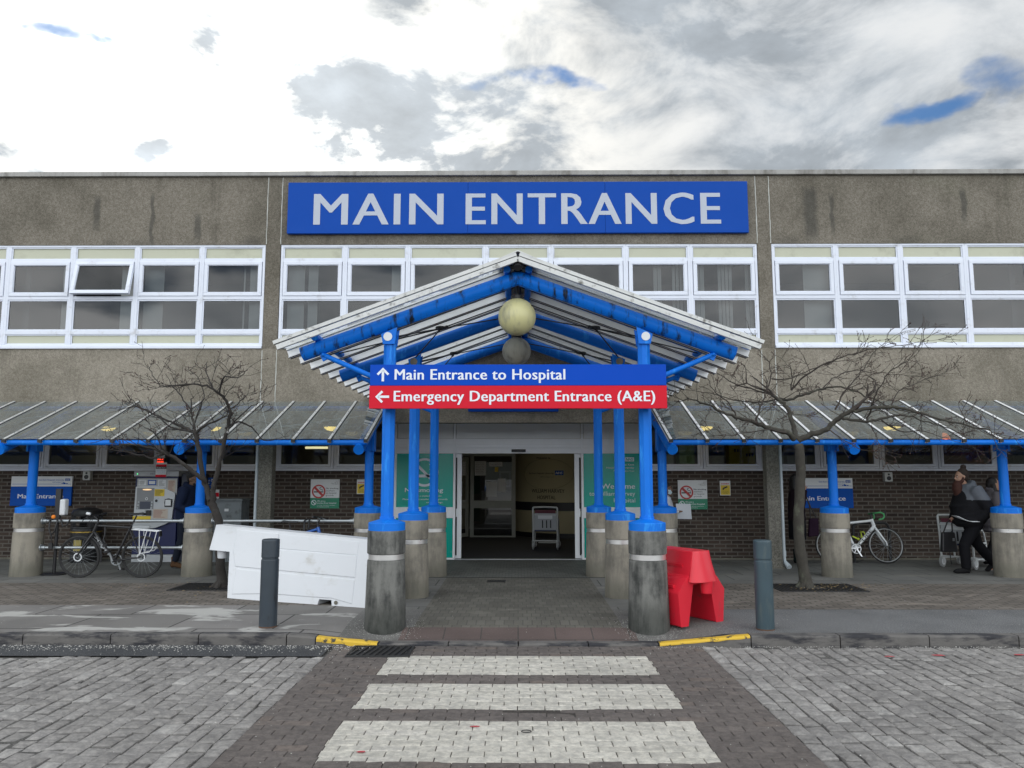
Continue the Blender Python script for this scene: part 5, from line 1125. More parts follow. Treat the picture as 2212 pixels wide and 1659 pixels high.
    if o.get('text'):
        a, b, s, h, col, side = o['text']; d = Vector((b[0]-a[0], 0, b[1]-a[1])); L = d.length; d.normalize(); up = Vector((-d.z, 0, d.x))
        tb = MB(); r = .0255*k
        if side > 0: Mx = lambda v: (b[0]-d.x*v[0]-up.x*(v[2]), r, b[1]-d.z*v[0]-up.z*v[2])
        else: Mx = lambda v: (a[0]+d.x*v[0]+up.x*v[2], -r, a[1]+d.z*v[0]+up.z*v[2])
        obj('lettering', tb.text(s, L*.12, -h/2, h, 0, L*.76, .03, M=Mx), col, t)
    return t
bk = mat('bike_black', (.018, .018, .02), .35, 0, .1, 10); tyre = mat('tyre_rubber', (.022, .022, .022), .8, 0, .2, 20)
t = bicycle('bicycle', 'black city bicycle with a white rear rack leaning on the galvanised rail', bk, M_['black'], dict(r=.333, wb=1.02, bb=(.445, .275), st=(.20, .80), sd=(.10, 1.02), ht=(.735, .86), hb=(.79, .73), bar=(.80, .985), tyrem=tyre, tyre=.018, fat=1.1, disc=1, drive=-1, crank=R(250), text=((.80, .72), (.46, .29), 'TREK', .034, M_['sign_white'], 1), lever=M_['black']))
mb = MB(); z = .745
for y in (-.06, -.02, .02, .06): mb.tube([(-.27, y, z), (.15, y, z+.03)], .006, 6)
for x, dz in ((-.27, 0), (-.10, .012), (.06, .024), (.15, .03)): mb.tube([(x, -.06, z+dz), (x, .06, z+dz)], .006, 6)
for s in (-1, 1):
    mb.tube([(.02, s*.075, z+.02), (.01, s*.08, .37)], .007, 6); mb.tube([(-.10, s*.075, z+.01), (.01, s*.08, .37)], .007, 6)
    mb.tube([(-.26, s*.075, z), (-.20, s*.085, .48), (-.15, s*.085, .42), (.01, s*.08, .40)], .007, 6)
rk = obj('rear_rack', mb, M_['sign_white'], t); obj('rear_reflector', MB().box(-.295, -.275, -.04, .04, .66, .74), M_['black'], rk)
mb = MB(); W = .333
mb.tube([(1.02+.355*math.cos(a), 0, W+.355*math.sin(a)) for a in [R(200-j*10) for j in range(11)]][::-1] if 0 else [(1.02-.352*math.cos(a), 0, W+.352*math.sin(a)) for a in [R(-15+j*9) for j in range(10)]], [(.024, .006)]*10, 6); obj('mudguard', mb, M_['black'], t)
obj('front_light', MB().tube([(.84, .03, 1.02), (.90, .03, 1.03)], .022, 12), M_['sign_white'], t)
mb = MB(); mb.tube([(.80, .05, .97), (.86, .06, .86), (.83, .05, .74), (.70, .03, .70)], .004, 5); mb.tube([(.80, -.03, .97), (.88, -.02, .84), (.84, 0, .72)], .004, 5); mb.tube([(.60, .02, .81), (.58, .06, .70), (.60, .07, .62), (.56, .08, .56)], .010, 6); mb.box(.53, .60, .06, .09, .52, .55); obj('cable_lock', mb, M_['black'], t)
t.location = (-6.05, 12.60, 0); t.rotation_euler = (R(-4), 0, math.pi)
wf = mat('bike_white', (.74, .76, .78), .25, 0, .04, 5, coat=.4); wr = mat('grey_rim', (.44, .45, .46), .35, .5, .1, 10)
t2 = bicycle('bicycle', 'white road bicycle with green bar tape leaning on the brick wall', wf, wr, dict(r=.335, wb=.985, bb=(.41, .27), st=(.235, .735), sd=(.20, .96), ht=(.765, .82), hb=(.80, .68), bar=(.80, .925), tyrem=tyre, tyre=.012, rimd=.020, fat=1.35, drop=1, tape=mat('green_tape', (.08, .36, .13), .7, 0, .1, 20), saddlem=M_['sign_white'], crankm=mat('silver_crank', (.62, .63, .65), .3, .5), text=((.43, .30), (.77, .66), 'CUBE', .050, M_['ink'], -1)))
yl = mat('lime_plastic', (.52, .62, .05), .5)
obj('bottle_cage', MB().tube([(.57, 0, .46), (.53, .0, .60), (.60, 0, .58), (.62, 0, .53)], .008, 6).tube([(.53, -.02, .47), (.54, -.02, .58), (.58, -.02, .57)], .006, 6), yl, t2)
obj('pump', MB().tube([(.37, -.02, .50), (.46, -.02, .455)], .014, 8).ball((.475, -.02, .45), .024, 8, 6), yl, t2)
t2.location = (5.89, 14.66, 0); t2.rotation_euler = (R(-6), 0, 0)
bb = mat('bike_blue', (.01, .10, .42), .3, 0, .05, 8, coat=.4)
t3 = bicycle('bicycle', 'small blue bicycle leaning on the rail, half hidden behind the white barrier', bb, M_['galv'], dict(r=.31, wb=.92, bb=(.37, .27), st=(.20, .64), sd=(.16, .885), ht=(.63, .80), hb=(.67, .66), bar=(.66, .945), tyrem=tyre, tyre=.022, fat=1.2, lever=M_['galv']))
obj('cable_lock', MB().tube([(.42, .10, .93), (.40, .02, .90), (.41, -.02, .70), (.44, .0, .62), (.47, .02, .80), (.46, .10, .93)], .016, 8), M_['black'], t3)
t3.location = (-3.89, 12.62, 0); t3.rotation_euler = (R(-5), 0, 0)
def hoop(x0, x1, y, h, lab):
    t = thing('bike_stand', lab, 'bike stand', ((x0+x1)/2, y, 0))
    r = .12; P = [(x0, y, 0), (x0, y, h-r)]+[(x0+r-r*math.cos(a), y, h-r+r*math.sin(a)) for a in [R(15*k) for k in range(1, 7)]]+[(x1-r+r*math.sin(a), y, h-r+r*math.cos(a)) for a in [R(15*k) for k in range(0, 7)]]+[(x1, y, 0)]
    obj('hoop', MB().tube(P, .026, 12), M_['black'], t)
    for x in (x0, x1): obj('base_plate', MB().lathe([(.07, 0), (.07, .008)], (x, y, 0), 20), M_['black'], t)
hoop(6.36, 7.04, 14.88, .74, 'black hoop bike stand behind the white road bicycle')

# ================================================================== pay station and its neighbours
def pay_station():
    yf = 14.85; t = thing('pay_station', 'navy and silver parking pay station against the brick wall', 'pay station', (-6.95, 15.05, 0))
    navy = mat('navy_steel', (.006, .012, .075), .4, 0, .1, 4); silver = mat('silver_panel', (.46, .48, .50), .38, .35, .06, 4); grey = mat('grey_header', (.34, .35, .37), .45, .2, .06, 4)
    X = lambda u: -7.36+(u-80)*.806/560; Z = lambda v: 1.71-(v-250)*1.532/1060
    obj('cabinet', MB().box(-7.35, -6.53, yf, YW-.04, .14, 1.61), navy, t, .006)
    obj('plinth', MB().box(-7.35, -6.53, yf-.01, YW-.06, -.02, .135), silver, t, .004)
    h = obj('header', MB().box(-7.36, -6.50, yf-.06, YW-.04, 1.612, 1.71), grey, t, .004)
    obj('lettering', MB().text('PAY STATION', X(300), 1.642, .036, yf-.063, .30, .015), mat('header_ink', (.12, .125, .13), .5), h)
    obj('indicator', MB().ball((X(125), yf-.06, 1.658), .010, 10, 6), mat('green_led', (.1, .8, .2), .4, emit=(.1, 1, .3), estr=1.5), h)
    P = [(100, 905), (90, 1005), (250, 1010), (400, 990), (520, 945), (605, 900), (640, 540), (560, 500), (470, 465), (380, 445), (200, 440), (110, 455)]
    obj('fascia', MB().prism([(X(a), Z(b)) for a, b in P][::-1], yf-.05, yf, 'y'), silver, t, .006)
    obj('upper_panel', MB().box(X(115), X(650), yf-.02, yf, Z(560), Z(345)), mat('upper_silver', (.40, .41, .42), .45, .2, .06, 4), t, .003)
    obj('screen_recess', MB().rect(X(130), X(360), Z(750), Z(470), yf-.0525), mat('recess_grey', (.22, .23, .24), .4, .3), t)
    obj('screen', MB().rect(X(178), X(320), Z(745), Z(648), yf-.055), mat('screen', (.10, .11, .14), .15), t)
    obj('camera_eye', MB().tube([(X(265), yf-.05, Z(612)), (X(265), yf-.062, Z(612))], .026, 18), M_['sign_white'], t)
    obj('eye_lens', MB().tube([(X(265), yf-.06, Z(612)), (X(265), yf-.066, Z(612))], .012, 12), M_['black'], t)
    obj('task_lamp', MB().ball((X(265), yf-.055, Z(492)), (.09, .012, .014), 16, 8), mat('task_lamp', (.8, .6, .4), .4, emit=(1, .62, .3), estr=.8), t)
    for u, v in ((162, 655), (155, 695), (148, 733), (338, 655), (336, 695), (330, 733)): obj('push_button', MB().tube([(X(u), yf-.05, Z(v)), (X(u), yf-.06, Z(v))], .014, 12), M_['galv'], t)
    obj('speaker', MB().tube([(X(395), yf-.045, Z(635)), (X(395), yf-.056, Z(635))], .055, 24), M_['galv'], t); obj('speaker_core', MB().tube([(X(395), yf-.05, Z(638)), (X(395), yf-.059, Z(638))], .026, 18), M_['black'], t)
    obj('ticket_slot', MB().tube([(X(555), yf-.045, Z(660)), (X(555), yf-.054, Z(660))], .078, 28).box(X(512), X(605), yf-.075, yf-.05, Z(718), Z(615)), M_['black'], t); obj('slot_face', MB().rect(X(522), X(595), Z(700), Z(625), yf-.078), M_['sign_white'], t)
    obj('card_reader', MB().box(X(275), X(335), yf-.08, yf-.05, Z(830), Z(762)), M_['black'], t); obj('coin_tray', MB().box(X(130), X(265), yf-.075, yf-.05, Z(815), Z(755)), silver, t)
    obj('yellow_panel', MB().box(X(95), X(330), yf-.058, yf-.05, Z(920), Z(838)), M_['yellow'], t); obj('return_slot', MB().box(X(200), X(325), yf-.062, yf-.056, Z(908), Z(885)), M_['black'], t)
    obj('delivery_tray', MB().box(X(108), X(325), yf-.075, yf-.05, Z(1000), Z(968)), mat('pale_silver', (.62, .64, .66), .4), t)
    for u0, u1, v0, v1, m in ((135, 240, 365, 435, 'sign_white'), (262, 370, 365, 432, 'nhs_blue'), (395, 500, 362, 462, 'sign_white'), (525, 630, 365, 520, 'paper'), (365, 497, 485, 578, 'yellow'), (358, 555, 745, 870, 'paper')):
        m_ = M_.get(m) or mat('aged_paper', (.52, .45, .38), .6, 0, .05, 5)
        n = obj('notice', MB().rect(X(u0), X(u1), Z(v1), Z(v0), yf-.0535 if v0 > 440 else yf-.023), m_, t)
        mb = MB(); y = yf-.056 if v0 > 440 else yf-.026
        if m == 'nhs_blue': mb.rect(X(u0+12), X(u1-12), Z(v1-12), Z(v0+12), y); obj('notice_face', mb, M_['sign_white'], n); continue
        k = 0; v = v0+14
        rr = random.Random(u0)
        while v < v1-10: mb.rect(X(u0+10), X(u0+10+(u1-u0-20)*rr.uniform(.5, 1)), Z(v+4), Z(v), y); v += 13
        obj('notice_print', mb, M_['ink'] if m != 'paper' else mat('red_print', (.30, .08, .07), .6), n)
pay_station()
t = thing('ticket_cabinet', 'dark navy ticket cabinet standing right of the pay station', 'cabinet', (-6.33, 15.1, 0))
obj('body', MB().box(-6.49, -6.12, 14.9, YW-.03, 0, 1.66), mat('dark_navy', (.008, .012, .03), .4, 0, .1, 3), t, .006)
for z0, z1, m in ((1.36, 1.48, 'sign_white'), (1.32, 1.36, 'sign_red'), (1.24, 1.32, 'sign_green')): obj('sticker', MB().rect(-6.46, -6.34, z0, z1, 14.897), M_[m], t)
t = thing('poster_board', 'white, red and black Weekly Tickets notice above the pay station', 'notice', (-6.845, 14.8, 1.6)); y = 14.775
obj('board', MB().box(-6.94, -6.735, y, y+.012, 1.60, 1.875), M_['sign_white'], t)
obj('red_stripe', MB().rect(-6.94, -6.735, 1.60, 1.645, y-.003), M_['sign_red'], t); obj('red_header', MB().rect(-6.94, -6.735, 1.80, 1.84, y-.003), M_['sign_red'], t); obj('black_stripe', MB().rect(-6.94, -6.735, 1.755, 1.80, y-.003), M_['black'], t)
obj('lettering', MB().text('Weekly Tickets', -6.838, 1.768, .020, y-.006, .175, .02, 'c'), M_['white'], t)
mb = MB()
for k in range(5): mb.text('Tickets can be bought here', -6.838, 1.735-k*.019, .008, y-.004, .16, 0, 'c')
obj('print', mb, M_['nhs_blue'], t); obj('board_stand', MB().box(-6.86, -6.82, y+.012, y+.03, 1.60, 1.71), M_['galv'], t)
t = thing('led_sign', 'small red glowing LED display above the Weekly Tickets notice', 'display', (-6.88, 14.9, 1.88))
obj('case', MB().box(-6.935, -6.80, 14.80, 14.88, 1.865, 1.96), M_['black'], t); red = mat('red_led', (.9, .05, .02), .4, emit=(1, .05, .015), estr=2.2)
mb = MB(); mb.text('PAY', -6.868, 1.922, .028, 14.797, .115, .04, 'c'); mb.text('HERE', -6.868, 1.876, .028, 14.797, .125, .04, 'c'); obj('lettering', mb, red, t)
def notice(x0, x1, z0, z1, lab, kind):
    t = thing('wall_notice', lab, 'notice', ((x0+x1)/2, YW-.01, z0)); y = YW-.02
    obj('board', MB().box(x0, x1, y, YW-.004, z0, z1), M_['nhs_blue'] if kind == 'q' else M_['sign_white'], t)
    if kind == 'q':
        mb = MB(); mb.text('?', x1-.055, z1-.075, .055, y-.003, .035, .02, 'c'); mb.text('HOW', x1-.13, z1-.075, .035, y-.003, .08, .01, 'c'); mb.text('TO PAY', x0+.07, z1-.125, .030, y-.003, .10, .01, 'c'); mb.text('Need help?', x0+.1, z0+.05, .014, y-.003, .12, 0, 'c'); obj('lettering', mb, M_['white'], t)
    else:
        obj('red_stripe', MB().rect(x0, x1, z1-.14, z1-.06, y-.003), M_['sign_red'], t); mb = MB()
        for k in range(9): mb.text('Car park charges', x0+.02, z1-.17-k*.021, .009, y-.003, x1-x0-.05)
        obj('print', mb, M_['ink'], t); obj('lettering', MB().text('NHS Parking', x0+.03, z1-.11, .024, y-.005, .2, .02), M_['white'], t)
notice(-6.21, -6.0, 1.375, 1.585, 'small blue question mark notice on brick behind the left tree', 'q'); notice(-6.21, -5.90, .98, 1.352, 'white and red parking notice on brick behind the left tree', 'r')
t = thing('utility_cabinet', 'grey metal utility cabinet against the brick beside the concrete column', 'cabinet', (-5.6, 15.0, 0))
gm = mat('cabinet_grey', (.20, .225, .24), .5, .1, .12, 4, dirt=(.10, .11, .115), dscale=5)
obj('body', MB().box(-5.80, -5.28, 14.82, YW-.04, 0, 1.15), gm, t, .006); obj('lid', MB().box(-5.83, -5.25, 14.78, YW-.03, 1.15, 1.185), gm, t, .006); obj('door', MB().box(-5.775, -5.305, 14.81, 14.82, .06, 1.12), gm, t, .004)
obj('label_plate', MB().rect(-5.60, -5.52, .95, 1.0, 14.807), M_['sign_white'], t); obj('lock', MB().tube([(-5.36, 14.82, .62), (-5.36, 14.795, .62)], .016, 12), M_['galv'], t)
def wall_box(x, z, lab):
    t = thing('wall_speaker', lab, 'wall box', (x, YW-.06, z), 'grey boxes on the brick wall')
    obj('case', MB().box(x-.075, x+.075, YW-.11, YW-.004, z-.09, z+.09), mat('box_grey', (.46, .47, .46), .5, 0, .06, 5), t, .008)
    for dz, r in ((-.025, .042), (.05, .020)): obj('speaker_cone', MB().tube([(x, YW-.105, z+dz), (x, YW-.118, z+dz)], r, 20), M_['black'], t)
    mb = MB()
    for a in (-1, 1):
        for b in (-1, 1): mb.ball((x+a*.062, YW-.112, z+b*.077), .007, 8, 4)
    obj('screw', mb, M_['galv'], t)
wall_box(-8.50, 1.625, 'grey wall box with black round openings above the litter bin'); wall_box(7.24, 1.60, 'grey wall box with black round openings between the road bike and the bearded man')
# ------------------------------------------------------------------ litter bin, sanitiser
t = thing('litter_bin', 'black litter bin with a gold band behind the black bicycle', 'bin', (-8.3, 14.9, 0)); c = (-8.28, 14.92, 0); bl = mat('bin_black', (.016, .016, .018), .35, 0, .2, 5)
obj('body', MB().lathe([(.27, 0), (.28, .04), (.255, .06), (.27, .60), (.265, .62)], c, 32), bl, t); obj('gold_band', MB().lathe([(.274, .555), (.274, .575)], c, 32), mat('gold', (.45, .30, .06), .4, .6), t)
mb = MB()
for k in range(4): a = math.pi/4+k*math.pi/2; mb.obox((c[0]+.235*math.cos(a), c[1]+.235*math.sin(a), .74), (.05, .12, .26), Matrix.Rotation(a, 3, 'Z'))
obj('post', mb, bl, t); obj('hood', MB().lathe([(.275, .86), (.28, .90), (.25, .97), (.15, 1.01), (.02, 1.02)], c, 32), bl, t); obj('rim', MB().lathe([(.265, .62), (.275, .635), (.265, .66)], c, 32), bl, t)
mb = MB(); mb.box(c[0]-.07, c[0]+.07, c[1]-.285, c[1]-.262, .22, .42); obj('emblem', mb, mat('gold_print', (.35, .28, .08), .5), t)
t = thing('sanitiser_stand', 'black hand sanitiser stand with a white dispenser and round base', 'stand', (-7.7, 12.98, 0)); c = (-7.70, 12.98, 0)
obj('base', MB().lathe([(.20, 0), (.20, .012), (.19, .02), (.03, .026)], c, 36), M_['black'], t); obj('post', MB().tube([(c[0], c[1], .02), (c[0], c[1], .95)], .026, 14), M_['black'], t)
obj('back_plate', MB().box(c[0]-.045, c[0]+.045, c[1]-.03, c[1]+.03, .88, 1.41), M_['black'], t, .004); obj('dispenser', MB().box(c[0]+.046, c[0]+.145, c[1]-.06, c[1]+.06, .97, 1.24), M_['sign_white'], t, .025)
# lock left hanging on the rail
t = thing('bike_lock', 'black bike lock and chain hanging from the rail beside the leftmost pedestal', 'lock', (-7.65, 12.8, .88)); LK = set(scene.objects)
obj('cable', MB().tube([(-7.60, 12.83, .90), (-7.58, 12.80, .74), (-7.54, 12.79, .66), (-7.48, 12.79, .72), (-7.46, 12.81, .90), (-7.52, 12.82, .93), (-7.60, 12.83, .90)], .014, 8).tube([(-7.42, 12.83, .92), (-7.36, 12.80, .80), (-7.30, 12.81, .82), (-7.27, 12.84, .91)], .012, 8), M_['black'], t)
obj('padlock', MB().box(-7.56, -7.50, 12.77, 12.81, .44, .53).tube([(-7.53, 12.79, .52), (-7.53, 12.79, .67)], .006, 6), M_['black'], t); obj('orange_tag', MB().ball((-7.53, 12.81, .955), .032, 10, 8), mat('orange', (.65, .18, .02), .5, emit=(.8, .25, .02), estr=.3), t)  # tag is no lamp; a slight glow is put into its orange
for o in set(scene.objects)-LK:
    o.matrix_parent_inverse = Matrix.Translation((7.65-.14, -12.8, -.88))
# cardboard boxes behind the right window
for x0, x1, z0, z1, y, lab in ((4.22, 4.55, 1.95, 2.30, YW+.18, 'left yellow cardboard box behind the window beside the concrete column'), (4.44, 4.74, 1.85, 2.22, YW+.14, 'lower yellow cardboard box behind the window beside the concrete column')):
    t = thing('cardboard_box', lab, 'box', ((x0+x1)/2, y+.15, z0), 'boxes on the window ledge'); cb = mat('yellow_card', (.62, .50, .03), .7, 0, .1, 4)
    obj('body', MB().box(x0, x1, y, y+.25, 1.5, z1), cb, t, .003); mb = MB()
    for k in range(3): mb.rect(x0+.10+k*.055, x0+.14+k*.055, (z0+z1)/2-.03, (z0+z1)/2+.03, y-.003)
    obj('print', mb, M_['ink'], t)
for x0, x1, z1, m, lab in ((2.85, 3.10, 2.05, (.55, .56, .50), 'pale stacked packets behind the window nearest the porch on the right'), (3.22, 3.52, 2.35, (.30, .48, .22), 'green stacked packets behind the window nearest the porch on the right'), (3.78, 4.10, 2.02, (.50, .50, .46), 'pale packets beside the yellow boxes behind the window'), (4.95, 5.3, 2.10, (.55, .57, .60), 'white box file behind the window right of the concrete column'), (5.36, 5.75, 2.02, (.50, .52, .55), 'white storage tub behind the window right of the concrete column')):
    t = thing('cardboard_box', lab, 'box', ((x0+x1)/2, YW+.3, 1.8), 'boxes on the window ledge')
    mm = mat('packet', m, .6, 0, .35, 9); obj('body', MB().box(x0, x1, YW+.14, YW+.5, 1.5, z1-.03), mm, t, .004); obj('lid', MB().box(x0-.01, x1+.01, YW+.13, YW+.51, z1-.03, z1), mm, t, .004)

# ================================================================== porter chairs
def porter_chair(label):
    """transport chair on castors, facing +X"""
    t = thing('porter_chair', label, 'wheelchair', (0, 0, 0), 'hospital porter chairs'); wm = mat('chair_paint', (.52, .54, .54), .4, .1, .06, 5)
    mb = MB()
    for s in (-1, 1):
        y = s*.27
        mb.tube([(.0, y, .16), (-.02, y, .60), (-.06, y, .90), (-.05, y*.96, .925)], .019, 10); mb.tube([(-.0, y, .17), (.62, y, .14)], .017, 10); mb.tube([(.50, y, .15), (.50, y, .44)], .017, 10)
        mb.tube([(-.01, y, .43), (.50, y, .43)], .017, 10); mb.tube([(-.02, y, .66), (.38, y, .66), (.44, y, .60), (.50, y, .43)], .015, 10)
    mb.tube([(-.05, -.26, .925), (-.055, 0, .935), (-.05, .26, .925)], .019, 10); mb.tube([(.0, -.27, .20), (.0, .27, .20)], .014, 8); mb.tube([(.60, -.27, .14), (.60, .27, .14)], .014, 8); mb.tube([(-.035, -.27, .76), (-.035, .27, .76)], .012, 8)
    obj('chair_frame', mb, wm, t)
    b = obj('backrest', MB().obox((-.005, 0, .60), (.018, .50, .40), Matrix.Rotation(R(-5), 3, 'Y')), mat('chair_back', (.38, .40, .42), .5, 0, .05, 4), t, .012)
    mb = MB()
    for y in (-.09, 0, .09): mb.obox((-.016, y-.03, .56), (.010, .026, .17), Matrix.Rotation(R(-5), 3, 'Y'))
    obj('slot', mb, M_['black'], b); obj('back_label', MB().obox((-.022, 0, .72), (.006, .32, .09), Matrix.Rotation(R(-5), 3, 'Y')), M_['sign_white'], b)
    obj('head_pad', MB().obox((-.02, 0, .83), (.03, .46, .07), Matrix.Rotation(R(-5), 3, 'Y')), mat('maroon_pad', (.10, .015, .03), .6), t, .01)
    obj('seat', MB().box(.0, .50, -.245, .245, .395, .445), mat('navy_vinyl', (.012, .018, .07), .45), t, .015)
    obj('footrest', MB().box(.52, .78, -.20, .20, .10, .115), wm, t, .004)
    for x, r, s in ((.03, .10, -1), (.03, .10, 1), (.66, .062, -1), (.66, .062, 1)):
        w = obj('castor', MB().tube([(x, s*.27-.016, r), (x, s*.27+.016, r)], r, 24), mat('castor_grey', (.30, .31, .31), .5), t)
        obj('hub', MB().tube([(x, s*.27-.024, r), (x, s*.27+.024, r)], r*.62, 20), M_['sign_white'], w); obj('castor_fork', MB().box(x-.035, x+.035, s*.27-.028, s*.27-.018, r*.7, r*2).box(x-.035, x+.035, s*.27+.018, s*.27+.028, r*.7, r*2), wm, w)
    return t
pc = porter_chair('porter chair on castors parked just inside the entrance doorway'); pc2 = copy_tree(pc)
pc.location = (.60, 17.25, 0); pc.rotation_euler = (0, 0, R(84))
pc2['label'] = 'white porter chair on castors behind the bearded man'; pc2.location = (7.78, 13.95, 0); pc2.rotation_euler = (0, 0, R(38)); pc2.scale = (1.05, 1.0, 1.0)
t = thing('shoulder_bag', 'black shoulder bag hanging from the porter chair behind the bearded man', 'bag', (7.56, 13.75, .3))
obj('body', MB().add([(-.14, -.05, 0), (.14, -.05, 0), (.14, .05, 0), (-.14, .05, 0), (-.11, -.035, .34), (.11, -.035, .34), (.11, .035, .34), (-.11, .035, .34)], [(0, 3, 2, 1), (4, 5, 6, 7), (0, 1, 5, 4), (1, 2, 6, 5), (2, 3, 7, 6), (3, 0, 4, 7)]).xf(Matrix.Translation((7.50, 13.70, .31))), mat('bag_leather', (.012, .012, .014), .45, 0, .3, 12), t, .02)
obj('strap', MB().tube([(7.42, 13.70, .63), (7.50, 13.70, .82), (7.62, 13.68, .92), (7.66, 13.70, .90), (7.58, 13.70, .80), (7.58, 13.70, .64)], .012, 6).tube([(7.50, 13.68, .31), (7.52, 13.68, .10)], .008, 5), M_['black'], t)
obj('buckle', MB().box(7.55, 7.58, 13.645, 13.655, .50, .55), M_['galv'], t)

# ================================================================== people
def fuse(name, mb, mats, parent, voxel=.013, it=4, matfn=None):
    """weld overlapping tubes and balls into one continuous smooth surface"""
    me = bpy.data.meshes.new(name); me.from_pydata(mb.v, [], mb.f); me.update()
    o = bpy.data.objects.new(name, me); COL.objects.link(o)
    r = o.modifiers.new('remesh', 'REMESH'); r.mode = 'VOXEL'; r.voxel_size = voxel; r.use_smooth_shade = True
    s = o.modifiers.new('smooth', 'SMOOTH'); s.factor = .5; s.iterations = it
    dg = bpy.context.evaluated_depsgraph_get(); nm = bpy.data.meshes.new_from_object(o.evaluated_get(dg))
    o.modifiers.clear(); o.data = nm; nm.name = name; bpy.data.meshes.remove(me)
    mats = mats if isinstance(mats, (list, tuple)) else [mats]; nm.materials.clear()
    for m in mats: nm.materials.append(m)
    nm.polygons.foreach_set('use_smooth', [True]*len(nm.polygons))
    if matfn: nm.polygons.foreach_set('material_index', [matfn(p.center) for p in nm.polygons])
    o.parent = parent; return o
SKIN = mat('skin', (.42, .24, .165), .55, 0, .08, 20); SKIN_D = mat('brown_skin', (.16, .085, .05), .55, 0, .08, 20)
def hand(mb, w, d, side, r=.0085, curl=.6):
    """palm, four unequal fingers and a thumb; w wrist, d direction of the hand, side towards the thumb"""
    w, d, s = Vector(w), Vector(d).normalized(), Vector(side).normalized(); nrm = d.cross(s).normalized()
    mb.tube([w, w+d*.03, w+d*.085], [(.026, .021), (.036, .019), (.040, .015)], 10)
    for k, L in enumerate((.070, .078, .073, .056)):
        b = w+d*.080+s*(.030-.020*k); p = [b]; a = 0
        for seg in (.42, .33, .25): a += curl*.55; p.append(p[-1]+(d*math.cos(a)-nrm*math.sin(a))*L*seg)
        mb.tube(p, [r, r*.95, r*.88, r*.75], 8)
    b = w+d*.028+s*.028; mb.tube([b, b+(d*.5+s*.7-nrm*.3)*.035, b+(d*.95+s*.75-nrm*.5)*.058], [r*1.25, r*1.1, r*.85], 8)
def person(label, J, skin, sc=1.0):
    """J: joints in local metres, facing +X. Builds the continuous body with head, neck, arms, hands and legs"""
    t = thing('person', label, 'person'); mb = MB(); V = lambda k: Vector(J[k])
    pel, che, nek, hd = V('pelvis'), V('chest'), V('neck'), V('head'); f = Vector(J.get('face', (1, 0, 0))).normalized(); side = Vector((0, 0, 1)).cross(f)
    mb.tube([pel, (pel+che)/2, che, che+(nek-che)*.55, nek-Vector((0, 0, .02))], [(.11, .16), (.10, .145), (.115, .17), (.10, .165), (.055, .07)], 16)
    mb.tube([nek-Vector((0, 0, .04)), hd-Vector((0, 0, .05))], [.055, .052], 12)
    rot = Matrix((f, side, Vector((0, 0, 1)))).transposed()
    P = lambda a, b, c: hd+rot @ Vector((a, b, c))
    mb.ball(P(-.012, 0, .03), (.098, .076, .095), 20, 14, 0, rot); mb.ball(P(.018, 0, -.035), (.072, .060, .085), 18, 12, 0, rot)
    mb.tube([P(.088, 0, .022), P(.108, 0, -.018), P(.088, 0, -.03)], [.010, .016, .012], 8); mb.ball(P(.075, 0, -.095), (.025, .03, .022), 12, 8)
    mb.tube([P(.075, -.04, .030), P(.092, 0, .034), P(.075, .04, .030)], .011, 8); mb.tube([P(.080, -.022, -.062), P(.090, 0, -.058), P(.080, .022, -.062)], .009, 8)
    for s in (-1, 1): mb.ball(P(-.01, s*.078, -.005), (.022, .010, .032), 12, 8, 0, rot)
    for s, n in ((1, 'l'), (-1, 'r')):
        sh, el, wr = V('sh'+n), V('el'+n), V('wr'+n)
        mb.tube([che+(sh-che)*.5+Vector((0, 0, .02)), sh, sh+(el-sh)*.5, el, el+(wr-el)*.4, wr], [.065, .056, .047, .040, .038, .026], 12)
        hand(mb, wr, V('hd'+n), J.get('th'+n, (1, 0, .3)))
        hp, kn, an, to = V('hp'+n), V('kn'+n), V('an'+n), V('to'+n)
        mb.tube([hp+Vector((0, 0, .04)), hp, hp+(kn-hp)*.5, kn, kn+(an-kn)*.35, an], [.09, .088, .072, .054, .056, .036], 14); mb.tube([an, an+Vector((0, 0, -.03)), to], [.036, .042, .028], 10)
    obj_ = fuse('body', mb, skin, t, .011, 3)
    eb = MB()
    for s in (-1, 1): eb.ball(P(.079, s*.032, .012), (.008, .011, .005), 10, 6, 0, rot)
    obj('eyes', eb, M_['sign_white'], obj_)
    eb = MB()
    for s in (-1, 1): eb.ball(P(.088, s*.032, .012), .0055, 8, 6); eb.tube([P(.088, s*.018, .036), P(.086, s*.048, .036)], .005, 5)
    obj('pupils', eb, M_['ink'], obj_)
    eb = MB(); eb.tube([P(.084, -.022, -.061), P(.0935, 0, -.058), P(.084, .022, -.061)], .0045, 5); obj('mouth', eb, mat('lips', (.30, .11, .09), .5), obj_)
    return t, P, V
def legs(t, V, m, name='trousers', waist=None, k=1.0, low=.02, it=5):
    mb = MB(); pel = Vector(V('pelvis'))
    mb.tube([pel+Vector((0, 0, .08)), pel, (V('hpl')+V('hpr'))/2-Vector((0, 0, .03))], [(.125*k, .165*k), (.135*k, .18*k), (.11*k, .15*k)], 16)
    for n in 'lr':
        hp, kn, an = V('hp'+n), V('kn'+n), V('an'+n); mb.tube([hp+Vector((0, 0, .05)), hp, hp+(kn-hp)*.5, kn, kn+(an-kn)*.4, an+(kn-an).normalized()*low], [.105*k, .104*k, .088*k, .074*k, .070*k, .060*k], 14)
    return fuse(name, mb, m, t, .014, it)
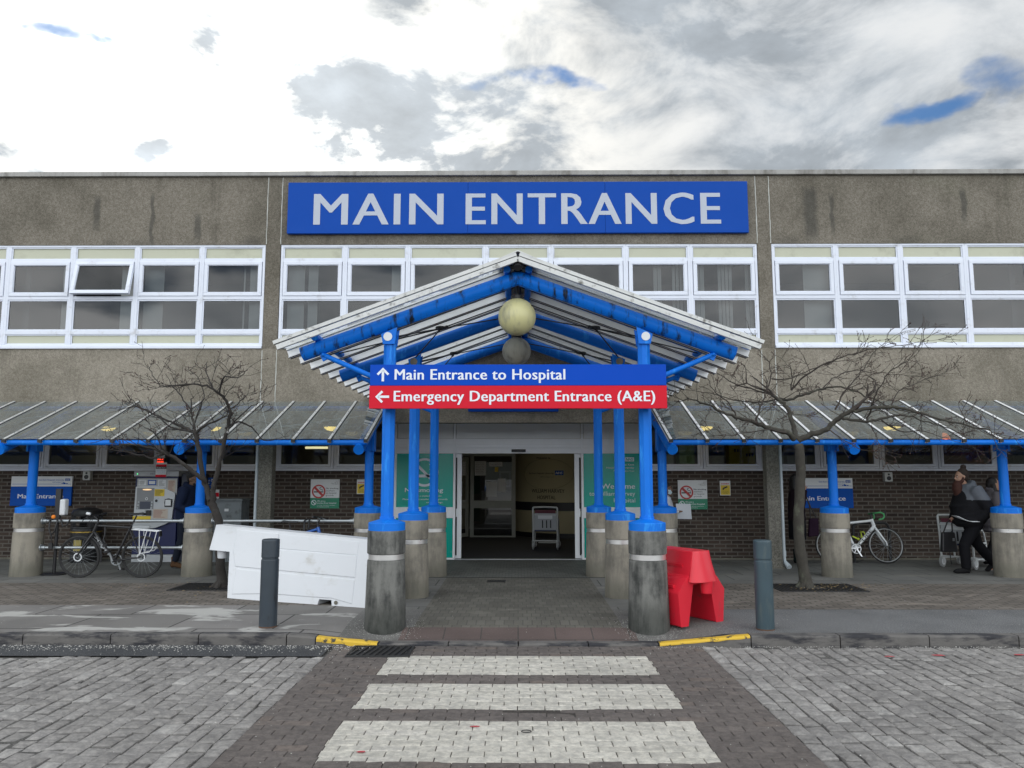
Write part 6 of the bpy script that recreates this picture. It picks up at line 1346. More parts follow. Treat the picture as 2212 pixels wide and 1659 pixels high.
def shoes(t, V, m, name='shoes', h=0.0):
    for n in 'lr':
        an, to = V('an'+n), V('to'+n); d = (to-an); d.z = 0; d.normalize(); z = min(an.z-.05, to.z); mb = MB()
        mb.tube([an-d*.055+Vector((0, 0, -.05)), an+Vector((0, 0, -.035)), an+d*.08+Vector((0, 0, -.045)), to], [(.036, .042), (.052, .045), (.045, .044), (.030, .040)], 12)
        if h: mb.tube([an+Vector((0, 0, -.03)), an+Vector((0, 0, h))], [.050, .055], 12)
        mb.ball(to, (.05, .042, .028), 12, 8)
        fuse('shoe', mb, m, t, .010, 3)
base = dict(pelvis=(0, 0, .95), chest=(0, 0, 1.28), neck=(0, 0, 1.49), head=(.02, 0, 1.61), shl=(0, .19, 1.42), shr=(0, -.19, 1.42), ell=(-.04, .24, 1.13), elr=(-.04, -.24, 1.13), wrl=(.06, .24, .89), wrr=(.06, -.24, .89), hdl=(.15, 0, -1), hdr=(.15, 0, -1),
            hpl=(0, .09, .91), hpr=(0, -.09, .91), knl=(.03, .10, .50), knr=(.01, -.10, .50), anl=(-.01, .10, .09), anr=(-.03, -.10, .09), tol=(.15, .12, .035), tor=(.13, -.12, .035))
cloth = lambda n, c, **k: mat(n, c, .9, 0, .25, 6, bump=.35, bscale=40, spec=.12, **k)
# ---- bearded man walking
J = dict(base, pelvis=(.02, 0, .86), chest=(.05, 0, 1.22), neck=(.10, 0, 1.48), head=(.175, 0, 1.605), face=(1, .05, -.12), shl=(.06, .22, 1.38), shr=(.06, -.22, 1.38), ell=(-.10, .28, 1.06), elr=(.08, -.27, 1.05), wrl=(.06, .22, .90), wrr=(.30, -.10, .90), hdl=(1, -.3, -.1), hdr=(.8, .7, -.1), thl=(0, 0, 1), thr=(0, 0, 1),
         hpl=(.03, .095, .83), hpr=(.03, -.095, .83), knl=(.25, .10, .46), knr=(-.08, -.09, .47), anl=(.24, .10, .09), anr=(-.36, -.10, .13), tol=(.42, .11, .035), tor=(-.24, -.11, .035))
t, P, V = person('bearded man in a black and grey jacket walking past the rightmost pedestal', J, SKIN)
legs(t, V, cloth('black_joggers', (.008, .008, .010)), k=1.2, low=-.015); shoes(t, V, cloth('black_shoes', (.012, .012, .013)))
mb = MB(); mb.tube([(.06, 0, .80), (.08, 0, .90), (.10, 0, 1.08), (.07, 0, 1.28), (.075, 0, 1.41), (.10, 0, 1.50)], [(.215, .235), (.25, .26), (.265, .275), (.225, .265), (.15, .22), (.09, .10)], 20)
for z, k in ((.86, 1.03), (1.0, 1.04), (1.14, 1.02)): mb.tube([(.075+(z-.9)*.15, 0, z-.05), (.08+(z-.9)*.15, 0, z), (.09+(z-.9)*.15, 0, z+.05)], [(.21*k, .23*k), (.262*k, .272*k), (.21*k, .23*k)], 20)
for n in 'lr':
    sh, el, wr = V('sh'+n), V('el'+n), V('wr'+n); mb.tube([(V('chest')+sh)/2+Vector((0, 0, .05)), sh, sh+(el-sh)*.5, el, el+(wr-el)*.5, wr], [.11, .118, .118, .105, .098, .07], 14)
mb.tube([(.03, -.12, 1.45), (.0, 0, 1.49), (.03, .12, 1.45)], [.05, .065, .05], 12); mb.tube([(.15, .10, 1.43), (.07, .12, 1.46), (.02, .09, 1.51), (.02, -.09, 1.51), (.07, -.12, 1.46), (.15, -.10, 1.43)], .045, 10)
fuse('jacket', mb, [cloth('black_quilt', (.011, .011, .013)), cloth('grey_quilt', (.115, .125, .145))], t, .014, 5, lambda c: 1 if c.z > 1.22 and c.x < .22 else 0)
hair = mat('dark_brown_hair', (.030, .017, .012), .7, 0, .4, 60, bump=.5, bscale=90)
mb = MB(); mb.ball(P(-.040, 0, .056), (.098, .088, .092), 20, 14); mb.ball(P(-.066, 0, -.005), (.056, .078, .085), 16, 12); mb.ball(P(-.055, 0, .165), (.048, .048, .045), 14, 10); fuse('hair', mb, hair, t, .009, 2)
beard = mat('auburn_beard', (.050, .014, .008), .8, 0, .5, 60, bump=.6, bscale=80)
mb = MB(); mb.tube([P(.060, 0, -.058), P(.075, 0, -.12), P(.075, 0, -.20), P(.060, 0, -.30), P(.05, 0, -.38)], [(.044, .066), (.074, .082), (.080, .090), (.066, .080), (.03, .045)], 14)
for s in (-1, 1): mb.tube([P(.0, s*.072, .0), P(.015, s*.072, -.06), P(.06, s*.052, -.09)], [.017, .028, .034], 8)
fuse('beard', mb, beard, t, .009, 2)
t.location = (7.76, 13.34, 0); t.rotation_euler = (0, 0, math.pi)
mb = MB()
for i in range(9):
    a = i/8; x = 7.33+.34*a; z = .955-.085*math.sin(min(1, a*1.35)*1.57)-.0*a
    mb.add([(x, 13.02, z), (x, 13.24, z+.012)], [])
mb.f = [[2*i, 2*i+2, 2*i+3, 2*i+1] for i in range(8)]; mb.m = [0]*8; mb.s = [True]*8
o = obj('paper_sheet', mb, M_['sign_white']); s_ = o.modifiers.new('thickness', 'SOLIDIFY'); s_.thickness = .006
tag(o, 'white folded papers held at the waist of the bearded man', 'papers')
# ---- woman in grey puffer coat behind the rightmost post
J = dict(base, pelvis=(0, 0, .90), chest=(.0, 0, 1.18), neck=(.02, 0, 1.36), head=(.05, 0, 1.47), shl=(.0, .17, 1.28), shr=(0, -.17, 1.28), ell=(-.06, .21, 1.03), elr=(-.04, -.22, 1.03), wrl=(.16, .18, .96), wrr=(.18, -.18, .97), hdl=(1, 0, -.2), hdr=(1, 0, -.2), thl=(0, 0, 1), thr=(0, 0, 1), hpl=(0, .085, .85), hpr=(0, -.085, .85), knl=(.12, .09, .47), knr=(-.05, -.09, .47), anl=(.16, .09, .09), anr=(-.22, -.09, .12), tol=(.31, .1, .03), tor=(-.09, -.1, .03))
t, P, V = person('woman in a long grey puffer coat half hidden behind the rightmost blue post', J, SKIN)
legs(t, V, cloth('black_leggings', (.012, .012, .014))); shoes(t, V, cloth('dark_trainers', (.02, .02, .022)))
mb = MB(); mb.tube([(0, 0, .60), (0, 0, .75), (0, 0, .95), (0, 0, 1.15), (0, 0, 1.27), (.01, 0, 1.36)], [(.17, .20), (.185, .215), (.18, .205), (.175, .215), (.14, .20), (.08, .10)], 18)
for k in range(7): z = .64+k*.095; mb.tube([(0, 0, z-.035), (0, 0, z), (0, 0, z+.035)], [(.15, .18), (.198, .224), (.15, .18)], 18)
for n in 'lr':
    sh, el, wr = V('sh'+n), V('el'+n), V('wr'+n); mb.tube([(V('chest')+sh)/2+Vector((0, 0, .04)), sh, sh+(el-sh)*.5, el, el+(wr-el)*.5, wr], [.085, .09, .09, .08, .072, .055], 12)
mb.tube([(.0, -.09, 1.36), (-.06, 0, 1.38), (.0, .09, 1.36)], .05, 10); fuse('coat', mb, cloth('grey_puffer', (.13, .118, .130)), t, .013, 3)
mb = MB(); mb.ball(P(-.03, 0, .035), (.10, .085, .10), 18, 12); mb.tube([P(-.05, .06, 0), P(-.04, .075, -.10), P(-.03, .07, -.22)], [.045, .05, .03], 10); mb.tube([P(-.05, -.06, 0), P(-.04, -.075, -.10), P(-.02, -.075, -.24)], [.045, .05, .03], 10); mb.tube([P(-.07, 0, 0), P(-.08, 0, -.16)], [.07, .05], 10)
fuse('hair', mb, mat('near_black_hair', (.014, .011, .011), .6, 0, .3, 60, bump=.4, bscale=90), t, .010, 2)
t.location = (8.70, 14.35, 0)
# ---- woman in black behind the right tree
J = dict(base, pelvis=(0, 0, .93), chest=(0, 0, 1.22), neck=(.01, 0, 1.41), head=(.03, 0, 1.52), face=(.8, -.5, -.15), shl=(0, .17, 1.34), shr=(0, -.17, 1.34), ell=(-.02, .22, 1.08), elr=(.05, -.24, 1.10), wrl=(.08, .20, .90), wrr=(.12, -.14, 1.36), hdr=(-.1, .3, 1), thr=(.5, .2, 0), hpl=(0, .08, .88), hpr=(0, -.08, .88), knl=(.03, .08, .48), knr=(.02, -.08, .48), anl=(-.01, .08, .09), anr=(-.02, -.10, .09), tol=(.12, .10, .03), tor=(.08, -.20, .03))
t, P, V = person('woman in black with long dark hair standing behind the right tree trunk', J, SKIN)
for n in 'lr':
    an, to = V('an'+n), V('to'+n); d = to-an; d.z = 0; d.normalize(); mb = MB(); mb.tube([an-d*.045+Vector((0, 0, -.05)), an+Vector((0, 0, -.035)), to], [(.04, .042), (.05, .045), (.03, .04)], 12); mb.tube([an+Vector((0, 0, -.03)), an+Vector((0, 0, .17))], [.052, .058], 12); fuse('boot', mb, cloth('dark_boots', (.010, .018, .018)), t, .010, 3)
mb = MB(); mb.tube([(0, 0, .45), (0, 0, .60), (0, 0, .85), (0, 0, .97), (0, 0, 1.0)], [(.15, .19), (.155, .19), (.15, .18), (.125, .155), (.10, .13)], 18); fuse('skirt', mb, cloth('black_skirt', (.010, .010, .013)), t, .013, 4)
mb = MB(); mb.tube([(0, 0, .80), (0, 0, .95), (0, 0, 1.15), (0, 0, 1.30), (.01, 0, 1.42)], [(.16, .20), (.15, .185), (.145, .195), (.12, .19), (.07, .09)], 18)
for n in 'lr':
    sh, el, wr = V('sh'+n), V('el'+n), V('wr'+n); mb.tube([(V('chest')+sh)/2+Vector((0, 0, .05)), sh, el, wr], [.075, .072, .060, .045], 12)
fuse('coat', mb, cloth('plum_black_coat', (.016, .010, .015)), t, .013, 4)
mb = MB(); mb.ball(P(-.03, 0, .035), (.105, .09, .105), 18, 12)
for s in (-1, 1): mb.tube([P(-.04, s*.06, .02), P(-.03, s*.08, -.10), P(-.01, s*.085, -.30)], [.05, .055, .03], 10)
mb.tube([P(-.07, 0, 0), P(-.09, 0, -.30)], [.075, .06], 10); fuse('hair', mb, mat('black_hair', (.010, .009, .010), .5, 0, .3, 60, bump=.4, bscale=90), t, .010, 2)
t.location = (5.21, 14.62, 0)
t = thing('handbag', 'dark plum bag hanging at the side of the woman behind the right tree', 'bag', (5.47, 14.5, .45))
obj('body', MB().add([(-.10, -.05, 0), (.09, -.05, .02), (.09, .05, .02), (-.10, .05, 0), (-.07, -.03, .34), (.10, -.03, .34), (.10, .03, .34), (-.07, .03, .34)], [(0, 3, 2, 1), (4, 5, 6, 7), (0, 1, 5, 4), (1, 2, 6, 5), (2, 3, 7, 6), (3, 0, 4, 7)]).xf(Matrix.Translation((5.47, 14.52, .50))), cloth('plum_bag', (.022, .010, .022)), t, .02)
obj('strap', MB().tube([(5.42, 14.50, .84), (5.40, 14.47, 1.06), (5.34, 14.5, 1.30), (5.44, 14.53, 1.05), (5.54, 14.52, .84)], .010, 6), M_['black'], t)
# ---- man in navy jacket at the pay station
J = dict(base, pelvis=(0, 0, .93), chest=(.02, 0, 1.24), neck=(.06, 0, 1.44), head=(.10, 0, 1.555), face=(1, -.1, -.25), shl=(.03, .19, 1.37), shr=(.03, -.19, 1.37), ell=(-.02, .24, 1.08), elr=(-.02, -.25, 1.08), wrl=(.20, .18, 1.02), wrr=(.20, -.20, 1.0), hdl=(1, -.1, .1), hdr=(1, .1, .1), thl=(0, 0, 1), thr=(0, 0, 1), hpl=(0, .09, .89), hpr=(0, -.09, .89), anr=(-.12, -.10, .10), tor=(.04, -.12, .03), knr=(-.01, -.10, .49))
t, P, V = person('man in a navy padded jacket standing between the ticket cabinet and the blue post', J, SKIN_D)
legs(t, V, cloth('dark_jeans', (.018, .022, .035))); shoes(t, V, cloth('brown_boots', (.10, .055, .03)), h=.10)
mb = MB(); mb.tube([(0, 0, .84), (0, 0, .95), (.01, 0, 1.10), (.03, 0, 1.28), (.04, 0, 1.38), (.06, 0, 1.47)], [(.155, .20), (.165, .205), (.165, .215), (.16, .225), (.13, .21), (.085, .10)], 18)
for n in 'lr':
    sh, el, wr = V('sh'+n), V('el'+n), V('wr'+n); mb.tube([(V('chest')+sh)/2+Vector((0, 0, .05)), sh, sh+(el-sh)*.5, el, el+(wr-el)*.5, wr], [.095, .10, .098, .086, .078, .055], 12)
mb.tube([(.02, -.10, 1.45), (-.03, 0, 1.47), (.02, .10, 1.45)], .055, 10); fuse('jacket', mb, cloth('navy_quilt', (.012, .018, .042)), t, .013, 4)
mb = MB(); mb.ball(P(-.03, 0, .055), (.095, .085, .085), 18, 12); mb.ball(P(-.06, 0, 0), (.05, .075, .065), 14, 10); fuse('hair', mb, mat('short_black_hair', (.010, .009, .009), .8, 0, .3, 80, bump=.6, bscale=120), t, .009, 1)
mb = MB(); mb.tube([P(.045, -.055, -.055), P(.075, 0, -.10), P(.045, .055, -.055)], [.02, .032, .02], 8); fuse('beard', mb, mat('black_beard', (.014, .011, .010), .8), t, .008, 2)
mb = MB()
for s in (-1, 1): mb.tube([P(.0, s*.079, .018), P(.07, s*.06, .018)], .004, 5); mb.tube([P(.093+.0*math.cos(a), s*.034+.024*math.cos(a), .012+.018*math.sin(a)) for a in [j*.524 for j in range(13)]], .003, 5)
obj('glasses', mb, M_['black'], t)
t.location = (-5.97, 13.95, 0)
# ---- masked person with white sheets beyond the porch
J = dict(base); J = {k: (tuple(Vector(v)*.86) if k not in ('hdl', 'hdr') else v) for k, v in J.items()}
J.update(face=(1, -.35, -.2), wrl=(.20, .10, .98), wrr=(.20, -.12, .97), elr=(-.02, -.21, .95), ell=(-.02, .21, .95), hdl=(1, -.2, .2), hdr=(1, .2, .2), thl=(0, 0, 1), thr=(0, 0, 1))
t, P, V = person('masked person in white hidden behind the canopy post right of the porch', J, SKIN_D)
legs(t, V, cloth('grey_trousers', (.10, .10, .11)), k=.92); shoes(t, V, cloth('black_pumps', (.015, .015, .015)))
mb = MB(); mb.tube([(0, 0, .70), (0, 0, .85), (0, 0, 1.05), (0, 0, 1.17), (0, 0, 1.27)], [(.14, .17), (.14, .17), (.14, .18), (.11, .17), (.06, .08)], 16)
for n in 'lr': sh, el, wr = V('sh'+n), V('el'+n), V('wr'+n); mb.tube([(V('chest')+sh)/2+Vector((0, 0, .04)), sh, el, wr], [.07, .07, .058, .042], 12)
fuse('tunic', mb, cloth('white_tunic', (.52, .54, .60)), t, .012, 3)
mb = MB(); mb.ball(P(-.02, 0, .04), (.10, .085, .10), 16, 12); mb.ball(P(-.07, 0, -.03), (.05, .075, .08), 14, 10); fuse('hair', mb, mat('black_bob', (.012, .010, .010), .6), t, .009, 2)
mb = MB(); rows = []
for k in range(5):
    z = -.005-.08*k/4; rows.append([P((.115-.02*abs(k-2)/2)*math.cos(a)-.008, .075*math.sin(a), z) for a in [R(-62+124*j/8) for j in range(9)]])
mb.add([p for r in rows for p in r], [(i*9+j, i*9+j+1, (i+1)*9+j+1, (i+1)*9+j) for i in range(4) for j in range(8)], 0, True); obj('face_mask', mb, mat('mask_blue', (.50, .62, .68), .8), t)
t.location = (2.72, 14.35, 0)
mb = MB(); mb.obox((0, 0, 0), (.02, .26, .30), None)
o = obj('paper_sheet', mb.xf(Matrix.Translation((3.02, 14.22, .98)) @ Matrix.Rotation(R(70), 4, 'Z') @ Matrix.Rotation(R(-25), 4, 'Y')), M_['white']); tag(o, 'white paper sheets held beside the canopy post right of the porch', 'papers')

# ================================================================== bare trees
LT=[[(-4.36,11.55,0.01,0.068),(-4.38,11.55,0.21,0.066),(-4.42,11.55,0.61,0.064),(-4.44,11.55,0.91,0.062),(-4.51,11.55,1.11,0.06),(-4.58,11.55,1.27,0.058)],[(-4.58,11.55,1.27,0.045),(-4.67,11.59,1.44,0.0412),(-4.74,11.62,1.62,0.0375),(-4.84,11.66,1.99,0.0338),(-4.92,11.7,2.27,0.03)],[(-4.56,11.55,1.24,0.042),(-4.48,11.48,1.58,0.0373),(-4.39,11.42,1.93,0.0327),(-4.32,11.35,2.25,0.028)],[(-4.67,11.55,1.54,0.034),(-4.77,11.47,1.64,0.0297),(-5.01,11.38,1.86,0.0253),(-5.2,11.3,1.96,0.021),(-5.43,11.22,2.05,0.0167),(-5.61,11.13,2.08,0.0123),(-5.79,11.05,2.05,0.008)],[(-5.2,11.35,1.96,0.016),(-5.32,11.18,1.88,0.0133),(-5.48,11.0,1.94,0.0105),(-5.59,10.82,1.97,0.0077),(-5.73,10.65,2.0,0.005)],[(-4.92,11.7,2.27,0.024),(-5.14,11.81,2.38,0.0202),(-5.4,11.92,2.45,0.0164),(-5.7,12.03,2.59,0.0126),(-6.04,12.14,2.73,0.0088),(-6.26,12.25,2.89,0.005)],[(-4.92,11.7,2.27,0.02),(-4.99,11.75,2.5,0.0153),(-5.05,11.8,2.7,0.0107),(-5.05,11.85,2.85,0.006)],[(-4.9,11.7,2.29,0.02),(-4.68,11.52,2.38,0.0167),(-4.44,11.33,2.45,0.0133),(-4.25,11.15,2.5,0.01)],[(-4.29,11.35,2.34,0.026),(-4.26,11.28,2.62,0.0227),(-4.35,11.22,2.79,0.0193),(-4.45,11.15,2.88,0.016),(-4.66,11.08,2.95,0.0127),(-4.93,11.02,2.93,0.0093),(-5.16,10.95,2.91,0.006)],[(-4.45,11.15,2.88,0.012),(-4.69,11.45,3.15,0.008),(-4.81,11.75,3.38,0.004)],[(-4.37,11.15,2.81,0.014),(-4.26,11.02,3.05,0.0107),(-4.01,10.88,3.02,0.0073),(-3.82,10.75,3.13,0.004)],[(-4.33,11.35,2.32,0.016),(-4.21,11.5,2.43,0.013),(-4.05,11.65,2.36,0.01),(-3.91,11.8,2.18,0.007),(-3.77,11.95,2.19,0.004)],[(-4.31,11.35,2.57,0.012),(-4.24,11.7,2.76,0.008),(-4.26,12.05,2.93,0.004)],[(-4.28,11.35,2.32,0.012),(-3.97,11.1,2.55,0.008),(-3.69,10.85,2.66,0.004)],[(-4.96,11.7,2.31,0.016),(-5.3,11.86,2.35,0.013),(-5.71,12.02,2.57,0.01),(-6.07,12.19,2.72,0.007),(-6.45,12.35,2.68,0.004)],[(-5.02,11.75,2.61,0.012),(-5.25,11.88,2.86,0.009),(-5.43,12.02,3.01,0.006),(-5.64,12.15,3.25,0.003)],[(-5.4,11.95,3.0,0.01),(-5.7,12.12,3.08,0.0077),(-5.92,12.28,3.29,0.0053),(-6.04,12.45,3.4,0.003)],[(-4.96,11.7,2.34,0.013),(-4.97,11.89,2.62,0.0105),(-4.98,12.08,2.91,0.008),(-5.16,12.26,3.2,0.0055),(-5.44,12.45,3.37,0.003)],[(-5.1,11.35,1.9,0.013),(-5.19,11.22,2.02,0.0105),(-5.2,11.1,2.16,0.008),(-5.27,10.98,2.29,0.0055),(-5.47,10.85,2.4,0.003)]]
RT=[[(4.22,11.6,-0.01,0.082),(4.21,11.6,0.19,0.0793),(4.16,11.6,0.59,0.0767),(4.16,11.6,1.03,0.074),(4.21,11.6,1.48,0.0713),(4.22,11.6,1.83,0.0687),(4.2,11.6,2.1,0.066)],[(4.17,11.6,2.18,0.042),(4.17,11.66,2.32,0.038),(4.15,11.72,2.53,0.034),(4.1,11.78,2.7,0.03),(4.01,11.84,2.8,0.026),(3.93,11.9,2.88,0.022)],[(4.14,11.6,2.18,0.044),(3.99,11.5,2.27,0.0391),(3.7,11.4,2.34,0.0342),(3.47,11.3,2.4,0.0294),(3.21,11.2,2.47,0.0245),(2.96,11.1,2.54,0.0196),(2.73,11.0,2.63,0.0147),(2.48,10.9,2.7,0.0099),(2.24,10.8,2.66,0.005)],[(4.2,11.6,2.15,0.044),(4.38,11.54,2.25,0.0412),(4.54,11.48,2.29,0.0384),(4.67,11.42,2.41,0.0356),(4.78,11.36,2.51,0.0328),(4.92,11.3,2.58,0.03)],[(4.92,11.3,2.58,0.028),(5.18,11.19,2.61,0.0251),(5.4,11.08,2.61,0.0222),(5.57,10.96,2.56,0.0194),(5.8,10.85,2.47,0.0165),(6.03,10.74,2.38,0.0136),(6.25,10.62,2.29,0.0107),(6.4,10.51,2.25,0.0079),(6.39,10.4,2.12,0.005)],[(4.76,11.3,2.46,0.024),(5.1,11.45,2.43,0.0207),(5.46,11.6,2.47,0.0173),(5.86,11.75,2.55,0.014),(6.25,11.9,2.46,0.0107),(6.65,12.05,2.39,0.0073),(7.11,12.2,2.23,0.004)],[(4.03,11.9,2.81,0.022),(4.2,11.87,2.8,0.0202),(4.43,11.83,2.87,0.0184),(4.61,11.8,2.94,0.0167),(4.76,11.77,2.97,0.0149),(4.99,11.73,2.97,0.0131),(5.18,11.7,2.89,0.0113),(5.4,11.67,2.79,0.0096),(5.65,11.63,2.66,0.0078),(5.89,11.6,2.58,0.006)],[(4.31,12.1,2.97,0.016),(4.5,12.06,3.17,0.0141),(4.74,12.01,3.33,0.0123),(5.0,11.97,3.45,0.0104),(5.32,11.93,3.54,0.0086),(5.62,11.89,3.61,0.0067),(5.97,11.84,3.65,0.0049),(6.33,11.8,3.7,0.003)],[(3.52,11.4,2.43,0.015),(3.63,11.5,2.65,0.0132),(3.74,11.6,2.87,0.0113),(3.86,11.7,3.12,0.0095),(3.88,11.8,3.33,0.0077),(3.85,11.9,3.45,0.0058),(3.79,12.0,3.6,0.004)],[(4.7,11.4,2.61,0.014),(4.87,11.5,2.86,0.0118),(5.07,11.6,3.03,0.0096),(5.28,11.7,3.26,0.0074),(5.53,11.8,3.55,0.0052),(5.84,11.9,3.77,0.003)],[(5.16,11.4,2.44,0.013),(5.2,11.3,2.66,0.011),(5.26,11.2,2.88,0.009),(5.36,11.1,3.1,0.007),(5.48,11.0,3.2,0.005),(5.66,10.9,3.32,0.003)],[(3.93,11.9,2.88,0.014),(3.66,12.05,2.99,0.0112),(3.43,12.2,3.1,0.0085),(3.2,12.35,3.29,0.0057),(3.07,12.5,3.46,0.003)],[(3.18,11.2,2.43,0.013),(3.11,11.28,2.66,0.0105),(2.98,11.35,2.82,0.008),(2.85,11.42,3.01,0.0055),(2.85,11.5,3.31,0.003)],[(4.05,11.9,2.81,0.013),(3.74,11.98,2.77,0.0105),(3.38,12.05,2.81,0.008),(3.04,12.12,2.93,0.0055),(2.59,12.2,2.99,0.003)],[(3.96,11.4,2.26,0.013),(3.56,11.13,2.29,0.0097),(3.18,10.87,2.22,0.0063),(2.81,10.6,2.16,0.003)],[(4.31,12.1,2.98,0.01),(4.27,11.95,3.27,0.0065),(4.09,11.8,3.33,0.003)],[(3.88,11.7,3.1,0.011),(4.22,11.82,3.13,0.009),(4.58,11.95,3.27,0.007),(4.99,12.08,3.42,0.005),(5.38,12.2,3.44,0.003)],[(5.46,11.6,2.47,0.012),(5.63,11.43,2.3,0.009),(5.93,11.27,2.27,0.006),(6.22,11.1,2.13,0.003)],[(5.36,11.1,2.61,0.01),(5.62,11.33,2.87,0.0077),(6.01,11.57,3.02,0.0053),(6.54,11.8,3.18,0.003)],[(4.58,11.4,2.3,0.009),(4.7,11.2,2.16,0.007),(4.81,11.0,2.03,0.005),(4.94,10.8,1.97,0.003)],[(4.73,11.9,2.98,0.01),(5.02,12.05,3.2,0.0083),(5.4,12.2,3.3,0.0065),(5.86,12.35,3.26,0.0047),(6.5,12.5,3.25,0.003)]]
def bare_tree(label, limbs, seed, bark, twig, dens, up, spread, ystretch, lean):
    t = thing('bare_tree', label, 'tree', limbs[0][0][:3], 'bare street trees in the paving'); rnd = random.Random(seed)
    def wig(P, n=3, a=.012):
        """subdivide a polyline with Catmull-Rom and a little wobble"""
        V = [Vector(p[:3]) for p in P]; r = [p[3] for p in P]; out = []; k = len(V)
        for i in range(k-1):
            p0, p1, p2, p3 = V[max(i-1, 0)], V[i], V[i+1], V[min(i+2, k-1)]
            for j in range(n):
                u = j/n; q = .5*((2*p1)+(p2-p0)*u+(2*p0-5*p1+4*p2-p3)*u*u+(3*p1-p0-3*p2+p3)*u**3)
                out.append((q+Vector([rnd.gauss(0, a) for _ in range(3)])*min(1, r[i]*0+.8 if (i or j) else 0), r[i]+(r[i+1]-r[i])*u))
        out.append((V[-1], r[-1])); return out
    trunk = MB(); tw = MB(); buds = MB()
    tr = wig(limbs[0], 5, .006); b = tr[0][0].copy(); b.z = 0
    flare = [(b+Vector((0, 0, -.1)), tr[0][1]*2.0), (b+Vector((0, 0, .0)), tr[0][1]*1.75), (b+Vector((0, 0, .05)), tr[0][1]*1.35), (b+Vector((.0, 0, .12)), tr[0][1]*1.12)]
    path = flare+[q for q in tr if q[0].z > .18]
    trunk.tube([p for p, r in path], [r*rnd.uniform(.95, 1.06) for p, r in path], 16)
    for a in (.3, 1.7, 3.2, 4.6): trunk.tube([b+Vector((0, 0, .10)), b+Vector((.11*math.cos(a), .11*math.sin(a), .02)), b+Vector((.18*math.cos(a), .18*math.sin(a), -.05))], [.05, .04, .02], 8)
    cx = sum(p[0] for l in limbs for p in l)/sum(len(l) for l in limbs)
    def bud(p, s=.007):
        buds.add([p+Vector(v)*s for v in ((1, 0, 0), (-1, 0, 0), (0, 1, 0), (0, -1, 0), (0, 0, 1.4), (0, 0, -1))], [(0, 2, 4), (2, 1, 4), (1, 3, 4), (3, 0, 4), (2, 0, 5), (1, 2, 5), (3, 1, 5), (0, 3, 5)])
    def grow(p, d, L, r, depth):
        n = max(2, int(L/.07)); P = [p.copy()]; q = p.copy(); d = d.normalized()
        for i in range(n):
            d = (d+Vector((rnd.gauss(0, .17), rnd.gauss(0, .17)*ystretch, rnd.gauss(0, .15)+up*.05))).normalized(); q = q+d*L/n; P.append(q.copy())
        tw.tube(P, [max(.0030, r*(1-.65*i/n)) for i in range(n+1)], 5 if r > .005 else 4, caps=False); bud(P[-1], .0075)
        if depth > 0:
            for k in range(rnd.randint(2, 4) if depth > 1 else rnd.randint(1, 3)):
                i = rnd.randint(1, n); dd = (d+Vector((rnd.gauss(0, .75), rnd.gauss(0, .7), rnd.gauss(.1*up, .6)))).normalized()
                grow(P[i], dd, L*rnd.uniform(.35, .7), max(.0018, r*.55), depth-1)
        else:
            for k in range(rnd.randint(0, 3)): bud(P[rnd.randint(0, n)]+Vector((rnd.gauss(0, .006), rnd.gauss(0, .006), .004)), .006)
    for li, l in enumerate(limbs[1:]):
        W = wig(l, 4, .010); main = l[0][3] > .018
        (trunk if main else tw).tube([p for p, r in W], [r*rnd.uniform(.93, 1.08) for p, r in W], 10 if main else 7)
        de = (W[-1][0]-W[-3][0]).normalized()
        if ystretch > 1.01: grow(W[-1][0], de, .42, max(.0035, W[-1][1]), 2); grow(W[-3][0], (de+Vector((0, 0, .5))).normalized(), .35, max(.0035, W[-1][1]), 2)
        Ltot = sum((W[i+1][0]-W[i][0]).length for i in range(len(W)-1)); n = int(Ltot*dens)
        for k in range(n):
            f = rnd.random()**.8; i = min(len(W)-2, int(f*(len(W)-1))); p = W[i][0].lerp(W[i+1][0], rnd.random()); r0 = W[i][1]
            if r0 > .035: continue
            d0 = (W[i+1][0]-W[i][0]).normalized(); d = (d0*.7+Vector((rnd.gauss(0, spread)+(.25 if p.x > cx else -.25)*lean, rnd.gauss(0, .55)*ystretch, rnd.gauss(.28*up, .45)))).normalized()
            grow(p, d, rnd.uniform(.14, .50)*(1.15-.4*f), min(.0065, max(.0032, r0*.45)), 2 if rnd.random() < .4 else 1)
    obj('trunk', trunk, bark, t); c = obj('crown', tw, twig, t); obj('buds', buds, M_['bud'], c)
    return t
bare_tree('small bare dark tree with a forked trunk behind the white barrier', LT, 11, M_['bark_dark'], M_['twig_dark'], 6.5, 1.0, .5, 1.0, .4)
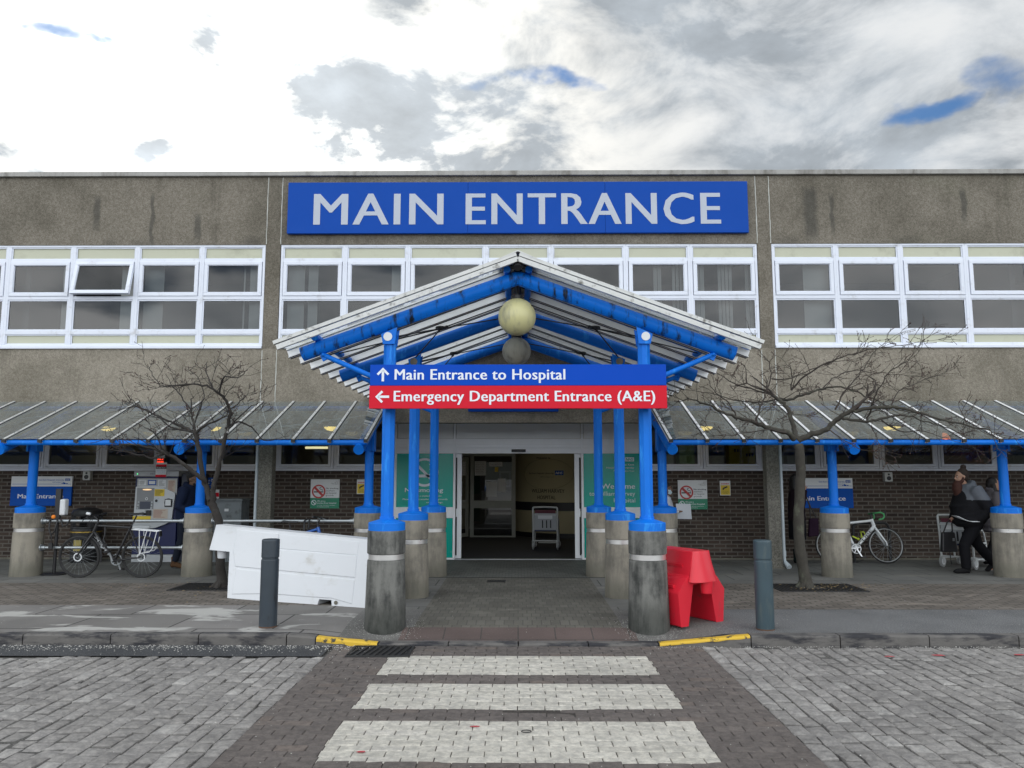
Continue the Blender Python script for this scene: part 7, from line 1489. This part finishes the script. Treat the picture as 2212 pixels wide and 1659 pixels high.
bare_tree('wide spreading bare tree with a straight trunk beside the right bollard', RT, 23, M_['bark'], M_['twig'], 6.8, .45, .75, 1.05, 1.0)
# tree pits with slotted iron frames
def tree_pit(cx, cy, w, lab):
    t = thing('tree_grate', lab, 'tree grate', (cx, cy, 0), 'iron grates round the trees')
    obj('soil', MB().add([(cx-w, cy-w*.62, .004), (cx+w, cy-w*.62, .004), (cx+w, cy+w*.62, .004), (cx-w, cy+w*.62, .004)], [(0, 1, 2, 3)]), M_['soil'], t)
    mb = MB(); d = w*.62
    for a, b, c_, e in ((-w, w, -d, -d+.03), (-w, w, d-.03, d), (-w, -w+.03, -d+.03, d-.03), (w-.03, w, -d+.03, d-.03)): mb.box(cx+a, cx+b, cy+c_, cy+e, -.02, .012)
    obj('rim', mb, M_['iron'], t); mb = MB(); k = 0; x = -w+.05
    while x < w-.05:
        if abs(x) > .13: mb.box(cx+x, cx+x+.022, cy-d+.03, cy+d-.03, .004, .014)
        else: mb.box(cx+x, cx+x+.022, cy-d+.03, cy-.13, .004, .014); mb.box(cx+x, cx+x+.022, cy+.13, cy+d-.03, .004, .014)
        x += .055
    obj('grating', mb, M_['iron'], t)
tree_pit(-4.42, 11.58, .60, 'dark iron tree grate round the left tree'); tree_pit(4.35, 11.55, .62, 'dark iron tree grate strewn with leaves round the right tree')
rnd = random.Random(9); mb = MB()
for i in range(170):
    s = 1 if rnd.random() < .7 else -1
    x, y = (rnd.gauss(4.55, .38), rnd.gauss(11.55, .22)) if s > 0 else (rnd.gauss(-4.5, .9), rnd.gauss(11.4, .5))
    a = rnd.uniform(0, 6.3); r = rnd.uniform(.010, .026); z = rnd.uniform(.016, .022)
    mb.add([(x+r*math.cos(a), y+r*math.sin(a), z), (x-r*.4*math.sin(a), y+r*.4*math.cos(a), z+.006), (x-r*math.cos(a), y-r*math.sin(a), z), (x+r*.4*math.sin(a), y-r*.4*math.cos(a), z+.003)], [(0, 1, 2, 3)])
tag(obj('leaf_litter', mb, M_['leaf']), 'dry leaf scraps lying on the tree grates', 'leaves', kind='stuff')
